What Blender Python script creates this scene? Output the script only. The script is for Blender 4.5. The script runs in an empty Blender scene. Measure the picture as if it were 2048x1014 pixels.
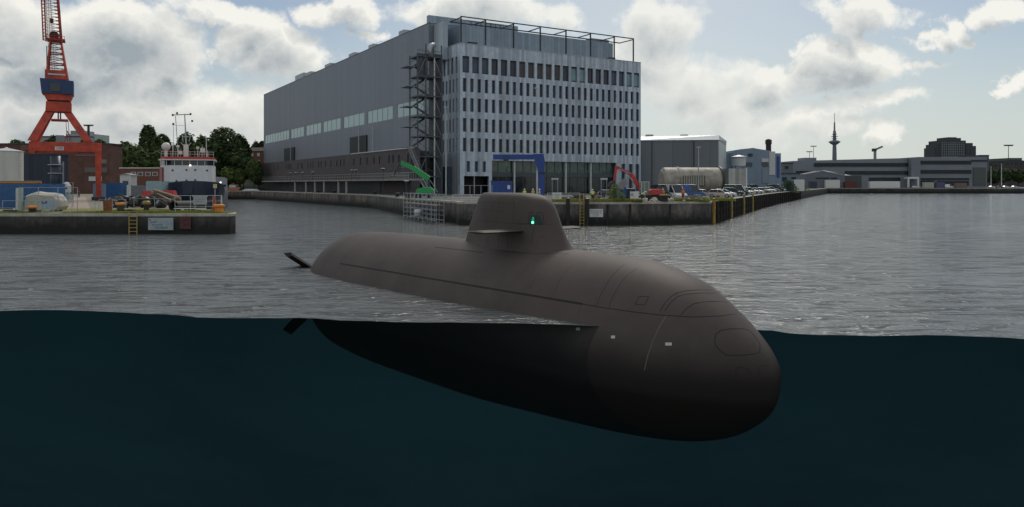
import bpy, bmesh, math, random
from mathutils import Vector, Matrix
from mathutils.geometry import tessellate_polygon
from mathutils.bvhtree import BVHTree
random.seed(7)
R = math.radians
SC = bpy.context.scene
COL = SC.collection

# ------------------------------------------------------------------ camera, sky, sun
F, HOR, CX, EYE = 1500.0, 368.0, 1024.0, 5.7          # focal length in photo pixels, horizon row, eye height (m)
cd = bpy.data.cameras.new('camera'); cam = bpy.data.objects.new('camera', cd); COL.objects.link(cam)
cam.location = (0, 0, EYE); cam.rotation_euler = (R(90), 0, 0)
cd.sensor_width = 36; cd.lens = 36 * F / 2048; cd.shift_y = (HOR - 507) / 2048
cd.clip_start = 0.5; cd.clip_end = 20000
SC.camera = cam
SC.view_settings.view_transform = 'Standard'; SC.view_settings.look = 'None'
SC.view_settings.exposure = 0; SC.view_settings.gamma = 1; SC.view_settings.use_curve_mapping = False
SUN_EL, SUN_AZ = R(47), R(14)                          # behind the scene, a little right of centre

def at(x, y, D):
    """photo pixel at distance D -> world point"""
    return Vector(((x - CX) / F * D, D, EYE - (y - HOR) / F * D))
def gx(x, D): return (x - CX) / F * D
def gz(y, D): return EYE - (y - HOR) / F * D

W = bpy.data.worlds.new('World'); SC.world = W; W.use_nodes = True
def build_world():
    nt = W.node_tree; nt.nodes.clear(); N = nt.nodes; L = nt.links
    out = N.new('ShaderNodeOutputWorld'); bg = N.new('ShaderNodeBackground'); L.new(bg.outputs[0], out.inputs[0])
    sky = N.new('ShaderNodeTexSky'); sky.sky_type = 'NISHITA'; sky.sun_disc = False
    sky.sun_elevation = SUN_EL; sky.sun_rotation = SUN_AZ; sky.air_density = 1.0; sky.dust_density = 0.6; sky.ozone_density = 1.5
    # density group : cloud amount in a sky direction given as (azimuth, elevation)
    g = bpy.data.node_groups.new('cloud_amount', 'ShaderNodeTree')
    g.interface.new_socket('P', in_out='INPUT', socket_type='NodeSocketVector')
    g.interface.new_socket('D', in_out='OUTPUT', socket_type='NodeSocketFloat')
    G = g.nodes; GL = g.links; gi = G.new('NodeGroupInput'); go = G.new('NodeGroupOutput')
    def M(op, a, b=None, c=None, nodes=G, links=GL, clamp=False):
        n = nodes.new('ShaderNodeMath'); n.operation = op; n.use_clamp = clamp
        for i, v in enumerate((a, b, c)):
            if v is None: continue
            if isinstance(v, (int, float)): n.inputs[i].default_value = v
            else: links.new(v, n.inputs[i])
        return n.outputs[0]
    # warp the coordinates so that the masses get billowing rims
    nz = G.new('ShaderNodeTexNoise'); nz.inputs['Scale'].default_value = 9; nz.inputs['Detail'].default_value = 9; nz.inputs['Roughness'].default_value = .62
    GL.new(gi.outputs[0], nz.inputs['Vector'])
    wv = G.new('ShaderNodeVectorMath'); wv.operation = 'MULTIPLY_ADD'
    GL.new(nz.outputs['Color'], wv.inputs[0]); wv.inputs[1].default_value = (.19, .13, 0); wv.inputs[2].default_value = (-.095, -.065, 0)
    wa = G.new('ShaderNodeVectorMath'); wa.operation = 'ADD'; GL.new(gi.outputs[0], wa.inputs[0]); GL.new(wv.outputs[0], wa.inputs[1])
    blobs = [  # photo px centre, radii, amount
        (40, 50, 190, 90, 1.0), (230, 75, 190, 75, 1.2), (320, 130, 90, 55, 1.0), (120, 130, 270, 60, 1.35), (20, 60, 120, 50, 1.2), (90, 230, 230, 75, .9), (300, 220, 260, 60, .85), (450, 210, 160, 60, .6),
        (430, 12, 130, 30, .8), (520, 60, 85, 50, .95), (590, 110, 95, 60, 1.0), (440, 80, 34, 18, .6), (690, 22, 80, 34, 1.0), (735, 70, 30, 16, .8), (480, 270, 260, 60, .55),
        (940, 18, 150, 42, 1.1), (1110, 30, 60, 30, .7), (1320, 50, 100, 60, 1.15), (1290, 110, 110, 60, 1.0), (1370, 170, 140, 50, .85), (1440, 215, 150, 50, .6), (1540, 185, 75, 38, .95),
        (1690, 140, 105, 52, 1.15), (1640, 165, 90, 34, .8), (1700, 50, 45, 45, .95), (1750, 15, 85, 35, 1.0), (1670, 15, 60, 20, .5), (1885, 50, 40, 40, .95), (1850, 75, 34, 26, .8), (1905, 82, 26, 16, .7), (2010, 18, 90, 34, 1.0),
        (1740, 215, 110, 22, .7), (1600, 105, 30, 16, .6), (2045, 172, 36, 18, .8), (1810, 135, 60, 14, .5), (1760, 275, 60, 20, .6), (1640, 240, 150, 28, .55), (1520, 250, 150, 45, .5)]
    acc = None
    for (x, y, rx, ry, a) in blobs:
        az = math.atan2(x - CX, F); k = math.cos(az)
        el = math.atan2((HOR - y) * k, F)
        ix, iy = 1 / (rx / F * 1.3 * k * k), 1 / (ry / F * 1.3 * k)
        v = G.new('ShaderNodeVectorMath'); v.operation = 'MULTIPLY_ADD'; GL.new(wa.outputs[0], v.inputs[0])
        v.inputs[1].default_value = (ix, iy, 0); v.inputs[2].default_value = (-az * ix, -el * iy, 0)
        ln = G.new('ShaderNodeVectorMath'); ln.operation = 'LENGTH'; GL.new(v.outputs[0], ln.inputs[0])
        q = M('MULTIPLY_ADD', ln.outputs['Value'], -a, a)
        q = M('MAXIMUM', q, 0.0)
        acc = q if acc is None else M('MAXIMUM', acc, q)
    # scattered clouds in the rest of the sky
    n2 = G.new('ShaderNodeTexNoise'); n2.inputs['Scale'].default_value = 3.2; n2.inputs['Detail'].default_value = 8; n2.inputs['Roughness'].default_value = .55
    mp = G.new('ShaderNodeMapping'); mp.inputs['Scale'].default_value = (1, 1.9, 1); mp.inputs['Location'].default_value = (3, 1, 0)
    GL.new(gi.outputs[0], mp.inputs[0]); GL.new(mp.outputs[0], n2.inputs['Vector'])
    sep = G.new('ShaderNodeSeparateXYZ'); GL.new(gi.outputs[0], sep.inputs[0])
    hi = M('MULTIPLY_ADD', M('ABSOLUTE', sep.outputs[0]), 1.6, -1.15, clamp=True)     # away from the framed sky
    hi2 = M('MULTIPLY_ADD', sep.outputs[1], 5, -1.45, clamp=True)
    other = M('MULTIPLY', M('MAXIMUM', hi, hi2), M('MULTIPLY_ADD', n2.outputs['Fac'], 3.4, -1.35))
    acc = M('ADD', acc, M('MAXIMUM', other, 0.0))
    fine = G.new('ShaderNodeTexNoise'); fine.inputs['Scale'].default_value = 26; fine.inputs['Detail'].default_value = 6; fine.inputs['Roughness'].default_value = .6
    GL.new(gi.outputs[0], fine.inputs['Vector'])
    acc = M('MULTIPLY', acc, M('MULTIPLY_ADD', fine.outputs['Fac'], 1.1, .45))
    GL.new(acc, go.inputs[0])
    # direction -> (azimuth, elevation)
    tc = N.new('ShaderNodeTexCoord'); s = N.new('ShaderNodeSeparateXYZ'); L.new(tc.outputs['Generated'], s.inputs[0])
    A = lambda *a, **k: M(*a, nodes=N, links=L, **k)
    az = A('ARCTAN2', s.outputs[0], s.outputs[1]); el = A('ARCSINE', s.outputs[2])
    cb = N.new('ShaderNodeCombineXYZ'); L.new(az, cb.inputs[0]); L.new(el, cb.inputs[1])
    g1 = N.new('ShaderNodeGroup'); g1.node_tree = g; L.new(cb.outputs[0], g1.inputs[0])
    off = N.new('ShaderNodeVectorMath'); off.operation = 'ADD'; L.new(cb.outputs[0], off.inputs[0]); off.inputs[1].default_value = (.006, .022, 0)
    g2 = N.new('ShaderNodeGroup'); g2.node_tree = g; L.new(off.outputs[0], g2.inputs[0])
    cover = N.new('ShaderNodeMapRange'); cover.interpolation_type = 'SMOOTHSTEP'; cover.inputs[1].default_value = .05; cover.inputs[2].default_value = .46
    L.new(g1.outputs[0], cover.inputs[0])
    thick = A('MULTIPLY_ADD', g2.outputs[0], 1.0, -.12, clamp=True)
    th2 = A('POWER', thick, .8)
    cc = N.new('ShaderNodeMix'); cc.data_type = 'RGBA'; L.new(th2, cc.inputs[0])
    cc.inputs[6].default_value = (.95, .93, .86, 1); cc.inputs[7].default_value = (.33, .375, .41, 1)
    # clear sky: Nishita at low strength; the air whitens towards the horizon
    sk = N.new('ShaderNodeVectorMath'); sk.operation = 'SCALE'; L.new(sky.outputs[0], sk.inputs[0]); sk.inputs['Scale'].default_value = .072
    hz = N.new('ShaderNodeMapRange'); hz.interpolation_type = 'SMOOTHSTEP'; hz.inputs[1].default_value = .0; hz.inputs[2].default_value = .24; hz.inputs[3].default_value = .85; hz.inputs[4].default_value = 0.18
    L.new(el, hz.inputs[0])
    mh = N.new('ShaderNodeMix'); mh.data_type = 'RGBA'; L.new(hz.outputs[0], mh.inputs[0]); L.new(sk.outputs[0], mh.inputs[6]); mh.inputs[7].default_value = (.60, .655, .64, 1)
    cv = A('MULTIPLY', cover.outputs[0], .93)
    mc = N.new('ShaderNodeMix'); mc.data_type = 'RGBA'; L.new(cv, mc.inputs[0]); L.new(mh.outputs[2], mc.inputs[6]); L.new(cc.outputs[2], mc.inputs[7])
    # bright veil of thin cloud round the hidden sun
    gv = N.new('ShaderNodeVectorMath'); gv.operation = 'MULTIPLY_ADD'; L.new(cb.outputs[0], gv.inputs[0]); gv.inputs[1].default_value = (1, .75, 0); gv.inputs[2].default_value = (-.17, -.26, 0)
    gn = N.new('ShaderNodeVectorMath'); gn.operation = 'LENGTH'; L.new(gv.outputs[0], gn.inputs[0])
    gm = N.new('ShaderNodeMapRange'); gm.interpolation_type = 'SMOOTHSTEP'; gm.inputs[1].default_value = .06; gm.inputs[2].default_value = .52; gm.inputs[3].default_value = .40; gm.inputs[4].default_value = 0; L.new(gn.outputs['Value'], gm.inputs[0])
    mv = N.new('ShaderNodeMix'); mv.data_type = 'RGBA'; L.new(gm.outputs[0], mv.inputs[0]); L.new(mc.outputs[2], mv.inputs[6]); mv.inputs[7].default_value = (.80, .82, .78, 1); mc = mv
    # below the horizon: dark ground
    dn = N.new('ShaderNodeMapRange'); dn.inputs[1].default_value = -.02; dn.inputs[2].default_value = 0; L.new(el, dn.inputs[0])
    mg = N.new('ShaderNodeMix'); mg.data_type = 'RGBA'; L.new(dn.outputs[0], mg.inputs[0]); mg.inputs[6].default_value = (.05, .055, .06, 1); L.new(mc.outputs[2], mg.inputs[7])
    L.new(mg.outputs[2], bg.inputs[0]); bg.inputs[1].default_value = 1.0
build_world()
sl = bpy.data.lights.new('sun', 'SUN'); sl.energy = 1.5; sl.angle = R(18.0); sl.color = (1, .94, .84)
so = bpy.data.objects.new('sun', sl); COL.objects.link(so)
sdir = Vector((math.sin(SUN_AZ) * math.cos(SUN_EL), math.cos(SUN_AZ) * math.cos(SUN_EL), math.sin(SUN_EL)))
so.rotation_euler = (-sdir).to_track_quat('-Z', 'Y').to_euler(); so.location = (0, 0, 200)

# ------------------------------------------------------------------ materials
MATS = {}
def mat(name, col, rough=.7, metal=0, var=.15, scale=2.0, bump=0, emit=0, stretch=(1, 1, 1), dirt=None, spec=.5):
    if name in MATS: return MATS[name]
    m = bpy.data.materials.new(name); m.use_nodes = True; nt = m.node_tree; N = nt.nodes; L = nt.links
    b = N['Principled BSDF']; b.inputs['Roughness'].default_value = rough; b.inputs['Metallic'].default_value = metal
    b.inputs['Specular IOR Level'].default_value = spec
    tc = N.new('ShaderNodeTexCoord'); mp = N.new('ShaderNodeMapping'); mp.inputs['Scale'].default_value = stretch
    L.new(tc.outputs['Object'], mp.inputs[0])
    nz = N.new('ShaderNodeTexNoise'); nz.inputs['Scale'].default_value = scale; nz.inputs['Detail'].default_value = 6; nz.inputs['Roughness'].default_value = .62
    L.new(mp.outputs[0], nz.inputs['Vector'])
    r = N.new('ShaderNodeValToRGB'); L.new(nz.outputs['Fac'], r.inputs[0])
    r.color_ramp.elements[0].position = .3; r.color_ramp.elements[1].position = .72
    lo = [c * (1 - var) for c in col]; hi = [min(1, c * (1 + var)) for c in col]
    if dirt: lo = dirt
    r.color_ramp.elements[0].color = (*lo, 1); r.color_ramp.elements[1].color = (*hi, 1)
    L.new(r.outputs[0], b.inputs['Base Color'])
    if bump:
        bp = N.new('ShaderNodeBump'); bp.inputs['Strength'].default_value = bump; bp.inputs['Distance'].default_value = .05
        L.new(nz.outputs['Fac'], bp.inputs['Height']); L.new(bp.outputs[0], b.inputs['Normal'])
    if emit:
        b.inputs['Emission Color'].default_value = (*col, 1); b.inputs['Emission Strength'].default_value = emit
    MATS[name] = m; return m
def panel_mat(name, col, pitch, var=.12, axis=0, rough=.5, metal=.3, seam=.55, hpitch=None):
    """sheet cladding: strips of slightly different tone with darker joints"""
    if name in MATS: return MATS[name]
    m = bpy.data.materials.new(name); m.use_nodes = True; nt = m.node_tree; N = nt.nodes; L = nt.links
    b = N['Principled BSDF']; b.inputs['Roughness'].default_value = rough; b.inputs['Metallic'].default_value = metal
    tc = N.new('ShaderNodeTexCoord'); s = N.new('ShaderNodeSeparateXYZ'); L.new(tc.outputs['Object'], s.inputs[0])
    def M(op, a, bb=None, c=None):
        n = N.new('ShaderNodeMath'); n.operation = op
        for i, v in enumerate((a, bb, c)):
            if v is None: continue
            if isinstance(v, (int, float)): n.inputs[i].default_value = v
            else: L.new(v, n.inputs[i])
        return n.outputs[0]
    su = M('ADD', s.outputs[0], s.outputs[1]) if axis == 2 else s.outputs[axis]
    u = M('DIVIDE', su, pitch); fu = M('FLOOR', u); fr = M('FRACT', u)
    v = M('DIVIDE', s.outputs[2], hpitch or 1e3); fv = M('FLOOR', v); fz = M('FRACT', v)
    cb = N.new('ShaderNodeCombineXYZ'); L.new(fu, cb.inputs[0]); L.new(fv, cb.inputs[1])
    wn = N.new('ShaderNodeTexWhiteNoise'); wn.noise_dimensions = '2D'; L.new(cb.outputs[0], wn.inputs['Vector'])
    nz = N.new('ShaderNodeTexNoise'); nz.inputs['Scale'].default_value = .9; nz.inputs['Detail'].default_value = 7; L.new(tc.outputs['Object'], nz.inputs['Vector'])
    t = M('MULTIPLY_ADD', wn.outputs['Value'], 2 * var, 1 - var); t2 = M('MULTIPLY_ADD', nz.outputs['Fac'], 2.4 * var, 1 - 1.2 * var); t = M('MULTIPLY', t, t2)
    sm = M('GREATER_THAN', fr, .07); sm = M('MULTIPLY_ADD', sm, 1 - seam, seam); t = M('MULTIPLY', t, sm)
    if hpitch:
        sz = M('GREATER_THAN', fz, .04); sz = M('MULTIPLY_ADD', sz, 1 - seam, seam); t = M('MULTIPLY', t, sz)
    vm = N.new('ShaderNodeVectorMath'); vm.operation = 'SCALE'; vm.inputs[0].default_value = col; L.new(t, vm.inputs['Scale'])
    L.new(vm.outputs[0], b.inputs['Base Color']); MATS[name] = m; return m
def glass_mat(name, col, rough=.08, spec=.6, var=.3, scale=.6):
    return mat(name, col, rough, 0, var, scale, spec=spec)
def quay_mat(name, col, wet=.55):
    """weathered masonry with a dark slimy band just above the water line"""
    m = bpy.data.materials.new(name); m.use_nodes = True; nt = m.node_tree; N = nt.nodes; L = nt.links
    b = N['Principled BSDF']; b.inputs['Roughness'].default_value = .85
    tc = N.new('ShaderNodeTexCoord')
    n1 = N.new('ShaderNodeTexNoise'); n1.inputs['Scale'].default_value = .55; n1.inputs['Detail'].default_value = 9; n1.inputs['Roughness'].default_value = .7
    mp = N.new('ShaderNodeMapping'); mp.inputs['Scale'].default_value = (1, 1, .35); L.new(tc.outputs['Object'], mp.inputs[0]); L.new(mp.outputs[0], n1.inputs['Vector'])
    r = N.new('ShaderNodeValToRGB'); L.new(n1.outputs['Fac'], r.inputs[0])
    e = r.color_ramp.elements; e[0].position = .33; e[0].color = (*[c * .25 for c in col], 1); e[1].position = .68; e[1].color = (col[0] * 2.0, col[1] * 1.75, col[2] * 1.65, 1)
    md = e.new(.5); md.color = (*[c * .8 for c in col], 1)
    n2 = N.new('ShaderNodeTexNoise'); n2.inputs['Scale'].default_value = 1.6; n2.inputs['Detail'].default_value = 5; L.new(tc.outputs['Object'], n2.inputs['Vector'])
    s = N.new('ShaderNodeSeparateXYZ'); L.new(tc.outputs['Object'], s.inputs[0])
    ad = N.new('ShaderNodeMath'); ad.operation = 'MULTIPLY_ADD'; L.new(n2.outputs['Fac'], ad.inputs[0]); ad.inputs[1].default_value = -1.7; L.new(s.outputs[2], ad.inputs[2])
    mr = N.new('ShaderNodeMapRange'); mr.inputs[1].default_value = wet - 1.1; mr.inputs[2].default_value = wet + .25; L.new(ad.outputs[0], mr.inputs[0])
    mx = N.new('ShaderNodeMix'); mx.data_type = 'RGBA'; L.new(mr.outputs[0], mx.inputs[0]); mx.inputs[6].default_value = (.012, .014, .012, 1); L.new(r.outputs[0], mx.inputs[7])
    L.new(mx.outputs[2], b.inputs['Base Color'])
    bp = N.new('ShaderNodeBump'); bp.inputs['Strength'].default_value = .9; bp.inputs['Distance'].default_value = .12; L.new(n1.outputs['Fac'], bp.inputs['Height']); L.new(bp.outputs[0], b.inputs['Normal'])
    MATS[name] = m; return m

# ------------------------------------------------------------------ mesh helpers
class MB:
    def __init__(s, off=(0, 0, 0)): s.v = []; s.f = []; s.off = Vector(off)
    def add(s, vs, fs):
        n = len(s.v); s.v += [Vector(v) - s.off for v in vs]; s.f += [[i + n for i in f] for f in fs]; return s
    def box(s, x0, x1, y0, y1, z0, z1):
        vs = [(x, y, z) for z in (z0, z1) for y in (y0, y1) for x in (x0, x1)]
        return s.add(vs, [(0, 2, 3, 1), (4, 5, 7, 6), (0, 1, 5, 4), (2, 6, 7, 3), (0, 4, 6, 2), (1, 3, 7, 5)])
    def cbox(s, c, sx, sy, sz, rz=0, taper=1):
        c = Vector(c); cs, sn = math.cos(rz), math.sin(rz); vs = []
        for k, z in ((1, -sz / 2), (taper, sz / 2)):
            for y in (-sy / 2 * k, sy / 2 * k):
                for x in (-sx / 2 * k, sx / 2 * k): vs.append((c.x + x * cs - y * sn, c.y + x * sn + y * cs, c.z + z))
        return s.add(vs, [(0, 2, 3, 1), (4, 5, 7, 6), (0, 1, 5, 4), (2, 6, 7, 3), (0, 4, 6, 2), (1, 3, 7, 5)])
    def bar(s, p, q, w, h=None, r2=None):
        """square bar"""
        p, q = Vector(p), Vector(q); d = (q - p).normalized(); h = h or w
        a = d.cross(Vector((0, 0, 1)));
        if a.length < 1e-3: a = Vector((1, 0, 0))
        a.normalize(); b = a.cross(d); k = r2 if r2 else 1
        vs = []
        for c, m in ((p, 1), (q, k)):
            for (i, j) in ((-1, -1), (1, -1), (1, 1), (-1, 1)): vs.append(c + a * i * w / 2 * m + b * j * h / 2 * m)
        return s.add(vs, [(0, 1, 2, 3), (7, 6, 5, 4), (0, 4, 5, 1), (1, 5, 6, 2), (2, 6, 7, 3), (3, 7, 4, 0)])
    def tube(s, pts, r, n=8, r2=None, cap=True):
        pts = [Vector(p) for p in pts]; base = len(s.v); m = len(pts); vs = []
        for i, p in enumerate(pts):
            d = (pts[min(i + 1, m - 1)] - pts[max(i - 1, 0)]).normalized()
            a = d.cross(Vector((0, 0, 1)));
            if a.length < 1e-3: a = Vector((1, 0, 0))
            a.normalize(); b = a.cross(d)
            rr = r if r2 is None else r + (r2 - r) * i / (m - 1)
            for k in range(n):
                t = 2 * math.pi * k / n; vs.append(p + a * math.cos(t) * rr + b * math.sin(t) * rr)
        fs = [(i * n + k, i * n + (k + 1) % n, (i + 1) * n + (k + 1) % n, (i + 1) * n + k) for i in range(m - 1) for k in range(n)]
        if cap: fs += [tuple(range(n - 1, -1, -1)), tuple((m - 1) * n + k for k in range(n))]
        return s.add(vs, fs)
    def lathe(s, prof, c=(0, 0, 0), n=20, axis='z'):
        c = Vector(c); vs = []
        for (r, z) in prof:
            for k in range(n):
                t = 2 * math.pi * k / n; x, y = r * math.cos(t), r * math.sin(t)
                vs.append(c + (Vector((x, y, z)) if axis == 'z' else Vector((z, x, y)) if axis == 'x' else Vector((x, z, y))))
        fs = [(i * n + k, i * n + (k + 1) % n, (i + 1) * n + (k + 1) % n, (i + 1) * n + k) for i in range(len(prof) - 1) for k in range(n)]
        fs += [tuple(range(n - 1, -1, -1)), tuple((len(prof) - 1) * n + k for k in range(n))]
        return s.add(vs, fs)
    def prism(s, poly, z0, z1, bottom=True):
        """polygon in plan"""
        n = len(poly); tris = tessellate_polygon([[Vector((p[0], p[1], 0)) for p in poly]])
        vs = [(p[0], p[1], z0) for p in poly] + [(p[0], p[1], z1) for p in poly]
        fs = [(i, (i + 1) % n, n + (i + 1) % n, n + i) for i in range(n)]
        area = sum(poly[i][0] * poly[(i + 1) % n][1] - poly[(i + 1) % n][0] * poly[i][1] for i in range(n))
        for t in tris:
            a, b, c = [Vector(poly[i]) for i in t]; ccw = (b.x - a.x) * (c.y - a.y) - (c.x - a.x) * (b.y - a.y) > 0
            t = list(t) if ccw else list(t)[::-1]
            fs.append([n + i for i in t]);
            if bottom: fs.append(t[::-1])
        if area < 0: fs = [f[::-1] if len(f) == 4 else f for f in fs]
        return s.add(vs, fs)
    def extrude(s, prof, a, y0, y1):
        """profile in a vertical plane: prof [(x,z)], extruded along y; a = taper of the y1.. not used"""
        n = len(prof); vs = [(p[0], y0, p[1]) for p in prof] + [(p[0], y1, p[1]) for p in prof]
        tris = tessellate_polygon([[Vector((p[0], p[1], 0)) for p in prof]])
        fs = [(i, (i + 1) % n, n + (i + 1) % n, n + i) for i in range(n)]
        for t in tris: fs += [list(t), [n + i for i in t][::-1]]
        return s.add(vs, fs)
    def sphere(s, c, r, n=12, m=8, sq=(1, 1, 1)):
        c = Vector(c); vs = []
        for i in range(m + 1):
            p = math.pi * i / m
            for k in range(n):
                t = 2 * math.pi * k / n; vs.append(c + Vector((r * sq[0] * math.sin(p) * math.cos(t), r * sq[1] * math.sin(p) * math.sin(t), r * sq[2] * math.cos(p))))
        fs = [(i * n + k, (i + 1) * n + k, (i + 1) * n + (k + 1) % n, i * n + (k + 1) % n) for i in range(m) for k in range(n)]
        return s.add(vs, fs)
    def build(s, name, material, parent=None, smooth=False, bevel=0):
        me = bpy.data.meshes.new(name); me.from_pydata([tuple(v) for v in s.v], [], s.f); me.update()
        bm = bmesh.new(); bm.from_mesh(me); bmesh.ops.remove_doubles(bm, verts=bm.verts, dist=1e-5)
        if smooth or bevel or True: bmesh.ops.recalc_face_normals(bm, faces=bm.faces)
        bm.to_mesh(me); bm.free()
        me.materials.append(material)
        if smooth:
            for p in me.polygons: p.use_smooth = True
        o = bpy.data.objects.new(name, me); COL.objects.link(o)
        if parent: o.parent = parent
        if bevel:
            md = o.modifiers.new('bevel', 'BEVEL'); md.width = bevel; md.segments = 2; md.limit_method = 'ANGLE'
        return o
def tag(o, label, cat, group=None):
    o['label'] = label; o['category'] = cat
    if group: o['group'] = group
    return o
def thing(name, label, cat, loc, rz=0, group=None):
    o = bpy.data.objects.new(name, None); COL.objects.link(o); o.location = loc; o.rotation_euler = (0, 0, rz); o.empty_display_size = .2
    return tag(o, label, cat, group)
def struct(o, kind='structure'): o['kind'] = kind; return o
def dup(root, loc, rz=None, label=None, group=None, scale=None):
    r = root.copy(); COL.objects.link(r); r.location = loc
    if rz is not None: r.rotation_euler = (0, 0, rz)
    if label: r['label'] = label
    if group: r['group'] = group
    if scale: r.scale = scale
    for ch in list(root.children):
        c = ch.copy(); COL.objects.link(c); c.parent = r
        for g in ch.children:
            d = g.copy(); COL.objects.link(d); d.parent = c
    return r
def text_mesh(txt, size, material, parent, loc, rz=0, name='lettering', upright=True):
    cu = bpy.data.curves.new(name, 'FONT'); cu.body = txt; cu.size = size; cu.extrude = .01; cu.align_x = 'CENTER'; cu.align_y = 'CENTER'
    t = bpy.data.objects.new(name, cu); COL.objects.link(t)
    me = bpy.data.meshes.new_from_object(t); bpy.data.objects.remove(t)
    o = bpy.data.objects.new(name, me); COL.objects.link(o); me.materials.clear(); me.materials.append(material)
    o.parent = parent; o.location = loc; o.rotation_euler = (R(90), 0, rz); return o

# ------------------------------------------------------------------ common materials
m_conc = mat('concrete', (.27, .26, .24), .9, var=.25, scale=.6, bump=.2)
m_coping = mat('coping_concrete', (.38, .37, .33), .85, var=.3, scale=1.2, bump=.3)
m_white = mat('white_paint', (.62, .63, .63), .45, var=.08)
m_offw = mat('offwhite_paint', (.5, .52, .54), .5, var=.12)
m_grey = mat('grey_steel', (.22, .24, .27), .5, .4, var=.15)
m_galv = mat('galvanised_steel', (.36, .39, .42), .45, .5, var=.15)
m_dsteel = mat('dark_steel', (.045, .05, .06), .5, .3, var=.2)
m_black = mat('black_rubber', (.018, .018, .02), .7, var=.3)
m_orange = mat('crane_red', (.56, .07, .03), .6, var=.25, scale=.5, dirt=(.2, .03, .028))
m_crane_navy = mat('crane_navy', (.02, .05, .14), .5, var=.2)
m_navy = mat('navy_paint', (.012, .022, .05), .35, var=.25)
m_blue = mat('blue_paint', (.02, .06, .27), .45, var=.15)
m_blue2 = mat('container_blue', (.025, .1, .26), .5, var=.2)
m_green = mat('green_paint', (.02, .32, .09), .4, var=.12)
m_red = mat('red_paint', (.42, .045, .035), .45, var=.25)
m_yel = mat('yellow_paint', (.30, .23, .05), .5, var=.3, dirt=(.2, .15, .03))
m_orangep = mat('orange_paint', (.62, .22, .02), .5, var=.2)
m_rust = mat('rust', (.2, .07, .03), .8, var=.4, scale=3)
m_wood = mat('timber', (.2, .13, .08), .8, var=.35, stretch=(1, 6, 6))
m_dwood = mat('tarred_timber', (.022, .02, .018), .85, var=.4, scale=3, bump=.4)
m_tarp = mat('grey_tarpaulin', (.42, .41, .37), .7, var=.2, bump=.4)
m_glass = glass_mat('dark_glass', (.012, .02, .03))
m_brick = mat('dark_brick', (.11, .055, .045), .85, var=.3, scale=.4)
m_skin = mat('skin', (.45, .27, .19), .6)
m_vest = mat('hi_vis_yellow', (.62, .75, .12), .6, var=.1)
m_trous = mat('dark_trousers', (.03, .035, .05), .8)

# ------------------------------------------------------------------ water, ground
EDGE = [(0, 622), (40, 620.5), (75, 620), (120, 620), (180, 622), (250, 625), (290, 628), (330, 628.5), (360, 631), (390, 634.5), (440, 636), (480, 636.5), (520, 636), (560, 636.5), (600, 635.5), (640, 637.5), (680, 641), (740, 642), (790, 644), (850, 645), (900, 644.5), (960, 646), (1020, 646.5), (1080, 648), (1140, 650), (1190, 652), (1260, 655), (1340, 657), (1420, 658), (1515, 660), (1545, 661), (1575, 666), (1600, 668), (1640, 670), (1700, 670.5), (1750, 672), (1800, 671), (1850, 670), (1900, 671), (1950, 673), (2000, 674.5), (2048, 678)]
C0 = Vector((-23.1, 33.75)); CS = -.148              # the plane of the cut through the water, seen from above
def cut_y(X): return C0.y + CS * (X - C0.x)
prof = []
for (x, y) in EDGE:
    r = (x - CX) / F; D = (C0.y - CS * C0.x) / (1 - CS * r)
    prof.append((r * D, D, EYE - (y - HOR) / F * D))
ext = lambda X: (X, cut_y(X), 0.0)
prof = [ext(-120), ext(-60), ext(-40), ext(-30), (-25.5, cut_y(-25.5), prof[0][2])] + prof + [(20.5, cut_y(20.5), prof[-1][2] * .5), ext(26), ext(40), ext(60), ext(120)]
def water_material():
    m = bpy.data.materials.new('harbour_water'); m.use_nodes = True; nt = m.node_tree; N = nt.nodes; L = nt.links
    b = N['Principled BSDF']; b.inputs['Base Color'].default_value = (.12, .13, .135, 1); b.inputs['Roughness'].default_value = .12; b.inputs['IOR'].default_value = 1.33
    tc = N.new('ShaderNodeTexCoord')
    def noise(sc, st, det, rot=0):
        mp = N.new('ShaderNodeMapping'); mp.inputs['Scale'].default_value = st; mp.inputs['Rotation'].default_value = (0, 0, rot); L.new(tc.outputs['Object'], mp.inputs[0])
        n = N.new('ShaderNodeTexNoise'); n.inputs['Scale'].default_value = sc; n.inputs['Detail'].default_value = det; n.inputs['Roughness'].default_value = .6; n.inputs['Distortion'].default_value = .4; L.new(mp.outputs[0], n.inputs['Vector']); return n.outputs['Fac']
    a = noise(.5, (.6, 1.25, 1), 4, .12); c = noise(2.6, (.45, 1, 1), 4, -.1); w = noise(.05, (1, .6, 1), 3, .3)
    p = noise(.7, (.4, 1.5, 1), 3, .05); th = N.new('ShaderNodeMapRange'); th.interpolation_type = 'SMOOTHSTEP'; th.inputs[1].default_value = .52; th.inputs[2].default_value = .72; th.inputs[4].default_value = 1.3; L.new(p, th.inputs[0])
    m0 = N.new('ShaderNodeMath'); m0.operation = 'MULTIPLY_ADD'; L.new(c, m0.inputs[0]); m0.inputs[1].default_value = .6; L.new(th.outputs[0], m0.inputs[2])
    m1 = N.new('ShaderNodeMath'); m1.operation = 'MULTIPLY_ADD'; L.new(a, m1.inputs[0]); m1.inputs[1].default_value = 1.5; L.new(m0.outputs[0], m1.inputs[2])
    bp = N.new('ShaderNodeBump'); bp.inputs['Distance'].default_value = .26
    mr = N.new('ShaderNodeMapRange'); mr.inputs[1].default_value = .35; mr.inputs[2].default_value = .65; mr.inputs[3].default_value = .55; mr.inputs[4].default_value = .95; L.new(w, mr.inputs[0]); L.new(mr.outputs[0], bp.inputs['Strength'])
    L.new(m1.outputs[0], bp.inputs['Height']); L.new(bp.outputs[0], b.inputs['Normal'])
    return m
m_water = water_material()
vs, fs = [], []
steps = [0, .4, 1.0, 2.2, 5, 12, 30, 80, 200, 460]
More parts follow.
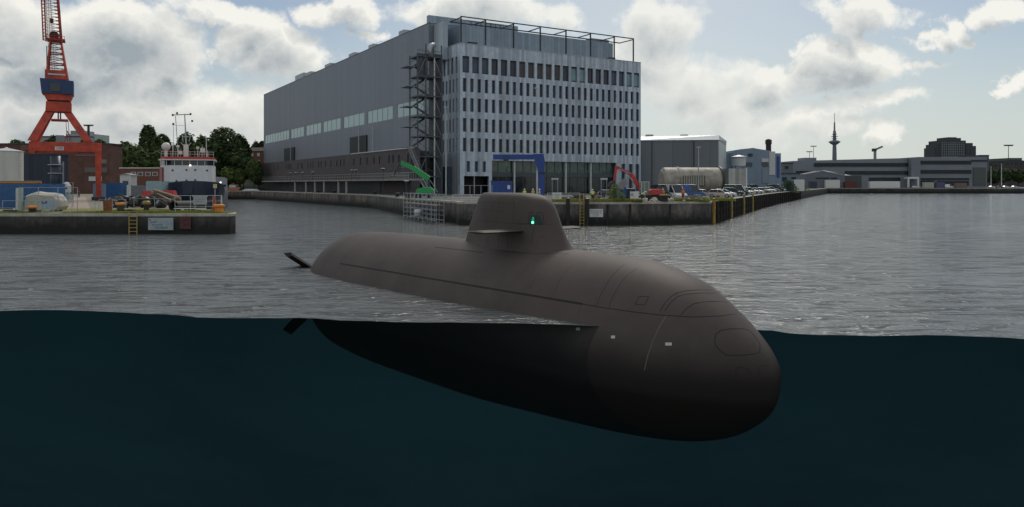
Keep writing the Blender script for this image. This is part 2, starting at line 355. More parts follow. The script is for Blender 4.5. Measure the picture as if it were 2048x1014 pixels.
for k, st in enumerate(steps):
    dec = max(0, 1 - st / 4.5) ** 1.5
    for (X, Y, z) in prof:
        Yn = Y + st; Xn = X * (Yn / Y) if st > 0 else X
        vs.append((Xn, Yn, z * dec))
n = len(prof)
fs = [(k * n + i, k * n + i + 1, (k + 1) * n + i + 1, (k + 1) * n + i) for k in range(len(steps) - 1) for i in range(n - 1)]
struct(MB().add(vs, fs).build('water', m_water, smooth=True))

# cut face through the murky water: partly transparent, tinted
def cut_material():
    m = bpy.data.materials.new('murky_water_section'); m.use_nodes = True; nt = m.node_tree; N = nt.nodes; L = nt.links; N.clear()
    out = N.new('ShaderNodeOutputMaterial'); mx = N.new('ShaderNodeMixShader'); tr = N.new('ShaderNodeBsdfTransparent'); df = N.new('ShaderNodeBsdfDiffuse')
    tr.inputs[0].default_value = (.86, .9, .91, 1); df.inputs[0].default_value = (.010, .022, .028, 1); mx.inputs[0].default_value = .08
    L.new(tr.outputs[0], mx.inputs[1]); L.new(df.outputs[0], mx.inputs[2]); L.new(mx.outputs[0], out.inputs[0]); return m
vs = [(X, Y, z) for (X, Y, z) in prof] + [(X, Y, -63.9) for (X, Y, z) in prof]
o = struct(MB().add(vs, [(i, i + 1, n + i + 1, n + i) for i in range(n - 1)]).build('water_section', cut_material()))
m_deep = mat('deep_water', (.09, .20, .235), .9, var=.22, scale=.02, spec=.05)
b = MB(); a0, a1 = cut_y(-150), cut_y(150)
b.add([(-190, a0 + 30, 0), (190, a1 + 26, 0), (190, a1 + 110, -64), (-190, a0 + 114, -64)], [(0, 1, 2, 3)])
struct(b.build('deep_water', m_deep))
struct(MB().box(-200, 200, -40, 190, -65, -64.01).build('seabed', m_deep))

ZM, ZP = 3.2, 2.3       # levels of the main quay and of the left pier
mid_edge = [(-96, 280), (-39.5, 188), (-33.3, 178), (-16, 126), (-8.0, 108), (-7.4, 104.2), (7, 103), (14.7, 103), (28.3, 107), (41, 136.6), (59, 178), (77.6, 219), (119, 305), (190, 452), (700, 455)]
land = [(-3000, 280)] + mid_edge + [(6000, 455), (6000, 9000), (-6000, 9000), (-6000, 280)]
def ground_mat():
    m = mat('quay_ground', (.10, .10, .095), .9, var=.35, scale=.35, bump=.2); return m
struct(MB().prism(land, ZM - .5, ZM, bottom=False).build('ground', ground_mat()))
pier_poly = [(-260, 85.5), (-32.1, 85.5), (-33.6, 91), (-50, 112), (-76, 146), (-95, 240), (-108, 280), (-400, 280), (-400, 85.5)]
struct(MB().prism(pier_poly, ZP - .5, ZP, bottom=False).build('pier_ground', mat('pier_surface', (.2, .19, .15), .9, var=.35, scale=.5, bump=.2)))
struct(MB().prism([(gx(128, 92), 92), (gx(183, 92), 92), (gx(171, 200), 200), (gx(150, 200), 200)], ZP + .002, ZP + .006, bottom=False).build('road', mat('pier_road', (.32, .25, .21), .85, var=.2, scale=1.5, stretch=(.3, 3, 1))))
# walls
qm_l = quay_mat('pier_masonry', (.075, .073, .07), 1.0); qm_m = quay_mat('main_quay_masonry', (.12, .115, .11), .9); qm_h = quay_mat('old_quay_masonry', (.16, .14, .13), .9)
def wall_thing(name, pts, ztop, m, label, th=.5, coping=True, proud=.06, ch=.28):
    """vertical wall along the polyline, its water face on the polyline, body on the left side of travel"""
    t = thing(name, label, 'quay wall', (pts[0][0], pts[0][1], 0))
    P = [Vector((p[0], p[1])) for p in pts]
    def off(d):
        out = []
        for i, p in enumerate(P):
            a = (P[i] - P[i - 1]).normalized() if i else (P[1] - P[0]).normalized(); c = (P[i + 1] - P[i]).normalized() if i < len(P) - 1 else a
            t_ = (a + c).normalized(); nn = Vector((t_.y, -t_.x)); k = max(.5, nn.dot(Vector((a.y, -a.x)))); out.append(p + nn * d / k)
        return out
    f_, bk = off(.02), off(-th)
    sub_f, sub_b = [], []
    mb = MB(t.location)
    mb.prism([tuple(p) for p in f_] + [tuple(p) for p in reversed(bk)], -12 if ztop > 2.9 else -12, ztop - ch); mb.build('wall_face', m, t)
    if coping:
        f2, b2 = off(.02 + proud), off(-th - .3)
        MB(t.location).prism([tuple(p) for p in f2] + [tuple(p) for p in reversed(b2)], ztop - ch, ztop + .012).build('coping', m_coping, t)
    return t
def rev(l): return l
wall_thing('quay_wall', [(-260, 85.3), (-32.1, 85.3)], ZP, qm_l, 'dark straight pier wall at the left carrying the white and the red signs')
wall_thing('quay_wall', [(-32.1, 85.3), (-31.9, 86.5), (-33.6, 91), (-50, 112), (-76, 146), (-95, 240), (-108, 280)], ZP, qm_l, 'rough rounded end and back side of the left pier')
wall_thing('quay_wall', [(-112, 279.8), (-96, 279.8)], ZM, qm_h, 'short dark quay wall closing the basin beside the moored ship')
wall_thing('quay_wall', [(-96, 279.8), (-39.5, 188), (-33.3, 178)], ZM, qm_h, 'long brick coloured quay wall below the grey hall')
wall_thing('quay_wall', [(-33.3, 178), (-16, 126), (-8.0, 108), (-7.4, 104)], ZM, qm_m, 'quay wall section behind the white scaffold and green lift')
wall_thing('quay_wall', [(-7.4, 104), (7, 102.8), (14.7, 102.8), (28.3, 106.8)], ZM, qm_m, 'concrete quay wall with ladder and white notice right of the submarine sail')
wall_thing('quay_wall', [(28.3, 106.8), (41, 136.4), (59, 177.8), (77.6, 218.8), (119, 304.8), (190, 451.8)], ZM, quay_mat('dark_quay_masonry', (.05, .048, .045), 1.2), 'dark quay wall with timber fenders below the parked cars')
wall_thing('quay_wall', [(190, 451.8), (700, 454.8)], ZM, quay_mat('far_quay_masonry', (.05, .05, .055), 1.2), 'far low quay wall across the basin at the right')

# ------------------------------------------------------------------ submarine
AL = R(40.8); PD, ZC, RH, S0, S1, EXS = 25.162, -1.451, 4.1, 14.339, 49.707, 2.0
QB = [0, .5, 1.0, 1.5, 2.0, 2.6, 3.3, 4.2]; QS = [0, .5, 1.0, 1.6, 2.4, 3.4]
BU = [[0, .173, .371, .598, .834, .968, .99, 1], [0, .281, .482, .656, .775, .858, .926, 1], [0, .16, .33, .51, .69, .835, .925, 1]]
BS = [[0, .245, .495, .745, .97, 1], [0, .267, .539, .791, .95, 1], [0, .205, .421, .663, .93, 1]]
def pch(x, xp, fp):
    n = len(xp); h = [xp[i + 1] - xp[i] for i in range(n - 1)]; d = [(fp[i + 1] - fp[i]) / h[i] for i in range(n - 1)]
    m = [d[0]] + [2 * d[i] * d[i - 1] / (d[i] + d[i - 1]) if d[i] * d[i - 1] > 0 else 0 for i in range(1, n - 1)] + [0]
    x = min(max(x, xp[0]), xp[-1]); i = 0
    while i < n - 2 and x > xp[i + 1]: i += 1
    t = (x - xp[i]) / h[i]
    return (2 * t**3 - 3 * t**2 + 1) * fp[i] + (t**3 - 2 * t**2 + t) * h[i] * m[i] + (3 * t**2 - 2 * t**3) * fp[i + 1] + (t**3 - t**2) * h[i] * m[i + 1]
# local frame of the boat: x = aft along the keel, y = to the far side, z = up; origin on the keel line at the bow
ux = Vector((-math.sin(AL), math.cos(AL), 0)); uy = Vector((math.cos(AL), math.sin(AL), 0))
SUBO = uy * PD + ux * S0
sub = thing('submarine', 'brown grey submarine half submerged in front of the cut water, green light on its sail', 'submarine', (SUBO.x, SUBO.y, ZC))
SUBM = Matrix(((ux.x, uy.x, 0, SUBO.x), (ux.y, uy.y, 0, SUBO.y), (0, 0, 1, ZC), (0, 0, 0, 1)))
# the local frame is left handed against z-up rotation, so parts are given world coordinates relative to the empty
def SW(s, lat, z): # s measured from the camera foot, lateral (+ far side), z world
    p = uy * (PD + lat) + ux * s; return Vector((p.x, p.y, z))
def sub_paint():
    m = bpy.data.materials.new('submarine_paint'); m.use_nodes = True; nt = m.node_tree; N = nt.nodes; L = nt.links
    b = N['Principled BSDF']; b.inputs['Roughness'].default_value = .6; b.inputs['Specular IOR Level'].default_value = .22
    tc = N.new('ShaderNodeTexCoord'); n1 = N.new('ShaderNodeTexNoise'); n1.inputs['Scale'].default_value = .45; n1.inputs['Detail'].default_value = 9; n1.inputs['Roughness'].default_value = .65
    L.new(tc.outputs['Object'], n1.inputs['Vector'])
    r = N.new('ShaderNodeValToRGB'); L.new(n1.outputs['Fac'], r.inputs[0]); e = r.color_ramp.elements
    e[0].position = .3; e[0].color = (.062, .050, .047, 1); e[1].position = .75; e[1].color = (.092, .074, .070, 1)
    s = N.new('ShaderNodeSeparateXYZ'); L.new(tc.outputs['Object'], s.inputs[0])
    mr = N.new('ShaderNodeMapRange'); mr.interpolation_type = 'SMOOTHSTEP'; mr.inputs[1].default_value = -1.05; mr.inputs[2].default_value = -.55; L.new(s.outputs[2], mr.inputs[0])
    # underwater shade painted into the side's colour, fading out towards the water line
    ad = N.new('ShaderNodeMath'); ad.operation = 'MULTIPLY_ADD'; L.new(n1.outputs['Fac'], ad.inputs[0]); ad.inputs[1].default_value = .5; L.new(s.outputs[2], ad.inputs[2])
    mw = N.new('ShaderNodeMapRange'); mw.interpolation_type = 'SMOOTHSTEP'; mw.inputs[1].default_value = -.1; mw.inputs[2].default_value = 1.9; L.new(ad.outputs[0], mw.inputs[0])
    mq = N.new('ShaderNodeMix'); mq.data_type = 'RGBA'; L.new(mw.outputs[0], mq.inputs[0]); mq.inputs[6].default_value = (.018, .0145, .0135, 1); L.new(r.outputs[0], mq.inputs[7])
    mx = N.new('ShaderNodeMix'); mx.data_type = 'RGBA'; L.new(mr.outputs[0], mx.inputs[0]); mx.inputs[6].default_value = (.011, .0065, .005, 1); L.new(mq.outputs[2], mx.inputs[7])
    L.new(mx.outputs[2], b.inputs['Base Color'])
    n2 = N.new('ShaderNodeTexNoise'); n2.inputs['Scale'].default_value = 1.1; n2.inputs['Detail'].default_value = 3; L.new(tc.outputs['Object'], n2.inputs['Vector'])
    bp = N.new('ShaderNodeBump'); bp.inputs['Strength'].default_value = .25; bp.inputs['Distance'].default_value = .03; L.new(n2.outputs['Fac'], bp.inputs['Height']); L.new(bp.outputs[0], b.inputs['Normal'])
    return m
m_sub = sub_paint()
m_subline = mat('panel_joint', (.012, .010, .010), .8)
m_subdark = mat('submarine_dark_paint', (.012, .008, .007), .75, var=.2, spec=.2)
NT = 96
ss = [S0 + (4.2 * i / 44)**2 for i in range(45)]; e_ = S1 - 3.4**2
ss += [S0 + 17.64 + (e_ - S0 - 17.64) * i / 10 for i in range(1, 10)] + [S1 - (3.4 * (1 - i / 30))**2 for i in range(31)]
mb = MB((SUBO.x, SUBO.y, ZC)); vs = []
for s_ in ss:
    qb, qs = math.sqrt(max(0, s_ - S0)), math.sqrt(max(0, S1 - s_))
    up, dn, w = [max(.002, RH * pch(qb, QB, BU[i]) * pch(qs, QS, BS[i])) for i in range(3)]
    for k in range(NT):
        t = 2 * math.pi * k / NT; c, s2 = math.cos(t), math.sin(t)
        ex = 2.0
        vs.append(SW(s_, w * c, ZC + (up if s2 > 0 else dn) * s2))
m_ = len(ss)
fs = [(i * NT + k, i * NT + (k + 1) % NT, (i + 1) * NT + (k + 1) % NT, (i + 1) * NT + k) for i in range(m_ - 1) for k in range(NT)] + [tuple(range(NT)), tuple((m_ - 1) * NT + k for k in range(NT))]
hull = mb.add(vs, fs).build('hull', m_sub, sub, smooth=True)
hull_bvh = BVHTree.FromPolygons(vs, fs)
# sail
levels = [(2.0, 23.9, 33.1, 1.45), (2.3, 24.35, 33.0, 1.3), (2.55, 24.8, 32.9, 1.18), (2.9, 25.15, 32.75, 1.1), (3.5, 25.55, 32.5, 1.05), (4.1, 25.85, 32.15, 1.02), (4.6, 26.12, 31.9, .98), (4.9, 26.4, 31.75, .92), (5.08, 26.75, 31.6, .84), (5.18, 27.15, 31.5, .70), (5.235, 27.6, 31.4, .52), (5.25, 28.2, 31.2, .3)]
def sail_ring(sf, sr, w, n=40):
    out = []
    for k in range(n):
        t = 2 * math.pi * k / n; c, s_ = math.cos(t), math.sin(t)
        x = (abs(c) ** .75) * (1 if c > 0 else -1); y = (abs(s_) ** .75) * (1 if s_ > 0 else -1)
        u = (x + 1) / 2; s0_ = sf + (sr - sf) * u
        ww = w * (min(1, .35 + 1.35 * math.sqrt(min(1, u * 1.9)))) if u < .5 else w * (1 - .45 * max(0, (u - .5) / .5) ** 1.6)
        out.append((s0_, y * min(w, ww)))
    return out
vs = []; NS = 40
for (z, sf, sr, w) in levels:
    for (s_, l) in sail_ring(sf, sr, w, NS): vs.append(SW(s_, l, z))
fs = [(i * NS + k, i * NS + (k + 1) % NS, (i + 1) * NS + (k + 1) % NS, (i + 1) * NS + k) for i in range(len(levels) - 1) for k in range(NS)] + [tuple((len(levels) - 1) * NS + k for k in range(NS))]
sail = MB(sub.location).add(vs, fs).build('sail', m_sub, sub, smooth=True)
sail_bvh = BVHTree.FromPolygons(vs, fs)
# planes on the sail
for sg in (-1, 1):
    mb = MB(sub.location); vs = []
    for (l, a, c) in ((.6, 27.1, 29.1), (2.0, 27.2, 28.95), (3.25, 27.35, 28.8), (3.35, 27.5, 28.6)):
        for (fx, fz) in ((0, 0), (.15, .05), (.45, .07), (1, .0), (.45, -.09), (.15, -.07)):
            vs.append(SW(a + (c - a) * fx, sg * l, 3.42 + fz * (1 if l < 3.3 else .4)))
    fs = [(i * 6 + k, i * 6 + (k + 1) % 6, (i + 1) * 6 + (k + 1) % 6, (i + 1) * 6 + k) for i in range(3) for k in range(6)] + [(5, 4, 3, 2, 1, 0), (18, 19, 20, 21, 22, 23)]
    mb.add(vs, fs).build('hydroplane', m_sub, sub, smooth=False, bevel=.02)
# X rudders
for (sy, sz) in ((-1, 1), (-1, -1), (1, 1), (1, -1)):
    dl, dz = sy * 3.4, 2.35 if sz > 0 else -2.9
    mb = MB(sub.location); vs = []
    for (k, a, c) in ((.25, 47.3, 49.8), (.6, 47.6, 49.5), (1.0, 47.9, 49.3)):
        for (fx, th_) in ((0, 0), (.25, .2), (1, .05), (.25, -.2)):
            nrm = Vector((dz, -dl)).normalized(); vs.append(SW(a + (c - a) * fx, dl * k + nrm.x * th_, ZC + dz * k + nrm.y * th_))
    fs = [(i * 4 + k, i * 4 + (k + 1) % 4, (i + 1) * 4 + (k + 1) % 4, (i + 1) * 4 + k) for i in range(2) for k in range(4)] + [(3, 2, 1, 0), (8, 9, 10, 11)]
    mb.add(vs, fs).build('rudder', m_subdark, sub)
# propeller on its shaft, under water
pr = MB(sub.location).tube([SW(49, 0, ZC), SW(51.2, 0, ZC)], .45, 12, .2).build('propeller_hub', m_subdark, sub, smooth=True)
mb = MB(sub.location)
for k in range(7):
    t = 2 * math.pi * k / 7; a = SW(50.2, .3 * math.cos(t), ZC + .3 * math.sin(t)); b_ = SW(50.7, 1.6 * math.cos(t + .5), ZC + 1.6 * math.sin(t + .5)); mb.bar(a, b_, .06, .5)
mb.build('propeller', m_subdark, pr)
EYEV = Vector((0, 0, EYE))
def hit(bvh, x, y):
    d = (at(x, y, 1000) - EYEV).normalized(); r = bvh.ray_cast(EYEV, d); return r[0], r[1]
def seam(bvh, pts, w=.03, name='panel_joint', m=None, parent=None, closed=False, step=6, lift=.004):
    """a joint lying on the surface, followed point by point"""
    if closed: pts = pts + [pts[0]]
    dense = []
    for (a, c) in zip(pts[:-1], pts[1:]):
        k = max(1, int(math.dist(a, c) / step)); dense += [(a[0] + (c[0] - a[0]) * i / k, a[1] + (c[1] - a[1]) * i / k) for i in range(k)]
    dense.append(pts[-1]); H = [hit(bvh, *p) for p in dense]; H = [h for h in H if h[0] is not None]
    if len(H) < 2: return
    vs = []
    for i, (p, nn) in enumerate(H):
        if nn.dot(p - EYEV) > 0: nn = -nn
        d = (H[min(i + 1, len(H) - 1)][0] - H[max(i - 1, 0)][0]).normalized(); sd = d.cross(nn).normalized()
        vs += [p + sd * w / 2 + nn * lift, p - sd * w / 2 + nn * lift, p - sd * w / 2 - nn * .01, p + sd * w / 2 - nn * .01]
    n_ = len(H); fs = []
    for i in range(n_ - 1):
        for k in range(4): fs.append((i * 4 + k, i * 4 + (k + 1) % 4, (i + 1) * 4 + (k + 1) % 4, (i + 1) * 4 + k))
    return MB(sub.location).add(vs, fs).build(name, m or m_subline, parent or hull)
def z3(l, x0, y0, sc): return [(x0 + a / sc, y0 + c / sc) for (a, c) in l]
seam(hull_bvh, [(680, 527), (1165, 608)], .09, 'side_slot')
seam(hull_bvh, [(870, 494), (966, 505)], .07, 'deck_slot')
seam(hull_bvh, [(1165, 608), (1210, 616), (1260, 623), (1320, 630), (1385, 634), (1440, 632), (1478, 627), (1484, 622)], .035)
Z = (1260, 520, 3.9)
seam(hull_bvh, z3([(235, 400), (270, 340), (320, 285), (370, 255), (430, 240), (530, 233), (670, 233)], *Z), .03)
seam(hull_bvh, z3([(270, 400), (310, 340), (370, 285), (440, 265), (560, 258), (700, 258)], *Z), .03)
seam(hull_bvh, z3([(395, 430), (440, 380), (500, 340), (580, 326), (700, 322), (780, 335), (870, 405)], *Z), .03)
seam(hull_bvh, z3([(660, 630), (670, 580), (710, 548), (780, 537), (890, 536), (940, 555), (985, 610), (1015, 660), (1012, 718), (980, 732), (860, 745), (750, 742), (700, 705), (668, 665)], *Z), .035, 'bow_panel', closed=True)
seam(hull_bvh, z3([(822, 870), (830, 845), (870, 835), (915, 848), (943, 885), (935, 925), (880, 940), (845, 915)], *Z), .045, 'torpedo_door', closed=True)
seam(hull_bvh, z3([(1000, 905), (1002, 845), (1040, 822), (1080, 828)], *Z), .045, 'torpedo_door')
seam(hull_bvh, z3([(40, 345), (70, 285), (148, 285), (115, 350)], *Z), .025, 'hatch', closed=True)
seam(hull_bvh, z3([(203, 950), (222, 880), (272, 880), (258, 950)], *Z), .025, 'hatch', closed=True)
Z2 = (1060, 500, 5.635)
seam(hull_bvh, z3([(740, 640), (800, 500), (900, 320), (1000, 210), (1060, 170)], *Z2), .022)
seam(hull_bvh, z3([(890, 660), (930, 530), (1010, 390), (1100, 280), (1210, 205)], *Z2), .018)
m_faint = mat('faint_joint', (.035, .03, .029), .7)
for l in ([(245, 545), (310, 390), (400, 240), (490, 150)], [(0, 430), (60, 300), (130, 200)], [(560, 640), (545, 760)]):
    seam(hull_bvh, z3(l, *Z2), .018, m=m_faint)
for l in ([(940, 553), (945, 541), (956, 541), (951, 554)], [(962, 555), (967, 542), (978, 542), (973, 556)]): seam(hull_bvh, l, .02, 'hatch', m=m_faint, closed=True)
for l in ([(700, 640), (715, 600)], [(760, 668), (783, 620)], [(1050, 580), (1075, 525)], [(820, 575), (842, 535)]): seam(hull_bvh, l, .015, m=m_faint)
m_mark = mat('draught_mark', (.5, .5, .48), .6)
for (x, y, w_) in ((1156, 658, 8), (1226, 674, 8), (1337, 688, 13)):
    seam(hull_bvh, [(x - w_ / 2, y), (x + w_ / 2, y)], .11, 'draught_mark', m_mark, step=3)
m_scratch = mat('pale_seam', (.11, .10, .105), .6)
seam(hull_bvh, z3([(285, 430), (230, 520), (180, 630), (140, 740), (112, 860)], *Z), .035, 'weld_line', m_scratch)
Z4 = (930, 370, 6.76)
sj = [[(245, 232), (460, 240), (670, 244)], [(215, 320), (360, 340), (520, 350)], [(175, 480), (360, 498), (620, 520), (870, 525)], [(690, 150), (665, 230), (652, 380), (645, 520)],
      [(700, 530), (1000, 531), (1300, 531)], [(420, 682), (560, 690), (700, 694)], [(935, 545), (915, 660), (900, 800)], [(100, 822), (260, 850), (430, 880)]]
for l in sj: seam(sail_bvh, z3(l, *Z4), .014, parent=sail)
for x in (375, 455, 520): seam(sail_bvh, z3([(x, 245), (x - 25, 480)], *Z4), .01, parent=sail, m=m_faint)
for x in (310, 455, 580, 640): seam(sail_bvh, z3([(x, 690), (x - 12, 860)], *Z4), .01, parent=sail, m=m_faint)
for l in ([(430, 885), (600, 900), (800, 920), (1100, 925), (1400, 930)],): seam(hull_bvh, z3(l, *Z4), .03)
seam(sail_bvh, z3([(1040, 700), (1056, 700)], *Z4), .05, 'vent_hole', parent=sail)
# lit window in the sail
def patch(bvh, quad, name, m, parent, lift=.01):
    H = [hit(bvh, *p) for p in quad]; vs = []
    for (p, nn) in H:
        if nn.dot(p - EYEV) > 0: nn = -nn
        vs.append(p + nn * lift)
    for (p, nn) in H:
        if nn.dot(p - EYEV) > 0: nn = -nn
        vs.append(p - nn * .06)
    n_ = len(quad); fs = [tuple(range(n_)), tuple(range(2 * n_ - 1, n_ - 1, -1))] + [(i, (i + 1) % n_, n_ + (i + 1) % n_, n_ + i) for i in range(n_)]
    return MB(sub.location).add(vs, fs).build(name, m, parent)
def grid_patch(bvh, quad, name, m, parent, lift=.01, n=7):
    vs = []; a, b_, c, d = [Vector(q) for q in quad]
    for j in range(n + 1):
        for i in range(n + 1):
            p = a.lerp(d, i / n).lerp(b_.lerp(c, i / n), j / n); P_, nn = hit(bvh, p.x, p.y)
            if nn.dot(P_ - EYEV) > 0: nn = -nn
            vs.append(P_ + nn * lift)
    fs = [(j * (n + 1) + i, j * (n + 1) + i + 1, (j + 1) * (n + 1) + i + 1, (j + 1) * (n + 1) + i) for j in range(n) for i in range(n)]
    o = MB(sub.location).add(vs, fs).build(name, m, parent); md = o.modifiers.new('t', 'SOLIDIFY'); md.thickness = .02; return o
win = grid_patch(sail_bvh, z3([(872, 528), (895, 412), (1008, 412), (1052, 528)], *Z4), 'window', glass_mat('sail_window', (.006, .03, .022), .3, .3), sail, .012)
seam(sail_bvh, z3([(852, 528), (873, 380), (1050, 378), (1072, 528)], *Z4), .03, 'window_frame', parent=sail)
p_, n_ = hit(sail_bvh, *z3([(922, 508)], *Z4)[0]); n_ = -n_ if n_.dot(p_ - EYEV) > 0 else n_
m_gl = mat('green_lamp', (.12, 1.0, .5), .4, var=0, emit=3.2)
m_gl2 = mat('green_lamp_housing', (.02, .45, .22), .4, var=0, emit=.12)
MB(sub.location).sphere(p_ + n_ * .05, .06, sq=(1, 1, 1.1)).build('navigation_light', m_gl, sail, smooth=True)
MB(sub.location).sphere(p_ + n_ * .0 + Vector((0, 0, .13)), .10, sq=(.7, .7, 1.5)).build('light_housing', m_gl2, sail, smooth=True)
# ------------------------------------------------------------------ office building
TH = math.atan2(1500, 2481)                           # direction of its long facade
fu = Vector((math.cos(TH), math.sin(TH), 0)); fv = Vector((-math.sin(TH), math.cos(TH), 0))
OA = Vector((-9.71, 140, 0))
def fac_u(px, base=OA, off=0):
    """x along the facade direction at which photo column px meets the plane through base shifted back by off"""
    r = (px - CX) / F; b0 = base + fv * off; return (r * b0.y - b0.x) / (fu.x - r * fu.y)
def side_t(px, base, off=0):
    r = (px - CX) / F; b0 = base - fu * off; return (r * b0.y - b0.x) / (fv.x - r * fv.y)
m_fac = panel_mat('office_cladding', (.39, .45, .53), .52, var=.26, axis=2, hpitch=None, seam=.72, metal=.25, rough=.45)
m_pent = panel_mat('penthouse_cladding', (.26, .33, .41), .8, var=.15, axis=2, seam=.6)
wins = [glass_mat('office_glass_a', (.012, .02, .04), .12, .45), glass_mat('office_glass_b', (.03, .05, .09), .15, .5), glass_mat('office_glass_c', (.09, .08, .09), .5, .3), glass_mat('office_glass_d', (.16, .28, .32), .15, .6)]
off_ = thing('office_building', 'tall blue grey office block with rows of narrow windows behind the sail', 'office building', (OA.x, OA.y, ZM), TH)
LO = (0, 0, ZM)
FW = 44.0; SDp = 9.25; T = .5
rows = [(26.6, 29.7, 21, .70), (23.0, 25.55, 28, .47), (19.3, 21.85, 28, .47), (15.5, 18.05, 28, .47), (11.8, 14.35, 28, .47)]
bands = [(10.2, 11.8), (14.35, 15.5), (18.05, 19.3), (21.85, 23.0), (25.55, 26.6), (29.7, 32.0)]
mb = MB(LO)
for (z0, z1) in bands:
    mb.box(0, FW, 0, T, z0, z1); mb.box(0, T, T, SDp, z0, z1)
glass_jobs = []
for (z0, z1, nwin, fr) in rows:
    p = (FW - .3) / nwin; w = p * fr; x = 0
    for i in range(nwin):
        a = .3 + i * p + (p - w) * .5 - .1; mb.box(x, a, 0, T, z0, z1); glass_jobs.append((a, a + w, z0, z1, 0)); x = a + w
    mb.box(x, FW, 0, T, z0, z1)
    ns = 6 if nwin == 28 else 5; p = (SDp - .6) / ns; w = p * (.42 if nwin == 28 else .5); y = T
    for i in range(ns):
        a = .6 + i * p + (p - w) * .5; mb.box(0, T, y, a, z0, z1); glass_jobs.append((a, a + w, z0, z1, 1)); y = a + w
    mb.box(0, T, y, SDp, z0, z1)
# ground floors
u1, u2, u3, u4 = fac_u(928), fac_u(978), fac_u(984), fac_u(1233)
mb.box(0, u1, 0, T, ZM, 10.2); mb.box(u1, u2, 0, T, 7.2, 8.0); mb.box(u1, u2, 0, T, 10.0, 10.2)
sl_ = [(u1 + (u2 - u1) * k, u1 + (u2 - u1) * (k + .14)) for k in (.1, .42, .74)]; x = u1
for (a, c) in sl_: mb.box(x, a, 0, T, 8.0, 10.0); x = c
mb.box(x, u2, 0, T, 8.0, 10.0); mb.box(u2, u3, 0, T, ZM, 10.2)
sl2 = [(u4 + (FW - u4) * k, u4 + (FW - u4) * (k + .16)) for k in (.2, .5, .78)]; x = u4
for (a, c) in sl2: mb.box(x, a, 0, T, 4.2, 10.0); x = c
mb.box(x, FW, 0, T, 4.2, 10.0); mb.box(u4, FW, 0, T, ZM, 4.2); mb.box(u4, FW, 0, T, 10.0, 10.2)
mb.box(0, T, T, 4.4, ZM, 10.2); mb.box(0, T, 4.4, SDp, 8.9, 10.2)
mb.build('wall', m_fac, off_)
MB(LO).box(.62, FW - .02, .62, SDp, 10.3, 31.6).box(u4, FW - .05, .6, SDp, ZM, 10.25).box(.62, u2, 3, SDp, ZM, 10.25).build('interior_core', mat('interior_dark', (.015, .018, .022), .9), off_)
MB(LO).box(T, FW - .02, T, SDp + 10, 31.62, 31.72).build('roof', m_conc, off_)
MB(LO).box(FW - .3, FW, T, 24, ZM, 32.0).build('end_wall', m_fac, off_)
MB(LO).box(-.06, FW + .06, -.06, .56, 32.0, 32.12).box(-.06, .56, .56, SDp, 32.0, 32.12).build('parapet_cap', m_galv, off_)
rest = MB(LO)
glass_jobs.sort(key=lambda j: (-(j[1] - j[0]) * (j[3] - j[2]), j[4]))
for i, (a, c, z0, z1, sd) in enumerate(glass_jobs):
    gm = wins[0]; rr = random.random()
    if z0 > 26 and sd == 0:
        k = int(a / 2.09); gm = wins[[1, 1, 1, 0, 0, 0, 2, 2, 2, 2, 2, 0, 3, 3, 0, 0, 0, 1, 1, 3, 3][min(k, 20)]]
    elif rr < .3: gm = wins[1]
    elif rr < .38: gm = wins[2]
    bx = (a - .02, c + .02, T - .13, T - .08, z0 - .02, z1 + .02) if sd == 0 else (T - .13, T - .08, a - .02, c + .02, z0 - .02, z1 + .02)
    if i < 100:
        w_ = MB(LO).box(*bx).build('window', gm, off_)
    else: rest.box(*bx)
    if i < 21:
        MB(LO).box(a, c, T - .2, T - .14, z1 - .35, z1 - .02).build('window_blind_box', m_dsteel, w_); MB(LO).box(a, c, T - .2, T - .14, z0, z0 + .28).build('window_sill', m_dsteel, w_)
struct(rest.build('window', wins[0], off_), 'stuff')
for (a, c) in sl_: MB(LO).box(a, c, T - .1, T - .05, 8, 10).build('slit_window', wins[1], off_)
for (a, c) in sl2: MB(LO).box(a, c, T - .1, T - .05, 4.2, 10).build('slit_window', wins[1], off_)
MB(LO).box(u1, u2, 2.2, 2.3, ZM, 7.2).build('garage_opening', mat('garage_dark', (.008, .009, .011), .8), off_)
MB(LO).box(u1 + 2.2, u1 + 2.35, .1, .5, ZM, 7.2).build('garage_post', m_galv, off_)
# glass entrance hall
m_gg = glass_mat('tree_reflection_glass', (.035, .085, .075), .12, .6, var=.7, scale=.9)  # green reflection of trees painted into the pane colour
m_dg = glass_mat('lobby_glass', (.014, .022, .028), .08, .5, var=.6, scale=.8)
nb = 16; p = (u4 - u3) / nb
for i in range(nb):
    MB(LO).box(u3 + i * p + .06, u3 + (i + 1) * p - .06, 1.0, 1.05, 7.95, 10.15).build('upper_glass_pane', m_gg, off_)
    MB(LO).box(u3 + i * p + .06, u3 + (i + 1) * p - .06, 1.0, 1.05, ZM, 7.1).build('lower_glass_pane', m_dg, off_)
mb = MB(LO)
for i in range(nb + 1): mb.box(u3 + i * p - .06, u3 + i * p + .06, .92, 1.1, ZM, 10.2)
mb.build('mullions', mat('mullion_green_grey', (.05, .075, .075), .5), off_)
MB(LO).box(u3, u4, .9, 1.02, 7.12, 7.93).build('spandrel', mat('spandrel_grey', (.05, .065, .075), .4), off_)
MB(LO).box(u3, u4, 1.12, 1.3, ZM, 10.25).build('lobby_back', mat('lobby_dark', (.02, .028, .03), .9, var=.6, scale=.6), off_)
for px in (1031, 1134, 1184): u = fac_u(px); MB(LO).box(u - .14, u + .14, .3, .6, ZM, 10.2).build('column', m_offw, off_)
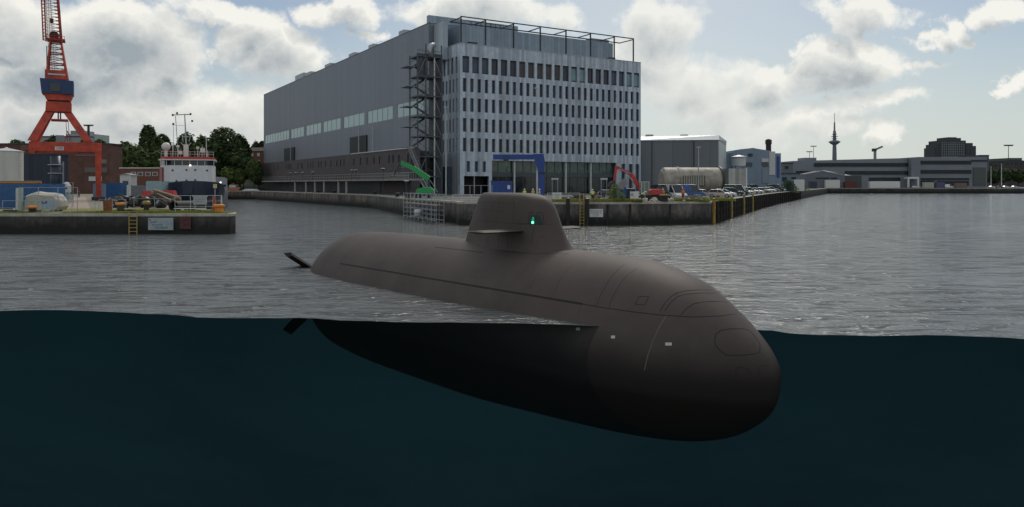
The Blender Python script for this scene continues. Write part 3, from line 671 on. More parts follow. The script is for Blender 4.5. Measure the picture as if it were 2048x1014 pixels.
# roof storey and steel frame
pt = 36.4
MB(LO).box(2.0, fac_u(1226, OA, 4), 4, SDp - .05, 31.73, pt).build('penthouse', m_pent, off_)
MB(LO).box(fac_u(1150, OA, 4) + 5, fac_u(1226, OA, 4) - .5, 4.8, 7, pt, pt + .8).build('roof_plant', m_grey, off_)
fr_ = []
xs = [fac_u(px, OA, .3) for px in (922, 971, 1027, 1080.6, 1132, 1181, 1228.5, 1266.7)]
mat_fr = mat('frame_black', (.02, .025, .03), .5)
for x in xs:
    MB(LO).box(x - .11, x + .11, .2, .42, 32.0, 37.0).build('frame_post', mat_fr, off_)
    MB(LO).box(x - .08, x + .08, .42, 4.8, 36.82, 37.0).build('frame_beam', mat_fr, off_)
MB(LO).box(xs[0] - .1, xs[-1] + .1, .2, .42, 37.0, 37.18).box(xs[0] - .1, xs[-1] + .1, 4.8, 5.0, 36.8, 37.0).build('frame_rail', mat_fr, off_)
mb = MB(LO)
for i in range(7): mb.box(4.5 + i * 1.1, 4.6 + i * 1.1, 4.1, 4.2, pt, 37.4)
mb.box(3.5, 12, 4.1, 4.2, 37.3, 37.4); mb.build('roof_railing', mat_fr, off_)
for (x, w) in ((3.0, 1.8), (37.0, 1.6)): MB(LO).box(x, x + w, 2.0, 2.9, 31.9, 32.9).build('roof_unit', m_dsteel, off_)
MB(LO).box(-1.1, -.05, 5.0, SDp - .1, 29.6, 36.9).build('light_panel_shaft', panel_mat('light_shaft_sheet', (.36, .42, .48), .35, var=.12, axis=2, seam=.7), off_)
MB(LO).box(-.9, -.05, 3.4, SDp - .1, ZM, 9).build('service_door_bay', mat('service_blue_grey', (.05, .07, .1), .6), off_)

# ------------------------------------------------------------------ hall
HC = OA + fu * (-2.08) + fv * 9.3
m_hall = panel_mat('hall_cladding', (.20, .225, .275), 1.1, var=.055, axis=1, hpitch=None, seam=.9, metal=.2, rough=.55)
hall = thing('production_hall', 'huge grey windowless hall with a strip of pale windows, left of the office block', 'industrial hall', (HC.x, HC.y, ZM), TH)
ts = [side_t(px, HC) for px in (530, 578, 581.5, 607.5, 612, 642, 646, 681, 687, 728.6, 735, 785.5, 794)] + [2.5]
wt = [(ts[13], ts[12]), (ts[11], ts[10]), (ts[9], ts[8]), (ts[7], ts[6]), (ts[5], ts[4]), (ts[3], ts[2]), (ts[1], ts[0])]
HL = 138.0
mb = MB(LO); y = 0
mb.box(0, .4, 0, HL, ZM, 19.85); mb.box(0, .4, 0, HL, 22.75, 37.2)
for (a, c) in wt: mb.box(0, .4, y, a, 19.85, 22.75); y = c
mb.box(0, .4, y, HL, 19.85, 22.75)
mb.box(.4, 22, 0, .4, ZM, 37.2); mb.box(.4, 22, HL - .4, HL, ZM, 37.2); mb.box(21.6, 22, .4, HL - .4, ZM, 37.2)
mb.build('wall', m_hall, hall)
m_hw = glass_mat('hall_pale_glass', (.34, .48, .51), .25, .5, var=.08, scale=.15)
for (a, c) in wt: MB(LO).box(.1, .16, a - .02, c + .02, 19.83, 22.77).build('strip_window', m_hw, hall)
MB(LO).box(.4, 21.6, .4, HL - .4, 36.4, 36.6).build('roof', m_conc, hall)
for (a, c) in wt:
    k = max(2, round((c - a) / 3.4))
    for i in range(1, k): MB(LO).box(.05, .2, a + (c - a) * i / k - .05, a + (c - a) * i / k + .05, 19.85, 22.75).build('glazing_bar', mat('glazing_bar_grey', (.2, .28, .3), .5), hall)
MB(LO).box(-.05, .45, -.05, HL + .05, 37.2, 37.32).build('roof_edge', m_dsteel, hall)
MB(LO).box(-.02, 20.5, -.03, .9, 37.33, 38.8).build('front_parapet', m_pent, hall)
for (px, w, h) in ((600, 9, 2.2), (618, 5, 1.6), (657, 5, 1.5), (705, 4, 1.5), (744, 3.2, 1.5), (805, 2.8, 1.6)):
    t = side_t(px, HC, -1.5); MB(LO).box(1.2, 4, t - w / 2, t + w / 2, 36.6, 37.2 + h).build('roof_ventilator', m_galv, hall)
# loading bays
for (pa, pb, z0, z1) in ((702, 735, 12.2, 17.2), (570, 590, 12.2, 17.0)):
    a, c = side_t(pb, HC), side_t(pa, HC); MB(LO).box(-.35, -.02, a, c, z0, z1).build('loading_bay', mat('bay_dark', (.018, .022, .026), .6), hall)
for px in (748, 720, 583): t = side_t(px, HC, .6); MB(LO).tube([(-.9, t, 12.2), (-.9, t, 19)], .12, 8).build('flue_pipe', m_galv, hall)

# low dark annex
ext_ = thing('hall_annex', 'low dark brown annex with slit windows and a raised walkway along the hall', 'annex building', (HC.x, HC.y, ZM), TH)
AO = LO
m_ann = panel_mat('annex_brick', (.085, .075, .082), .9, var=.12, axis=1, hpitch=.5, seam=.93, metal=0, rough=.85)
AE = side_t(516, HC, 8)
slits = []
for px in (707.7, 720.8, 734, 748, 759, 778, 786, 797.6, 816, 688, 681, 673.6, 661.7, 651, 642, 637, 626, 621.5, 616, 605, 602, 596, 582, 579, 576.5, 573, 556, 548, 535, 530, 526.5, 521.6):
    slits.append(side_t(px, HC, 8))
slits.sort(); mb = MB(AO); y = -9.6
mb.box(-8, -7.6, -9.6, AE, ZM, 9.7); mb.box(-8, -7.6, -9.6, AE, 11.15, 12.1)
for t in slits: mb.box(-8, -7.6, y, t - .33, 9.7, 11.15); y = t + .33
mb.box(-8, -7.6, y, AE, 9.7, 11.15)
mb.box(-7.6, -6.2, -9.6, -9.2, ZM, 12.1).box(-6.6, -6.2, -9.2, 0, ZM, 12.1).box(-6.2, -.02, -.4, 0, ZM, 12.1).box(-7.6, -.02, AE - .4, AE, ZM, 12.1)
mb.build('wall', m_ann, ext_)
MB(AO).box(-7.6, -6.7, -9.2, AE - .4, 11.7, 11.9).box(-6.7, -.02, .02, AE - .4, 11.7, 11.9).build('roof', m_conc, ext_)
for t in slits: MB(AO).box(-7.72, -7.66, t - .33, t + .33, 9.7, 11.15).build('slit_window', wins[0], ext_)
te = side_t(702, HC, 8); MB(AO).box(-8.12, -7.5, -9.7, te, 12.1, 12.28).build('terrace_edge', m_offw, ext_)
MB(AO).box(-11, -8, -15.4, AE - 3, 6.3, 6.62).build('walkway', m_conc, ext_)
MB(AO).box(-8.1, -8.01, 5, AE - 3, ZM, 6.3).build('ground_floor_glazing', mat('annex_ground_floor', (.04, .05, .065), .35, var=.5, scale=.25, stretch=(1, 1, .1)), ext_)
for px in (648, 677, 693, 630, 612, 590): t = side_t(px, HC, 10.6); MB(AO).box(-10.75, -10.45, t - .15, t + .15, ZM, 6.3).build('walkway_column', m_offw, ext_)
mb = MB(AO); k = 0
t = -15.3
while t < AE - 3: mb.box(-10.97, -10.93, t - .02, t + .02, 6.62, 7.7); t += .5 if t < 8 else 1.6
for z in (7.15, 7.7): mb.box(-10.98, -10.92, -15.4, AE - 3, z - .03, z + .03)
for k in range(7): mb.box(-10.9 + k * .45, -10.87 + k * .45, -15.4, -15.36, 6.62, 7.7)
mb.box(-11, -8, -15.42, -15.36, 7.67, 7.73); mb.build('walkway_railing', m_galv, ext_)
mb = MB(AO)                                            # outside stair from the walkway down to the quay
for k in range(16): mb.box(-8.9, -7.7, -15.7 - k * .28 - .28, -15.7 - k * .28, 6.4 - k * .2 - .05, 6.4 - k * .2)
mb.bar((-8.9, -15.5, 6.4), (-8.9, -20.2, 3.25), .08, .25).bar((-7.7, -15.5, 6.4), (-7.7, -20.2, 3.25), .08, .25).bar((-8.9, -15.5, 7.5), (-8.9, -20.2, 4.3), .06).bar((-7.7, -15.5, 7.5), (-7.7, -20.2, 4.3), .06)
mb.build('quay_stair', m_galv, ext_)

# escape stair tower at the corner
m_tow = mat('tower_steel', (.07, .085, .10), .5, .3, var=.2)
st = thing('stair_tower', 'open dark steel escape stair between the hall and the office block', 'stair tower', (HC.x, HC.y, ZM), TH)
X0, X1, Y0, Y1 = -6.0, -1.2, -8.2, -4.6
lv = [6.95, 10.6, 14.3, 18.0, 21.7, 25.3, 29.0]
mb = MB(LO)
for (x, y) in ((X0, Y0), (X0, Y1), (X1, Y0), (X1, Y1), (-4.4, Y0)): mb.box(x - .1, x + .1, y - .1, y + .1, ZM, 31.4 if x > -5 else 29.6)
mb.build('frame_columns', m_tow, st)
MB(LO).box(-2.75, -2.55, Y0 - .1, Y0 + .1, ZM, 29).build('pale_downpipe', m_offw, st)
for i, z in enumerate(lv):
    pl = MB(LO).box(X0 - .15, X1 + .1, Y0 - .15, Y1 + .15, z, z + .22).build('landing', m_tow, st)
    mb = MB(LO)
    for q in range(12): x = X0 + (X1 - X0) * q / 11; mb.box(x - .02, x + .02, Y0 - .14, Y0 - .1, z + .22, z + 1.2)
    mb.box(X0 - .1, X1, Y0 - .15, Y0 - .09, z + 1.17, z + 1.23); mb.build('landing_rail', m_tow, pl)
for i in range(len(lv) - 1):
    z0, z1 = lv[i], lv[i + 1]; zm = (z0 + z1) / 2; mb = MB(LO)
    mb.bar((-3.2, Y0 + .8, z0 + .2), (X0 - .2, Y0 + .8, zm), .16, .35).bar((-3.2, Y1 - .8, z1 + .1), (X0 - .2, Y1 - .8, zm), .16, .35)
    mb.bar((-3.2, Y0 + .2, z0 + 1.2), (X0 - .2, Y0 + .2, zm + 1.1), .07).bar((-3.2, Y1 - .2, z1 + 1.1), (X0 - .2, Y1 - .2, zm + 1.1), .07)
    mb.build('stair_flight', m_tow, st)
    mb = MB(LO).box(X0 - 2.1, X0 - .15, Y0 + .2, Y1 - .1, zm - .05, zm + .08)
    for q in range(7): x = X0 - 2.08 + q * .32; mb.box(x, x + .035, Y0 + .2, Y0 + .24, zm + .08, zm + 1.15)
    mb.box(X0 - 2.1, X0 - .15, Y0 + .2, Y0 + .24, zm + 1.1, zm + 1.16).box(X0 - 2.1, X0 - 2.05, Y0 + .2, Y1 - .1, zm + 1.1, zm + 1.16)
    mb.build('half_landing', m_grey, st)
mb = MB(LO)
for i in range(len(lv) - 1): mb.bar((X0, Y0 - .05, lv[i] + .2), (-4.4, Y0 - .05, lv[i + 1]), .09).bar((X1, Y0 - .05, lv[i] + .2), (-2.8, Y0 - .05, lv[i + 1]), .09)
mb.build('bracing', m_grey, st)
MB(LO).box(-1.9, X1 + 1.0, Y0 + 1.6, Y1 + .5, ZM, 30.0).build('dark_shaft', mat('shaft_dark', (.05, .06, .075), .6), st)
MB(LO).box(-2.3, -1.4, Y0 + .6, Y0 + 1.1, ZM + 7.5, 28.5).build('shaft_cladding', m_ann, st)
MB(LO).tube([(-3.6, Y0, 29.2), (-3.6, Y0, 30.6), (-3.2, Y0 + .3, 31.3), (-2.3, Y0 + 1, 31.6)], .45, 10).build('vent_cowl', m_galv, st, smooth=True)
mb = MB(LO).box(X0 - .1, -3.9, Y0 + .2, Y0 + .26, 25.6, 29.6); mb.build('mesh_screen', mat('mesh_screen', (.07, .085, .1), .6), st)
mb = MB(LO).bar((-8.6, -10.8, 12.2), (-6.2, -10.8, 6.95), .1, .3).bar((-8.6, -9.8, 12.2), (-6.2, -9.8, 6.95), .1, .3).bar((-8.6, -10.8, 13.3), (-6.2, -10.8, 8.0), .06)
mb.build('lower_flight', m_grey, st)

# the whole block stands on the land well behind the quay edge: set it at its true size there
for o_ in (off_, hall, ext_, st):
    o_.location = (o_.location.x * 1.3, o_.location.y * 1.3, 2.45); o_.scale = (1.3, 1.3, 1.3)

# ------------------------------------------------------------------ street furniture on the main quay
def lamp_post(x, y, h, z0, label, r=.05, head='disc'):
    t = thing('street_lamp', label, 'street lamp', (x, y, z0), 0, 'black lamps in front of the hall' if head == 'disc' else None)
    MB().tube([(0, 0, 0), (0, 0, h)], r, 8, r * .7).build('pole', m_dsteel, t)
    MB().lathe([(.1, h - .5), (.16, h - .45), (.16, h - .05)], n=10).build('lantern', m_dsteel, t)
    MB().lathe([(.05, h - .04), (.5, h - .02), (.42, h + .08), (.05, h + .12)], n=14).build('lamp_shade', m_offw, t)
    return t
words_ = ['leftmost', 'second from the left', 'third from the left', 'fourth from the left', 'fifth from the left', 'sixth from the left']
for i, (px, py, D) in enumerate(((581, 346, 241), (592, 345, 236), (605, 345, 230), (626, 344, 221), (704, 340, 194), (712, 340, 191))):
    lamp_post(gx(px, D), D, gz(py, D) - ZM, ZM, 'black lamp with pale disc shade, %s in the row before the hall' % words_[i])
lamp_post(gx(766, 164), 164, gz(337, 164) - ZM, ZM, 'tallest black lamp with white disc shade near the walkway end')
lamp_post(gx(812.6, 138), 138, gz(362, 138) - ZM, ZM, 'short thick pale lamp beside the green lift', .14)
def flood_mast(px, py, D, z0, label, m=m_galv, r=.11, kind='cap'):
    h = gz(py, D) - z0; t = thing('light_mast', label, 'light mast', (gx(px, D), D, z0))
    MB().tube([(0, 0, 0), (0, 0, h)], r * 1.3, 8, r * .7).build('pole', m, t)
    if kind == 'cap': MB().cbox((0, 0, h + .06), .9, .35, .14).build('lamp_head', m_offw, t)
    else:
        w = kind; MB().cbox((0, 0, h), w, w * .4, .12 * w / 3 + .1).build('lamp_frame', m, t)
        for k in (-1, -.5, 0, .5, 1): MB().cbox((k * w * .42, 0, h - w * .08), w * .13, w * .12, w * .1).build('floodlight', m_grey, t)
    return t
flood_mast(892, 215, 128, ZM, 'tall slim grey mast before the office corner')
flood_mast(1074, 177, 120, ZM, 'tall slim pale mast beside the blue jib crane')
flood_mast(1397, 295, 158, ZM, 'thin grey mast before the large rusty tank')
flood_mast(1619, 303, 900, ZM, 'short far floodlight mast left of the television tower', m_dsteel, .35, 7)
flood_mast(1627, 292, 900, ZM, 'tall far floodlight mast left of the television tower', m_dsteel, .35, 7)
flood_mast(2017, 290, 700, ZM, 'far floodlight mast at the right edge of the harbour', m_dsteel, .35, 8)
flood_mast(1982, 333, 480, ZM, 'pale pole lamp right of the terminal building', m_offw, .25)
flood_mast(2003, 328, 480, ZM, 'pale pole lamp furthest right along the far quay', m_offw, .25)
t = flood_mast(177, 250, 330, ZM, 'dark stout light tower behind the red crane', m_dsteel, .7, 4)
# white scaffold in the bay
sc = thing('scaffold', 'pale tube scaffold hanging on the quay wall beside the submarine sail', 'scaffold', (-14.9, 123, 0))
e0, e1 = Vector((-16.6, 125, 0)), Vector((-9.4, 107.4, 0)); ed = (e1 - e0).normalized(); en = Vector((ed.y, -ed.x, 0))
if en.y > 0: en = -en
so_ = sc.location
for off2 in (.35, 1.5):
    for k in range(9):
        p = e0 + ed * (k * 19 / 8) + en * off2; MB(so_).tube([(p.x, p.y, .1), (p.x, p.y, 4.3)], .05, 6).build('upright', m_galv, sc)
    for z in (.5, 1.2, 1.9, 2.6, 3.3, 4.2):
        a, c = e0 + en * off2, e1 + en * off2; MB(so_).tube([(a.x, a.y, z), (c.x, c.y, z)], .055, 6).build('ledger', m_galv if z in (.5, 1.9, 3.3) else m_grey, sc)
for k in range(3):
    a = e0 + ed * (2 + k * 5.5) + en * 1.55; c = a + ed * 3.5; MB(so_).tube([(a.x, a.y, .5), (c.x, c.y, 3.4)], .045, 6).build('brace', m_galv, sc)
a, c = e0 + en * .9, e1 + en * .9
MB(so_).bar((a.x, a.y, 2.65), (c.x, c.y, 2.65), 1.0, .06).build('platform', m_wood, sc)
p = e0 + ed * 11 + en * 2.0
dv = thing('white_tank_drum', 'round white drum hung in the scaffold', 'drum', (p.x, p.y, 1.3)); MB().lathe([(.3, -.55), (.55, -.5), (.6, 0), (.55, .5), (.3, .55)], n=16).build('shell', m_offw, dv, smooth=True); MB().lathe([(.12, .55), (.12, .75)], n=8).build('neck', m_grey, dv)
MB().lathe([(.62, -.06), (.64, 0), (.62, .06)], n=16).build('hoop', m_grey, dv)
# green lift
gl = thing('telescopic_lift', 'bright green telescopic boom lift parked on the quay before the stair tower', 'boom lift', (gx(850, 133), 133, ZM))
def G_(x, y): return ((x - 850) / F * 133, 0, gz(y, 133) - ZM)
MB().box(-1.5, 1.2, -1.1, 1.1, .35, .75).build('chassis', m_dsteel, gl)
for (x, y) in ((-1.0, -1.0), (.8, -1.0), (-1.0, 1.0), (.8, 1.0)): MB().lathe([(.15, -.16), (.45, -.16), (.45, .16), (.15, .16)], (x, y, .45), 14, 'y').build('wheel', m_black, gl)
MB().extrude([(-1.6, .9), (-1.4, 1.55), (-.2, 1.95), (1.2, 1.85), (1.6, 1.3), (1.5, .85)], 0, -.9, .9).build('turret', m_green, gl, bevel=.05)
bm0, bm1, bm2 = G_(858, 358), G_(826, 336), G_(802, 326)
MB().bar(bm0, bm1, .7, .95).build('boom', m_green, gl, bevel=.04); MB().bar(bm1, bm2, .5, .7).build('boom_extension', m_green, gl)
MB().bar(G_(858, 358), G_(858, 374), .35, .5).build('boom_pivot', m_dsteel, gl)
MB().bar(G_(802, 325), G_(788, 350), .2, .22).bar(G_(803, 326), G_(797, 348), .12).build('fly_jib', m_dsteel, gl)
bq = G_(788, 352); MB().box(bq[0] - .7, bq[0] + .5, -.5, .5, bq[2] - .1, bq[2]).box(bq[0] - .7, bq[0] + .5, -.5, -.45, bq[2] + .9, bq[2] + .96).box(bq[0] - .7, bq[0] - .64, -.5, -.44, bq[2], bq[2] + .9).box(bq[0] + .44, bq[0] + .5, -.5, -.44, bq[2], bq[2] + .9).build('basket', m_dsteel, gl)
# blue jib crane
jc = thing('jib_crane', 'dark blue pillar jib crane with a horizontal beam before the glass lobby', 'jib crane', (gx(1083, 118), 118, ZM))
def J_(x, y): return ((x - 1083) / F * 118, gz(y, 118) - ZM)
MB().box(-.45, .45, -.45, .45, 0, J_(0, 345)[1]).build('pillar', m_blue, jc, bevel=.03)
MB().box(-.75, .75, -.6, .6, J_(0, 346)[1], J_(0, 344.5)[1]).build('slewing_ring', m_dsteel, jc)
MB().extrude([(-.5, J_(0, 344)[1]), (.35, J_(0, 344)[1]), (.5, J_(0, 320)[1]), (.3, J_(0, 308)[1]), (-1.3, J_(0, 308)[1]), (-1.1, J_(0, 320)[1])], 0, -.4, .4).build('knee', m_blue, jc)
MB().box(J_(986, 0)[0], -1.2, -.3, .3, J_(0, 317.5)[1], J_(0, 309)[1]).box(J_(986, 0)[0], -1.2, -.32, .32, J_(0, 319)[1], J_(0, 317.6)[1]).build('beam', m_blue, jc)
MB().box(J_(1007, 0)[0], J_(1017, 0)[0], -.5, .5, J_(0, 322)[1], J_(0, 311)[1]).build('trolley', m_crane_navy, jc)
MB().tube([(J_(1013, 0)[0], 0, J_(0, 322)[1]), (J_(1013, 0)[0], 0, J_(0, 333)[1])], .09, 6).build('hoist_hook', m_yel, jc)
MB().tube([(-.7, -.5, .5), (-.7, -.5, J_(0, 342)[1])], .13, 8).build('ladder_pipe', m_offw, jc)
def container(px0, px1, ytop, ybot, D, label, m, depth=2.4, rz=0, z0=None, ribs=True, name='shipping_container', h=None):
    z0 = z0 if z0 is not None else ZM; x0, x1 = gx(px0, D), gx(px1, D); w = x1 - x0; h = h or gz(ytop, D) - z0
    t = thing(name, label, 'container', ((x0 + x1) / 2, D + depth / 2, z0), rz)
    MB().box(-w / 2, w / 2, -depth / 2, depth / 2, .12, h).build('body', m, t)
    if ribs:
        mb = MB(); k = max(4, int(w / .35))
        for i in range(k): x = -w / 2 + .15 + (w - .3) * i / k; mb.box(x, x + .12, -depth / 2 - .035, -depth / 2 + .01, .25, h - .12)
        mb.build('corrugation', m, t)
    mb = MB()
    for sx in (-1, 1):
        for z in (0, h - .13): mb.box(sx * w / 2 - .09, sx * w / 2 + .09, -depth / 2 - .04, -depth / 2 + .12, z, z + .16)
    mb.build('corner_castings', m_dsteel, t)
    return t
c_ = container(982, 1025, 362, 0, 119, 'deep blue container before the glass lobby, left of the jib crane', m_blue)
MB().box(.9, 1.35, -1.26, -1.21, 1.7, 2.3).build('notice', m_white, c_)
# railing, people
def railing(pts, z0, h, label, m=m_galv, step=2.2, rails=(1.0, .5), name='railing', th=.04, cat='railing', grp=None):
    t = thing(name, label, cat, (pts[0][0], pts[0][1], z0), 0, grp); o0 = Vector((pts[0][0], pts[0][1], 0)); k_ = 0
    for a, c in zip(pts[:-1], pts[1:]):
        a, c = Vector((*a, 0)) - o0, Vector((*c, 0)) - o0; n_ = max(1, round((c - a).length / step))
        for i in range(n_ + (1 if c == Vector((*pts[-1], 0)) - o0 else 0)):
            p = a.lerp(c, i / n_); MB().tube([p, p + Vector((0, 0, h))], th, 6).build('post', m, t)
        for r_ in rails: MB().tube([a + Vector((0, 0, h * r_)), c + Vector((0, 0, h * r_))], th * .85, 6).build('rail', m, t)
    return t
railing([(gx(918, 112), 112), (gx(984, 112), 112)], ZM, gz(371, 112) - ZM, 'tall pale barrier frame left of the blue container', m_galv, 1.6, (1.0,))
railing([(gx(905, 106.5), 106.5), (gx(962, 106.5), 106.5)], ZM, .95, 'low whitish double rail behind the sail', m_offw, 1.3, (1.0, .6, .25), th=.06)
railing([(gx(1095, 116), 116), (gx(1160, 116), 116)], ZM, 1.1, 'pale low hoarding rail right of the jib crane', m_offw, 2, (1.0, .7))
def person(px, D, z0, label, rz=0, vest=m_vest, helmet=m_white, pose='stand', trous=None):
    t = thing('person', label, 'person', (gx(px, D), D, z0), rz)
    J = {'hip': (0, 0, .95), 'chest': (0, 0, 1.35), 'neck': (0, 0, 1.5), 'head': (0, -.01, 1.62), 'top': (0, 0, 1.74), 'shL': (-.19, 0, 1.43), 'elL': (-.26, .02, 1.15), 'haL': (-.24, -.1, .92), 'fiL': (-.24, -.14, .82),
         'shR': (.19, 0, 1.43), 'elR': (.26, .02, 1.15), 'haR': (.24, -.1, .92), 'fiR': (.24, -.14, .82), 'knL': (-.11, -.02, .5), 'anL': (-.12, .02, .09), 'toL': (-.13, -.16, .04), 'knR': (.11, .02, .5), 'anR': (.12, .06, .09), 'toR': (.13, -.12, .04), 'hlL': (-.1, 0, .9), 'hlR': (.1, 0, .9)}
    if pose == 'bend': J.update(chest=(0, -.3, 1.22), neck=(0, -.42, 1.3), head=(0, -.52, 1.36), top=(0, -.58, 1.44), shL=(-.19, -.34, 1.24), shR=(.19, -.34, 1.24), elL=(-.24, -.42, .95), elR=(.24, -.42, .95), haL=(-.2, -.52, .7), haR=(.2, -.52, .7), fiL=(-.2, -.55, .6), fiR=(.2, -.55, .6))
    Rd = {'hip': .15, 'chest': .17, 'neck': .06, 'head': .1, 'top': .07, 'shL': .07, 'shR': .07, 'elL': .05, 'elR': .05, 'haL': .035, 'haR': .035, 'fiL': .03, 'fiR': .03, 'hlL': .1, 'hlR': .1, 'knL': .065, 'knR': .065, 'anL': .045, 'anR': .045, 'toL': .04, 'toR': .04}
    E = [('hip', 'chest'), ('chest', 'neck'), ('neck', 'head'), ('head', 'top'), ('chest', 'shL'), ('shL', 'elL'), ('elL', 'haL'), ('haL', 'fiL'), ('chest', 'shR'), ('shR', 'elR'), ('elR', 'haR'), ('haR', 'fiR'), ('hip', 'hlL'), ('hlL', 'knL'), ('knL', 'anL'), ('anL', 'toL'), ('hip', 'hlR'), ('hlR', 'knR'), ('knR', 'anR'), ('anR', 'toR')]
    def skin(name, ks, m, grow=0):
        es = [e for e in E if e[0] in ks and e[1] in ks]; kk = [k for k in J if any(k in e for e in es)]
        me = bpy.data.meshes.new(name); me.from_pydata([J[k] for k in kk], [(kk.index(a), kk.index(c)) for a, c in es], []); me.materials.append(m)
        o = bpy.data.objects.new(name, me); COL.objects.link(o); o.parent = t
        sm = o.modifiers.new('skin', 'SKIN'); 
        for i, k in enumerate(kk): sv = me.skin_vertices[0].data[i] if me.skin_vertices else None
        if me.skin_vertices:
            for i, k in enumerate(kk): me.skin_vertices[0].data[i].radius = (Rd[k] + grow, Rd[k] + grow); me.skin_vertices[0].data[i].use_root = (k == kk[0])
        o.modifiers.new('sub', 'SUBSURF').levels = 1; return o
    skin('body', list(J), m_skin)
    skin('trousers', ['hip', 'hlL', 'hlR', 'knL', 'knR', 'anL', 'anR'], trous or m_trous, .018)
    skin('vest', ['hip', 'chest', 'shL', 'shR', 'elL', 'elR'], vest, .025)
    h = Vector(J['top']); MB().sphere(h - Vector((0, 0, .06)), .135, 12, 8, (1, 1.1, .85)).build('helmet', helmet, t, smooth=True)
    for s_ in (-1, 1): a = J['toL'] if s_ < 0 else J['toR']; MB().cbox((a[0], a[1] + .08, .05), .1, .28, .1).build('boot', m_black, t)
    return t
try:
    person(1185, 105.5, ZM, 'worker in yellow vest and white helmet standing alone right of the ladder', R(200))
    person(1049, 112, ZM, 'worker in yellow vest left of the pair seen over the sail', R(30))
    person(1066, 113, ZM, 'worker in dull yellow vest behind the top of the sail', R(150), mat('dull_vest', (.45, .42, .08), .6))
    person(1079, 111, ZM, 'worker in pale jacket beside the blue crane pillar', R(90), m_offw)
    person(1283, 106.5, ZM, 'worker in pale yellow jacket beside the red excavator', R(80), mat('pale_vest', (.55, .55, .3), .6), pose='bend')
    person(1366, 116, ZM, 'worker in orange red clothes before the blue van', R(20), mat('orange_vest', (.6, .16, .06), .6), m_red, trous=mat('red_trousers', (.2, .05, .04), .8))
    person(1326, 112, ZM, 'worker in orange vest behind the yellow rimmed bin', R(190), mat('orange_vest', (.6, .16, .06), .6), m_offw)
    person(158, 190, ZP, 'distant person in dark clothes walking on the pier road', R(0), m_black, m_black)
except Exception as e_: print('person', e_)
#==PART3==
# ------------------------------------------------------------------ vehicles
def car(kind, paint, name='parked_car'):
    """side profile along x (nose towards +x), width along y, origin at the ground under the middle"""
    t = bpy.data.objects.new(name, None); COL.objects.link(t)
    if kind == 'hatch': L_, W_, low, roof = 4.2, 1.75, [(-2.1, .35), (-2.1, .85), (-1.95, 1.0), (1.0, .95), (1.75, .85), (2.08, .68), (2.1, .35)], [(-1.95, 1.0), (-1.6, 1.42), (-.9, 1.5), (.1, 1.46), (1.0, .95)]
    elif kind == 'suv': L_, W_, low, roof = 4.6, 1.85, [(-2.3, .45), (-2.3, 1.0), (-2.2, 1.1), (1.1, 1.08), (1.95, .98), (2.28, .8), (2.3, .42)], [(-2.2, 1.1), (-1.95, 1.62), (-1.2, 1.72), (.2, 1.66), (1.1, 1.08)]
    elif kind == 'van': L_, W_, low, roof = 5.3, 2.0, [(-2.6, .4), (-2.6, 1.15), (1.5, 1.12), (2.3, .95), (2.62, .7), (2.6, .38)], [(-2.6, 1.15), (-2.58, 2.2), (-2.4, 2.35), (.7, 2.3), (1.0, 2.15), (1.6, 1.12)]
    else: L_, W_, low, roof = 4.6, 1.8, [(-2.3, .35), (-2.3, .85), (-2.1, .98), (.95, .95), (1.9, .84), (2.26, .66), (2.3, .35)], [(-1.9, .98), (-1.35, 1.38), (-.6, 1.46), (.2, 1.42), (.95, .95)]
    h = W_ / 2
    MB().extrude(low, 0, -h, h).build('body', paint, t, bevel=.07)
    # greenhouse: glass solid, tapered inwards, with a painted roof on top and pillars
    n_ = len(roof); ti = .16; vs = []
    for sg in (-1, 1):
        for (x, z) in roof: k = (z - roof[0][1]) / max(.01, max(r_[1] for r_ in roof) - roof[0][1]); vs.append((x, sg * (h - .04 - ti * k), z))
    fs = [(i, (i + 1) % n_, n_ + (i + 1) % n_, n_ + i) for i in range(n_)] + [tuple(range(n_)), tuple(range(2 * n_ - 1, n_ - 1, -1))]
    MB().add(vs, fs).build('windows', m_glass, t)
    top = [p for p in roof if p[1] > roof[0][1] + .25]; zt = max(p[1] for p in top); mb = MB()
    xs_ = sorted(p[0] for p in top); mb.box(xs_[0] + .05, xs_[-1] - .02, -(h - .04 - ti) - .01, h - .04 - ti + .01, min(zt, sorted(p[1] for p in top)[-2]) + .0, zt + .035)
    mb.build('roof', paint, t, bevel=.03)
    mb = MB()
    for sg in (-1, 1):
        for a, c in zip(roof[:-1], roof[1:]):
            if abs(a[1] - c[1]) > .2: mb.bar((a[0], sg * (h - .05), a[1]), (c[0], sg * (h - .03 - ti), c[1]), .09, .07)
        if kind == 'van': mb.box(-2.55, .15, sg * (h - .07) - .1, sg * (h - .07) + .1, 1.15, 2.28)
        else: xm = (roof[1][0] + roof[-1][0]) / 2; mb.bar((xm, sg * (h - .05), roof[0][1]), (xm, sg * (h - .03 - ti), zt), .08, .05)
    mb.build('pillars', paint, t)
    for (x, sg) in ((-L_ * .31, -1), (-L_ * .31, 1), (L_ * .32, -1), (L_ * .32, 1)):
        w = MB().lathe([(.2, -.1), (.33, -.11), (.33, .11), (.2, .1)], (x, sg * (h - .08), .33), 16, 'y').build('wheel', m_black, t)
        MB().lathe([(.05, -.02), (.2, -.02), (.2, .02), (.05, .02)], (x, sg * (h + .035), .33), 12, 'y').build('hubcap', m_galv, w)
    for sg in (-1, 1):
        MB().cbox((L_ / 2 - .1, sg * (h - .28), .68), .22, .36, .16).build('headlight', m_offw, t, bevel=.02)
        MB().cbox((-L_ / 2 + .03, sg * (h - .16), .88), .12, .2, .26).build('tail_light', m_red, t)
        MB().cbox((roof[-1][0] - .15, sg * (h + .08), roof[0][1] + .1), .12, .16, .12).build('wing_mirror', m_black, t)
    MB().cbox((L_ / 2 + .01, 0, .5), .05, .5, .12).build('number_plate', m_offw, t)
    return t
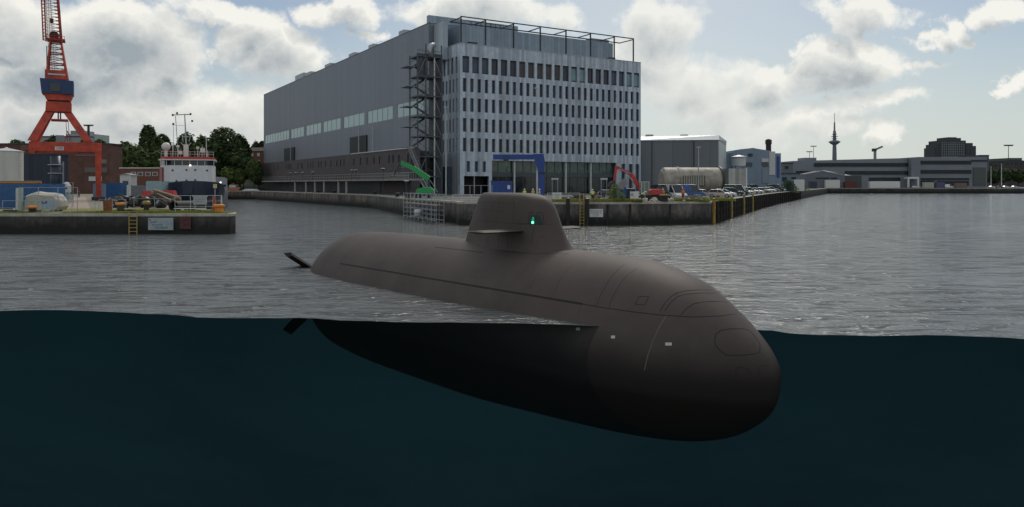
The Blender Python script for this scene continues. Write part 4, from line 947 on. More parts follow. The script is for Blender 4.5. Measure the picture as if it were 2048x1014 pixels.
paints = {k: mat('paint_' + k, c, .18, mt, var=.06, spec=.7) for k, c, mt in (('pinkish', (.52, .46, .45), .2), ('silver', (.45, .47, .5), .5), ('dark', (.03, .035, .04), .2), ('green', (.04, .09, .075), .1), ('white', (.66, .68, .7), 0), ('blue', (.03, .09, .26), .2), ('grey', (.14, .16, .18), .4))}
eg = [Vector((28.3, 107)), Vector((41, 136.6)), Vector((59, 178)), Vector((77.6, 219)), Vector((119, 305))]
def along(d):
    for a, c in zip(eg[:-1], eg[1:]):
        l = (c - a).length
        if d <= l: u = (c - a) / l; return a + u * d, u
        d -= l
    return eg[-1], u
carspec = [(7.5, 'hatch', 'pinkish', 'pale pinkish hatchback nearest the quay corner, end of the car row'), (11.5, 'hatch', 'white', 'white hatchback second in the row from the quay corner'), (15.5, 'suv', 'dark', 'black estate with bright roof rail, third in the quay row'), (20, 'van', 'green', 'tall dark green van standing among the parked cars'), (24.5, 'sedan', 'silver', 'silver saloon parked just behind the green van'), (29, 'suv', 'silver', 'silver estate car sixth in the quay row'), (34, 'hatch', 'white', 'white compact car seventh in the quay row'), (39, 'sedan', 'green', 'dark green saloon eighth in the quay row'), (44, 'hatch', 'silver', 'silver compact ninth in the quay row'), (50, 'sedan', 'white', 'white saloon tenth in the quay row'), (56, 'suv', 'grey', 'grey estate eleventh in the quay row'), (63, 'van', 'dark', 'dark van near the far end of the car row'), (70, 'hatch', 'white', 'white compact car behind the dark van, last of the quay row')]
protos = {}
noses = [1468, 1477, 1491, 1499, 1512, 1521, 1531, 1540, 1547, 1554, 1560, 1568, 1575]
for (d, k, p, lab), npx in zip(carspec, noses):
    d = 0
    while True:
        c, u = along(d); nrm = Vector((u.y, -u.x)); q_ = c - nrm * .4
        if CX + q_.x / q_.y * F >= npx or d > 250: break
        d += .25
    pos = c - nrm * 2.9; rz = math.atan2(nrm.y, nrm.x)
    key = (k, p)
    if key not in protos: o = protos[key] = car(k, paints[p]); o.location = (pos.x, pos.y, ZM + .01); o.rotation_euler = (0, 0, rz); tag(o, lab, 'van' if k == 'van' else 'car', 'cars parked along the right quay')
    else: dup(protos[key], (pos.x, pos.y, ZM + .01), rz, lab, 'cars parked along the right quay')
back = [(1476, 'sedan', 'white', 'white car half hidden in the second row behind the black estate'), (1503, 'suv', 'dark', 'dark estate in the second row behind the silver saloon'), (1524, 'van', 'green', 'dark green van in the second row right of the storage unit'), (1545, 'hatch', 'silver', 'silver compact in the second row further along the quay'), (1566, 'sedan', 'white', 'white saloon last in the second row of cars'), (1583, 'suv', 'silver', 'silver estate beside the bush at the far end of the parking row'), (1591, 'hatch', 'white', 'white hatchback behind the bush, farthest along the quay')]
for npx, k, p, lab in back:
    d = 0
    while True:
        c, u = along(d); nrm = Vector((u.y, -u.x)); q_ = c - nrm * (7.5 if npx < 1580 else .6)
        if CX + q_.x / q_.y * F >= npx or d > 250: break
        d += .25
    pos = q_ - nrm * 2.5; key = (k, p); rz = math.atan2(nrm.y, nrm.x)
    if key not in protos: o = protos[key] = car(k, paints[p]); o.location = (pos.x, pos.y, ZM + .01); o.rotation_euler = (0, 0, rz); tag(o, lab, 'van' if k == 'van' else 'car', 'cars parked along the right quay')
    else: dup(protos[key], (pos.x, pos.y, ZM + .01), rz, lab, 'cars parked along the right quay')
def place_car(k, p, px, D, rz, lab, z0=ZM + .01, grp=None, name='parked_car'):
    o = car(k, paints[p], name); o.location = (gx(px, D), D, z0); o.rotation_euler = (0, 0, rz); tag(o, lab, 'van' if k == 'van' else 'car', grp); return o
place_car('van', 'white', 1347, 121, R(-70), 'white faced van seen head on behind the yellow rimmed bin')
place_car('van', 'dark', 1322, 122, R(-85), 'dark green van with pale roof beside the excavator')
place_car('van', 'blue', 1380, 135, R(-5), 'blue van parked sideways before the rusty tank')
place_car('sedan', 'silver', 1407, 141, R(-10), 'pale saloon just right of the blue van')
place_car('sedan', 'dark', 1216, 130, R(10), 'dark saloon behind the excavator arm before the lobby')
# excavator
ex = thing('excavator', 'red tracked excavator with its arm arched to the left on the main quay', 'excavator', (gx(1300, 112), 112, ZM))
def E_(x, y, dy=0): return ((x - 1300) / F * 112, dy, gz(y, 112) - ZM)
for sy in (-.9, .9):
    MB().extrude([(-1.5, .12), (-1.7, .4), (-1.5, .72), (1.5, .72), (1.7, .4), (1.5, .12), (1.3, 0), (-1.3, 0)], 0, sy - .25, sy + .25).build('track', m_black, ex)
MB().box(-1.2, 1.2, -.6, .6, .45, .85).build('undercarriage', m_dsteel, ex)
MB().extrude([(-.4, .9), (-.4, 1.5), (.2, 1.75), (1.4, 1.75), (1.7, 1.5), (1.75, .95)], 0, -1.1, 1.1).build('engine_cover', m_red, ex, bevel=.06)
MB().box(-1.5, -.35, -1.0, .1, .9, 2.75).build('cab', glass_mat('cab_glass', (.16, .22, .19), .1, .5), ex)
mb = MB()
for (x, y) in ((-1.52, -1.02), (-.37, -1.02), (-1.52, .06), (-.37, .06)): mb.box(x, x + .08, y, y + .08, .88, 2.8)
mb.box(-1.56, -.28, -1.06, .16, 2.76, 2.86).box(-1.0, -.94, -1.03, -.98, .9, 2.76).build('cab_frame', m_offw, ex)
bp_ = [E_(1286, 388, .4), E_(1276, 370, .4), E_(1264, 350, .4), E_(1252, 343, .4), E_(1234, 334, .4)]
mb = MB(); 
for i, (a, c) in enumerate(zip(bp_[:-1], bp_[1:])): mb.bar(a, c, .3, [.5, .62, .55, .42][i])
mb.build('boom', m_red, ex)
MB().bar(E_(1233.5, 332, .4), E_(1229, 362, .4), .26, .42, .6).build('stick', m_red, ex)
MB().bar(E_(1266, 362, .15), E_(1252, 345, .15), .12).bar(E_(1238, 338, .15), E_(1262, 347, .15), .1).build('hydraulic_rams', m_galv, ex)
bx_, _, bz_ = E_(1226, 366); MB().extrude([(bx_ + .3, bz_ + .4), (bx_ - .5, bz_ + .1), (bx_ - .75, bz_ - .5), (bx_ - .3, bz_ - .8), (bx_ + .35, bz_ - .3)], 0, 0, .9).build('bucket', m_dsteel, ex)
# second small machine behind
rb = thing('skip_bin', 'black round bin with bright yellow rim on the quay edge', 'bin', (gx(1328, 105.4), 105.4, ZM)); MB().lathe([(.5, 0), (.58, .9), (.5, .9)], n=18).build('body', m_black, rb, smooth=False); MB().lathe([(.5, .86), (.66, .88), (.66, 1.04), (.5, 1.04)], n=18).build('rim', m_yel, rb)
# rusty tank
tk = thing('pressure_tank', 'large pale rusty steel cylinder lying behind the parked cars', 'tank', (gx(1385, 168), 168, ZM), R(8))
mt = mat('tank_steel', (.36, .345, .31), .6, .1, var=.18, scale=.7, dirt=(.21, .18, .145), stretch=(1, 1, 1))
MB().lathe([(2.0, -7.4), (2.75, -6.9), (2.85, -6.4), (2.85, 5.6), (2.85, 5.9)], (0, 0, 3.35), 40, 'x').build('shell', mt, tk, smooth=False)
MB().lathe([(2.95, -3.9), (3.0, -3.8), (3.0, -3.5), (2.95, -3.4)], (0, 0, 3.35), 40, 'x').build('flange', mt, tk)
MB().lathe([(2.5, 5.9), (3.1, 5.92), (3.1, 6.4), (2.5, 6.42)], (0, 0, 3.35), 40, 'x').build('end_ring', m_dsteel, tk)
mb = MB()
for k in range(12): mb.box(-3.1 + k * .4, -2.9 + k * .4, -3.0, -2.6, 2.2, 4.3)
mb.build('louvre_slats', mat('slat_light', (.4, .38, .32), .7), tk); MB().box(-3.2, 1.8, -2.86, -2.5, 2.15, 4.35).build('louvre_recess', m_dsteel, tk)
for x in (-4.5, 4): MB().box(x - .4, x + .4, -2, 2, 0, 1.2).build('cradle', m_rust, tk)
# signs on the main quay
def sign(px0, px1, y0, y1, D, z0, label, m=m_white, post=True, marks=None, thick=.05, dy=0, name='notice_board', cat='sign', rz=0, mk=None):
    x0, x1 = gx(px0, D), gx(px1, D); zt, zb = gz(y0, D), gz(y1, D); w, h = x1 - x0, zt - zb
    t = thing(name, label, cat, ((x0 + x1) / 2, D, zb if not post else z0), rz); b0 = 0 if not post else zb - z0
    MB().box(-w / 2, w / 2, -thick, 0, b0, b0 + h).build('board', m, t)
    if post:
        for s_ in (-1, 1): MB().box(s_ * w * .4 - .04, s_ * w * .4 + .04, .005, .08, 0, b0 + h).build('post', m_galv, t)
    if marks:
        mb = MB()
        for (a, c, z, hh) in marks: mb.box(-w / 2 + w * a, -w / 2 + w * c, -thick - .012, -thick - .001, b0 + h * z, b0 + h * (z + hh))
        mb.build('printing', mk or mat('sign_print', (.04, .06, .08), .6), t)
    return t
def letters(rows_, seed=1):
    r_ = random.Random(seed); out = []
    for (a, c, z, hh) in rows_:
        x = a
        while x < c - .02:
            w = r_.uniform(.02, .045)
            k = r_.randint(0, 3)
            out.append((x, x + w * .35, z, hh))
            if k != 0: out.append((x, x + w, z + hh * (.8 if k == 1 else .4), hh * .2))
            if k == 2: out.append((x + w * .65, x + w, z, hh))
            if k == 3: out.append((x, x + w, z, hh * .2))
            x += w + .018
    return out
sign(1105, 1123, 385, 399, 105, ZM, 'small white notice on two posts left of the yellow ladder', m_white, marks=letters([(.12, .85, .6, .16), (.2, .75, .3, .12)], 3))
sign(1179, 1206, 418, 434, 102.7, 0, 'white notice with dark lettering fixed to the quay wall right of the ladder', m_white, False, letters([(.06, .92, .7, .17), (.1, .88, .46, .15), (.25, .7, .24, .12), (.28, .68, .08, .1)], 5), thick=.09)
nb_ = sign(1260, 1277, 383, 398, 105.5, ZM, 'white board with a dark blue round emblem standing before the excavator', m_white)
mb = MB(); zz = gz(389, 105.5) - ZM
mb.tube([(-.32 + .16 * math.cos(a), -.065, zz + .13 * math.sin(a)) for a in [math.pi * (.9 + 1.2 * i / 10) for i in range(11)]], .045, 6).box(-.42, -.2, -.09, -.055, zz + .12, zz + .19); mb.build('emblem', m_navy, nb_)
for px in (1110, 1208): sign(px - 7, px + 7, 356, 359.5, 125, ZM, 'narrow pale sign plate on a thin post, %s of the lobby front' % ('left part' if px < 1150 else 'right part'), m_offw)
# ladders and fenders on the walls
def ladder(px, D, ztop, label, m, w=.55, up=1.1, h0=-.3, hoop=True, rz=0, y=None):
    t = thing('quay_ladder', label, 'ladder', (gx(px, D), D, h0), rz)
    for s_ in (-1, 1): MB().tube([(s_ * w / 2, 0, 0), (s_ * w / 2, 0, ztop - h0 + up)] + ([(s_ * w / 2, .7, ztop - h0 + up), (s_ * w / 2, .7, ztop - h0)] if hoop else []), .06, 6).build('stile', m, t)
    z = .2
    while z < ztop - h0 + .1: MB().tube([(-w / 2, 0, z), (w / 2, 0, z)], .045, 6).build('rung', m, t); z += .42
    return t
m_lad = mat('ladder_yellow', (.36, .27, .09), .6, var=.3)
ladder(1164, 102.5, ZM, 'yellow ladder with hoop handrails on the quay wall near the submarine sail', m_lad)
ladder(266, 85, ZP, 'yellow ladder on the left pier wall beside the white sign', m_lad, .9, .2, hoop=False)
def fender(x, y, ztop, label, m=m_dwood, r=.28, h0=-2, grp='timber fender piles along the right quay'):
    t = thing('fender_pile', label, 'fender pile', (x, y, h0), 0, grp)
    MB().tube([(0, 0, 0), (0, 0, ztop - h0)], r, 10, r * .95).build('pile', m, t)
    MB().lathe([(r * .5, ztop - h0), (r * 1.12, ztop - h0), (r * 1.12, ztop - h0 + .1), (r * .3, ztop - h0 + .18)], n=10).build('cap', m_dsteel, t)
    return t
fender(gx(1136, 102.3), 102.3, ZM + .45, 'dark pile standing left of the yellow ladder'); fender(gx(1174, 102.2), 102.2, ZM + .4, 'dark pile just right of the yellow ladder')
f0 = None; d = 0.6; k = 0; L_all = 200
while d < 196:
    c, u = along(d); nrm = Vector((u.y, -u.x)); p = c + nrm * .42
    if k in (0, 6, 11, 15):
        lab = {0: 'rusty yellow pile at the quay corner, nearest of the yellow piles', 6: 'second yellow marked pile along the right quay', 11: 'third yellow marked pile along the right quay', 15: 'farthest yellow marked pile along the right quay'}[k]
        fender(p.x, p.y, ZM + .3, lab, m_yel if k else mat('rusty_yellow', (.34, .2, .04), .7, var=.5), .24, grp='yellow piles on the right quay')
    elif f0 is None: f0 = fender(p.x, p.y, ZM - .1, 'dark timber fender pile in the row below the parked cars', r=.33)
    else: dup(f0, (p.x, p.y, -2))
    d += 3.2 + d * .018; k += 1
mb_w = None
for i in range(7):                                      # horizontal walings between piles
    c, u = along(5 + i * 11); c2, u2 = along(14.5 + i * 11)
    n1_ = Vector((u.y, -u.x)); a = c + n1_ * .28; b_ = c2 + n1_ * .28
    t = thing('waling_beam', 'horizontal tarred beam bolted between the fender piles, %s from the quay corner' % ['first', 'second', 'third', 'fourth', 'fifth', 'sixth', 'seventh'][i], 'beam', (a.x, a.y, 1.9)); d_ = b_ - a
    MB().bar((0, 0, 0), (d_.x, d_.y, 0), .24, .3).build('beam', m_dwood, t); MB().bar((0, 0, -1.1), (d_.x, d_.y, -1.1), .22, .25).build('lower_beam', m_dwood, t)
for i, px in enumerate((1008, 935, 970, 1215, 1262, 1345)):
    if px < 1100: continue
    fender(gx(px, 102.4), 102.3 + (px - 1200) * .012, ZM - .35, 'slim dark pile on the quay face, %s of the notice' % {1215: 'just right', 1262: 'further right', 1345: 'farthest right'}[px], r=.16)
# ------------------------------------------------------------------ buildings on the right
def building(name, label, cat, px0, px1, ytop, D, depth, m, z0=ZM, rz=0, h=None):
    x0, x1 = gx(px0, D), gx(px1, D); t = thing(name, label, cat, (x0, D, z0), rz); h = h or gz(ytop, D) - z0; w = (x1 - x0) / math.cos(rz) if rz else x1 - x0
    MB().box(0, w, 0, depth, 0, h).build('wall', m, t); t['w'] = 0; del t['w']; return t, w, h
m_gh = panel_mat('grey_hall_sheet', (.145, .165, .185), 4.5, var=.06, axis=2, seam=.85, metal=.1, rough=.6)
D = 215; x0, x1, x2 = gx(1270, D), gx(1431, D), gx(1446, D)
gh = thing('grey_hall', 'large plain grey sheet metal hall right of the office block', 'industrial hall', (x0, D, ZM)); hz_ = gz(272, D) - ZM
MB().add([(0, 0, 0), (x1 - x0, -3, 0), (x1 - x0 + 11.5, 30, 0), (11.5, 33, 0), (0, 0, hz_ - 1.3), (x1 - x0, -3, hz_ - 1.3), (x1 - x0 + 11.5, 30, hz_ - 1.3), (11.5, 33, hz_ - 1.3)], [(0, 1, 5, 4), (1, 2, 6, 5), (2, 3, 7, 6), (3, 0, 4, 7), (4, 5, 6, 7)]).build('wall', m_gh, gh)
MB().add([(-.2, -.3, hz_ - 1.28), (x1 - x0 + .2, -3.3, hz_ - 1.28), (x1 - x0 + 11.7, 30.2, hz_ - 1.28), (11.4, 33, hz_ - 1.28), (2, 1.6, hz_ - .1), (x1 - x0 + .6, -1.4, hz_ + .15), (x1 - x0 + 11.2, 28, hz_ + .15), (11.4, 31, hz_ - .1)], [(0, 1, 5, 4), (1, 2, 6, 5), (2, 3, 7, 6), (3, 0, 4, 7), (4, 5, 6, 7), (3, 2, 1, 0)]).build('roof', m_galv, gh)
MB().add([(x1 - x0 + .03, -3, 0), (x1 - x0 + 11.53, 30, 0), (x1 - x0 + 11.53, 30, hz_ - 1.3), (x1 - x0 + .03, -3, hz_ - 1.3), (x1 - x0 + .13, -3, 0), (x1 - x0 + 11.63, 30, 0), (x1 - x0 + 11.63, 30, hz_ - 1.3), (x1 - x0 + .13, -3, hz_ - 1.3)], [(4, 5, 6, 7), (0, 1, 2, 3), (0, 1, 5, 4), (3, 2, 6, 7), (0, 4, 7, 3), (1, 5, 6, 2)]).build('pale_end_wall', mat('pale_sheet', (.42, .47, .49), .5, .2, var=.06), gh)
for px in (1305, 1376): MB().box(gx(px, D) - x0 - 1, gx(px, D) - x0 + 1, 4, 6, hz_ - .2, hz_ + .7).build('roof_vent', m_galv, gh)
for px in (1303, 1384): MB().box(gx(px, D) - x0 - .1, gx(px, D) - x0 + .1, -3.2 * (gx(px, D) - x0) / (x1 - x0) - .15, 0, 0, hz_ - 1.4).build('downpipe', m_dsteel, gh)
m_bg = panel_mat('blue_grey_sheet', (.20, .27, .35), 1.5, var=.08, axis=2, seam=.85, metal=.1, rough=.6)
D = 262; bx0 = gx(1447, D)
bb = thing('blue_grey_works', 'blue grey works building with a shallow curved roof and small dark windows', 'works building', (bx0, D, ZM))
def bp2(px, y): return (gx(px, D) - bx0, gz(y, D) - ZM)
pr_ = [bp2(1467, 368 + 14), bp2(1467, 301), bp2(1480, 298.5), bp2(1500, 296.5), bp2(1506, 295.6), bp2(1512, 297), bp2(1537, 301), bp2(1550, 304.5), bp2(1550, 368 + 14)]
pr_[0] = (pr_[0][0], 0); pr_[-1] = (pr_[-1][0], 0)
MB().extrude(pr_, 0, 0, 25).build('wall', m_bg, bb)
a = bp2(1447, 305); c = bp2(1467, 305); MB().box(0, c[0] - .01, 4, 25, 0, a[1]).build('side_wing', m_bg, bb)
a = bp2(1550, 306); c = bp2(1566, 307); MB().box(a[0] + .01, c[0], 2, 25, 0, a[1]).build('end_wing', m_bg, bb)
for (p0, p1, y0, y1, m, nm) in ((1492, 1504, 325, 333, m_glass, 'window'), (1524, 1536, 324, 333, m_glass, 'window'), (1523, 1537, 317, 324, m_offw, 'vent_hood'), (1496, 1505, 307, 313, m_dsteel, 'wall_vent'), (1538, 1550, 303, 350, m_offw, 'pale_panel'), (1524, 1537, 337, 366, mat('bay_door', (.2, .25, .3), .5), 'loading_door'), (1558, 1563, 312, 355, m_blue, 'blue_stripe')):
    a, c = bp2(p0, y0), bp2(p1, y1); yy = 2 if p0 > 1550 else 0; MB().box(a[0], c[0], yy - .25, yy - .02, c[1], a[1]).build(nm, m, bb)
ch = thing('chimney', 'dark red brown chimney rising behind the blue grey works', 'chimney', (gx(1537, 275), 275, ZM)); hh = gz(280, 275) - ZM
MB().lathe([(1.0, 0), (.95, hh - 1.6), (1.15, hh - 1.5), (1.15, hh), (.7, hh)], n=16).build('stack', mat('chimney_brown', (.045, .022, .025), .8), ch); MB().lathe([(.7, hh), (.75, hh + .3), (.5, hh + .3)], n=12).build('flue', m_dsteel, ch)
ct = thing('silo_tower', 'white silo on a blue frame before the blue grey works', 'silo', (gx(1478, 240), 240, ZM)); zz = gz(333, 240) - ZM; zt = gz(313, 240) - ZM
MB().lathe([(1.9, zz), (2.1, zz + .2), (2.1, zt - .3), (.2, zt + .5)], n=20).build('vessel', m_offw, ct); MB().lathe([(.3, zt), (2.6, zt - .1), (.3, zt + .5)], n=16).build('canopy', m_galv, ct)
for (x, y) in ((-1.7, -1.7), (1.7, -1.7), (-1.7, 1.7), (1.7, 1.7)): MB().box(x - .12, x + .12, y - .12, y + .12, 0, zz + .3).build('leg', m_blue, ct)
ws = thing('white_storage_unit', 'pale ribbed storage hall right of the rusty tank', 'storage unit', (gx(1457, 195), 195, ZM)); w = gx(1493, 195) - gx(1457, 195); hh = gz(337, 195) - ZM
MB().box(0, w, 0, 5, 0, hh).build('wall', panel_mat('pale_ribbed', (.34, .35, .34), .9, var=.25, axis=0, seam=.6), ws); MB().box(w - .25, w + .1, -.2, 0, 0, hh + .2).build('edge_post', m_white, ws)
# terminal
D = 480; tx = gx(1585, D)
tm = thing('terminal_building', 'long low grey terminal with bands of dark windows along the far quay', 'terminal building', (tx, D, ZM), R(0)); m_tm = mat('terminal_panels', (.19, .215, .25), .7, var=.1, scale=.08); m_tg = glass_mat('terminal_glass', (.012, .022, .03), .3, .3)
def T_(px, y): return (gx(px, D) - tx, gz(y, D) - ZM)
def tbox(p0, p1, y0, y1, ya, yb, m, nm): a, c = T_(p0, y0), T_(p1, y1); MB().box(a[0], c[0], ya, yb, max(0, c[1]), a[1]).build(nm, m, tm)
hR = T_(1815, 316)[1]; hL = T_(1585, 322)[1]
MB().add([(0, 0, 0), (T_(1815, 0)[0], 0, 0), (T_(1815, 0)[0], 40, 0), (0, 40, 0), (0, 0, hL), (T_(1815, 0)[0], 0, hR), (T_(1815, 0)[0], 40, hR), (0, 40, hL)], [(3, 2, 1, 0), (4, 5, 6, 7), (0, 1, 5, 4), (1, 2, 6, 5), (2, 3, 7, 6), (3, 0, 4, 7)]).build('long_wing', m_tm, tm)
tbox(1816, 1834, 315.5, 380, -4, 40, mat('terminal_tower', (.16, .185, .22), .7, var=.06), 'stair_block'); tbox(1835, 1972, 314, 380, -1, 40, m_tm, 'east_wing'); tbox(1619, 1643, 314.5, 320.5, 8, 20, m_tm, 'roof_cabin')
for (p0, p1, y0, y1, dy) in ((1628, 1815, 326, 333, 0), (1690, 1815, 342, 349, 0), (1592, 1660, 342, 346, 0), (1738, 1800, 355, 362, 0), (1836, 1940, 321.5, 328.5, -1), (1836, 1940, 340, 347, -1), (1836, 1936, 356, 360, -1), (1836, 1865, 361, 371, -1), (1872, 1935, 362, 371, -1), (1600, 1616, 347, 368, 0)):
    tbox(p0, p1, y0, y1, dy - .5, dy - .1, m_tg, 'window_band')
tbox(1944, 1969, 335, 371, -1.6, -1.1, mat('terminal_dark_panel', (.08, .1, .1), .7), 'dark_panel'); tbox(1940, 1972, 320, 323, -1.5, -1.1, m_tg, 'window_band')
tbox(1801, 1823, 354, 358, -9, -4.1, m_white, 'entrance_canopy'); tbox(1801, 1804, 358.1, 375, -9, -8, m_white, 'entrance_post'); tbox(1820, 1823, 358.1, 375, -9, -8, m_white, 'entrance_post')
gs = thing('gabled_shed', 'low shed with a pale pitched roof before the terminal', 'shed', (gx(1612, 458), 458, ZM)); gx0 = gx(1612, 458)
S_ = lambda px, y: (gx(px, 458) - gx0, gz(y, 458) - ZM)
MB().extrude([(0, 0), S_(1612, 348), S_(1645, 341.5), S_(1690, 348), (S_(1690, 0)[0], 0)], 0, 0, 14).build('wall', mat('shed_wall', (.14, .16, .19), .8), gs)
a, b_, c = S_(1643, 341), S_(1725, 350), S_(1690, 350); MB().add([(a[0], -.3, a[1] + .2), (b_[0] - 11, -.3, S_(0, 350.5)[1]), (b_[0], 14, S_(0, 350.5)[1]), (a[0] + 8, 14, a[1] + .2), (a[0], -.3, a[1] - .2), (b_[0] - 11, -.3, S_(0, 351.2)[1]), (b_[0], 14, S_(0, 351.2)[1]), (a[0] + 8, 14, a[1] - .2)], [(0, 1, 2, 3), (7, 6, 5, 4), (0, 1, 5, 4), (1, 2, 6, 5), (2, 3, 7, 6), (3, 0, 4, 7)]).build('roof', m_offw, gs)
for px in (1638, 1652, 1668): a = S_(px, 355); MB().box(a[0] - 2, a[0] + 2, -.2, -.02, S_(0, 358)[1], a[1]).build('window', m_tg, gs)
MB().box(S_(1690, 0)[0] + .02, S_(1724, 0)[0], .5, 13, 0, S_(0, 351)[1]).build('dark_wing', mat('shed_dark', (.07, .075, .08), .8), gs)
# vehicles and boxes along the far quay
for (p0, p1, y0, lab, m) in ((1651, 1680, 360, 'white box trailer before the low shed', m_white), (1690, 1713, 364, 'dark red container before the low shed', mat('oxide_red', (.12, .03, .03), .7)), (1740, 1800, 362.5, 'very long white trailer on the far quay', m_white), (1849, 1868, 364.5, 'beige container under the terminal windows', mat('beige', (.36, .36, .32), .7)), (1873, 1890, 364, 'purple blue container right of the beige one', mat('purple_blue', (.08, .08, .16), .7)), (1912, 1934, 366, 'rust grey flat container near the terminal end', mat('rust_grey', (.16, .12, .11), .8)), (1572, 1588, 361, 'blue container behind the last parked cars', m_blue2), (1588, 1609, 359, 'white box body right of the blue container', m_white), (1620, 1634, 363, 'dark container left of the shed', m_navy)):
    Dd = 456 if p0 > 1640 else (250 if p0 < 1600 else 400); Dd = 456 if p0 > 1640 else {1572: 252, 1588: 255, 1620: 400}[p0]
    container(p0, p1, y0, 0, Dd, lab, m, 2.6, ribs=False)
for (px, lab, p) in ((1832, 'small white car left of the beige container on the far quay', 'white'), (1897, 'white van between the containers before the terminal', 'white'), (1985, 'silver car on the far quay right of the terminal', 'silver'), (2012, 'white car far right on the quay', 'white'), (2030, 'silver car nearest the right picture edge', 'silver'), (2000, 'dark car between the cars far right', 'dark')):
    k_ = 'van' if 'van' in lab else 'sedan'; key = (k_, p)
    if key not in protos: protos[key] = o = car(k_, paints[p]); o.location = (gx(px, 457), 457, ZM + .01); tag(o, lab, k_ if k_ == 'van' else 'car', 'cars on the far quay')
    else: dup(protos[key], (gx(px, 457), 457, ZM + .01), R(15), lab, 'cars on the far quay')
# tower, high rise, far crane
tv = thing('television_tower', 'slender far television tower with a saucer platform', 'television tower', (gx(1669, 1800), 1800, ZM)); k = 1800 / F
def tz(y): return gz(y, 1800) - ZM
m_tv = mat('tower_concrete', (.14, .17, .2), .8, var=.08, scale=.05)
MB().lathe([(6.2, 0), (4.6, tz(300)), (4.0, tz(288)), (3.4, tz(262))], n=16).build('shaft', m_tv, tv, smooth=True)
MB().lathe([(4, tz(290)), (8, tz(288)), (13.2, tz(284.5)), (13.2, tz(283.2)), (8, tz(281)), (4, tz(280.5))], n=28).build('saucer', m_tv, tv)
for (y, r_) in ((278, 6.5), (273.5, 7.5), (269, 6.0)): MB().lathe([(3, tz(y)), (r_, tz(y - .3)), (r_, tz(y - 1.1)), (3, tz(y - 1.2))], n=20).build('platform', m_tv, tv)
MB().lathe([(2.2, tz(262)), (1.6, tz(245)), (.7, tz(244)), (.5, tz(226))], n=10).build('antenna', mat('antenna_grey', (.2, .22, .24), .7), tv)
tc_ = thing('tower_crane', 'small far crane with slanted jib above the terminal roof', 'crane', (gx(1750, 900), 900, ZM)); q = lambda px, y: ((px - 1750) / F * 900, 0, gz(y, 900) - ZM)
MB().bar((0, 0, 0), q(1750, 301), 2.4).build('mast', m_grey, tc_); MB().bar(q(1744, 302), q(1765, 293), 1.6, 2.0).build('jib', mat('crane_brown', (.2, .16, .14), .7), tc_); MB().box(q(1745, 0)[0], q(1752, 0)[0], -2, 2, q(0, 302)[2], q(0, 297)[2]).build('machine_house', m_dsteel, tc_)
ap = thing('apartment_tower', 'dark stepped high rise behind the terminal at the right', 'apartment tower', (gx(1868, 900), 900, ZM)); ax = gx(1868, 900); A_ = lambda px: gx(px, 900) - ax
m_ap = mat('tower_block', (.045, .055, .065), .8, var=.2, scale=.05); zap = lambda y: gz(y, 900) - ZM
vols = [(1868, 1878, 295), (1872, 1882, 288), (1878, 1931, 281), (1895, 1912, 274.5), (1931, 1944, 286), (1940, 1950, 292)]
for i, (p0, p1, y) in enumerate(vols): MB().box(A_(p0), A_(p1), -i * .4, 22 + i * .3, 0, zap(y)).build('block', m_ap, ap)
m_apw = mat('tower_windows', (.19, .22, .24), .4)
for r_ in range(9):
    for c_ in range(11):
        px = 1882 + c_ * 4.3; y = 285 + r_ * 3.4
        if px > 1929: continue
        MB().box(A_(px), A_(px + 2.6), -1.4, -1.25, zap(y + 1.6), zap(y)).build('window', m_apw, ap)
MB().box(A_(1912), A_(1926), 4, 9, zap(280.9), zap(275.5)).build('roof_frame', m_dsteel, ap)
for i, (p0, p1, y, D, lab, m) in enumerate(((1960, 1978, 311, 620, 'dark blue grey block behind the terminal end', mat('far_a', (.08, .1, .12), .8)), (1978, 2012, 326, 640, 'brown low building right of the terminal', mat('far_b', (.07, .06, .06), .8, var=.4, scale=.1)), (2010, 2070, 322, 660, 'long dark building at the right picture edge', mat('far_c', (.06, .055, .06), .8, var=.4, scale=.1)), (2018, 2044, 317, 700, 'flat topped green grey building far right', mat('far_d', (.09, .11, .11), .8)), (1566, 1586, 327, 420, 'grey block between the works and the terminal', mat('far_e', (.13, .15, .17), .8)), (1560, 1600, 348, 330, 'low pale blue shed before the grey block', mat('far_f', (.16, .2, .25), .8)))):
    t, w, h = building('low_building', lab, 'building', p0, p1, y, D, 30, m)
    MB().box(-.3, w + .3, -.3, 30.3, h, h + .5).build('roof_edge', m_dsteel, t)
    for q_ in range(int(w / 4)): MB().box(1 + q_ * 4, 3 + q_ * 4, -.2, -.02, h - 3, h - 1.4).build('window', m_tg, t)
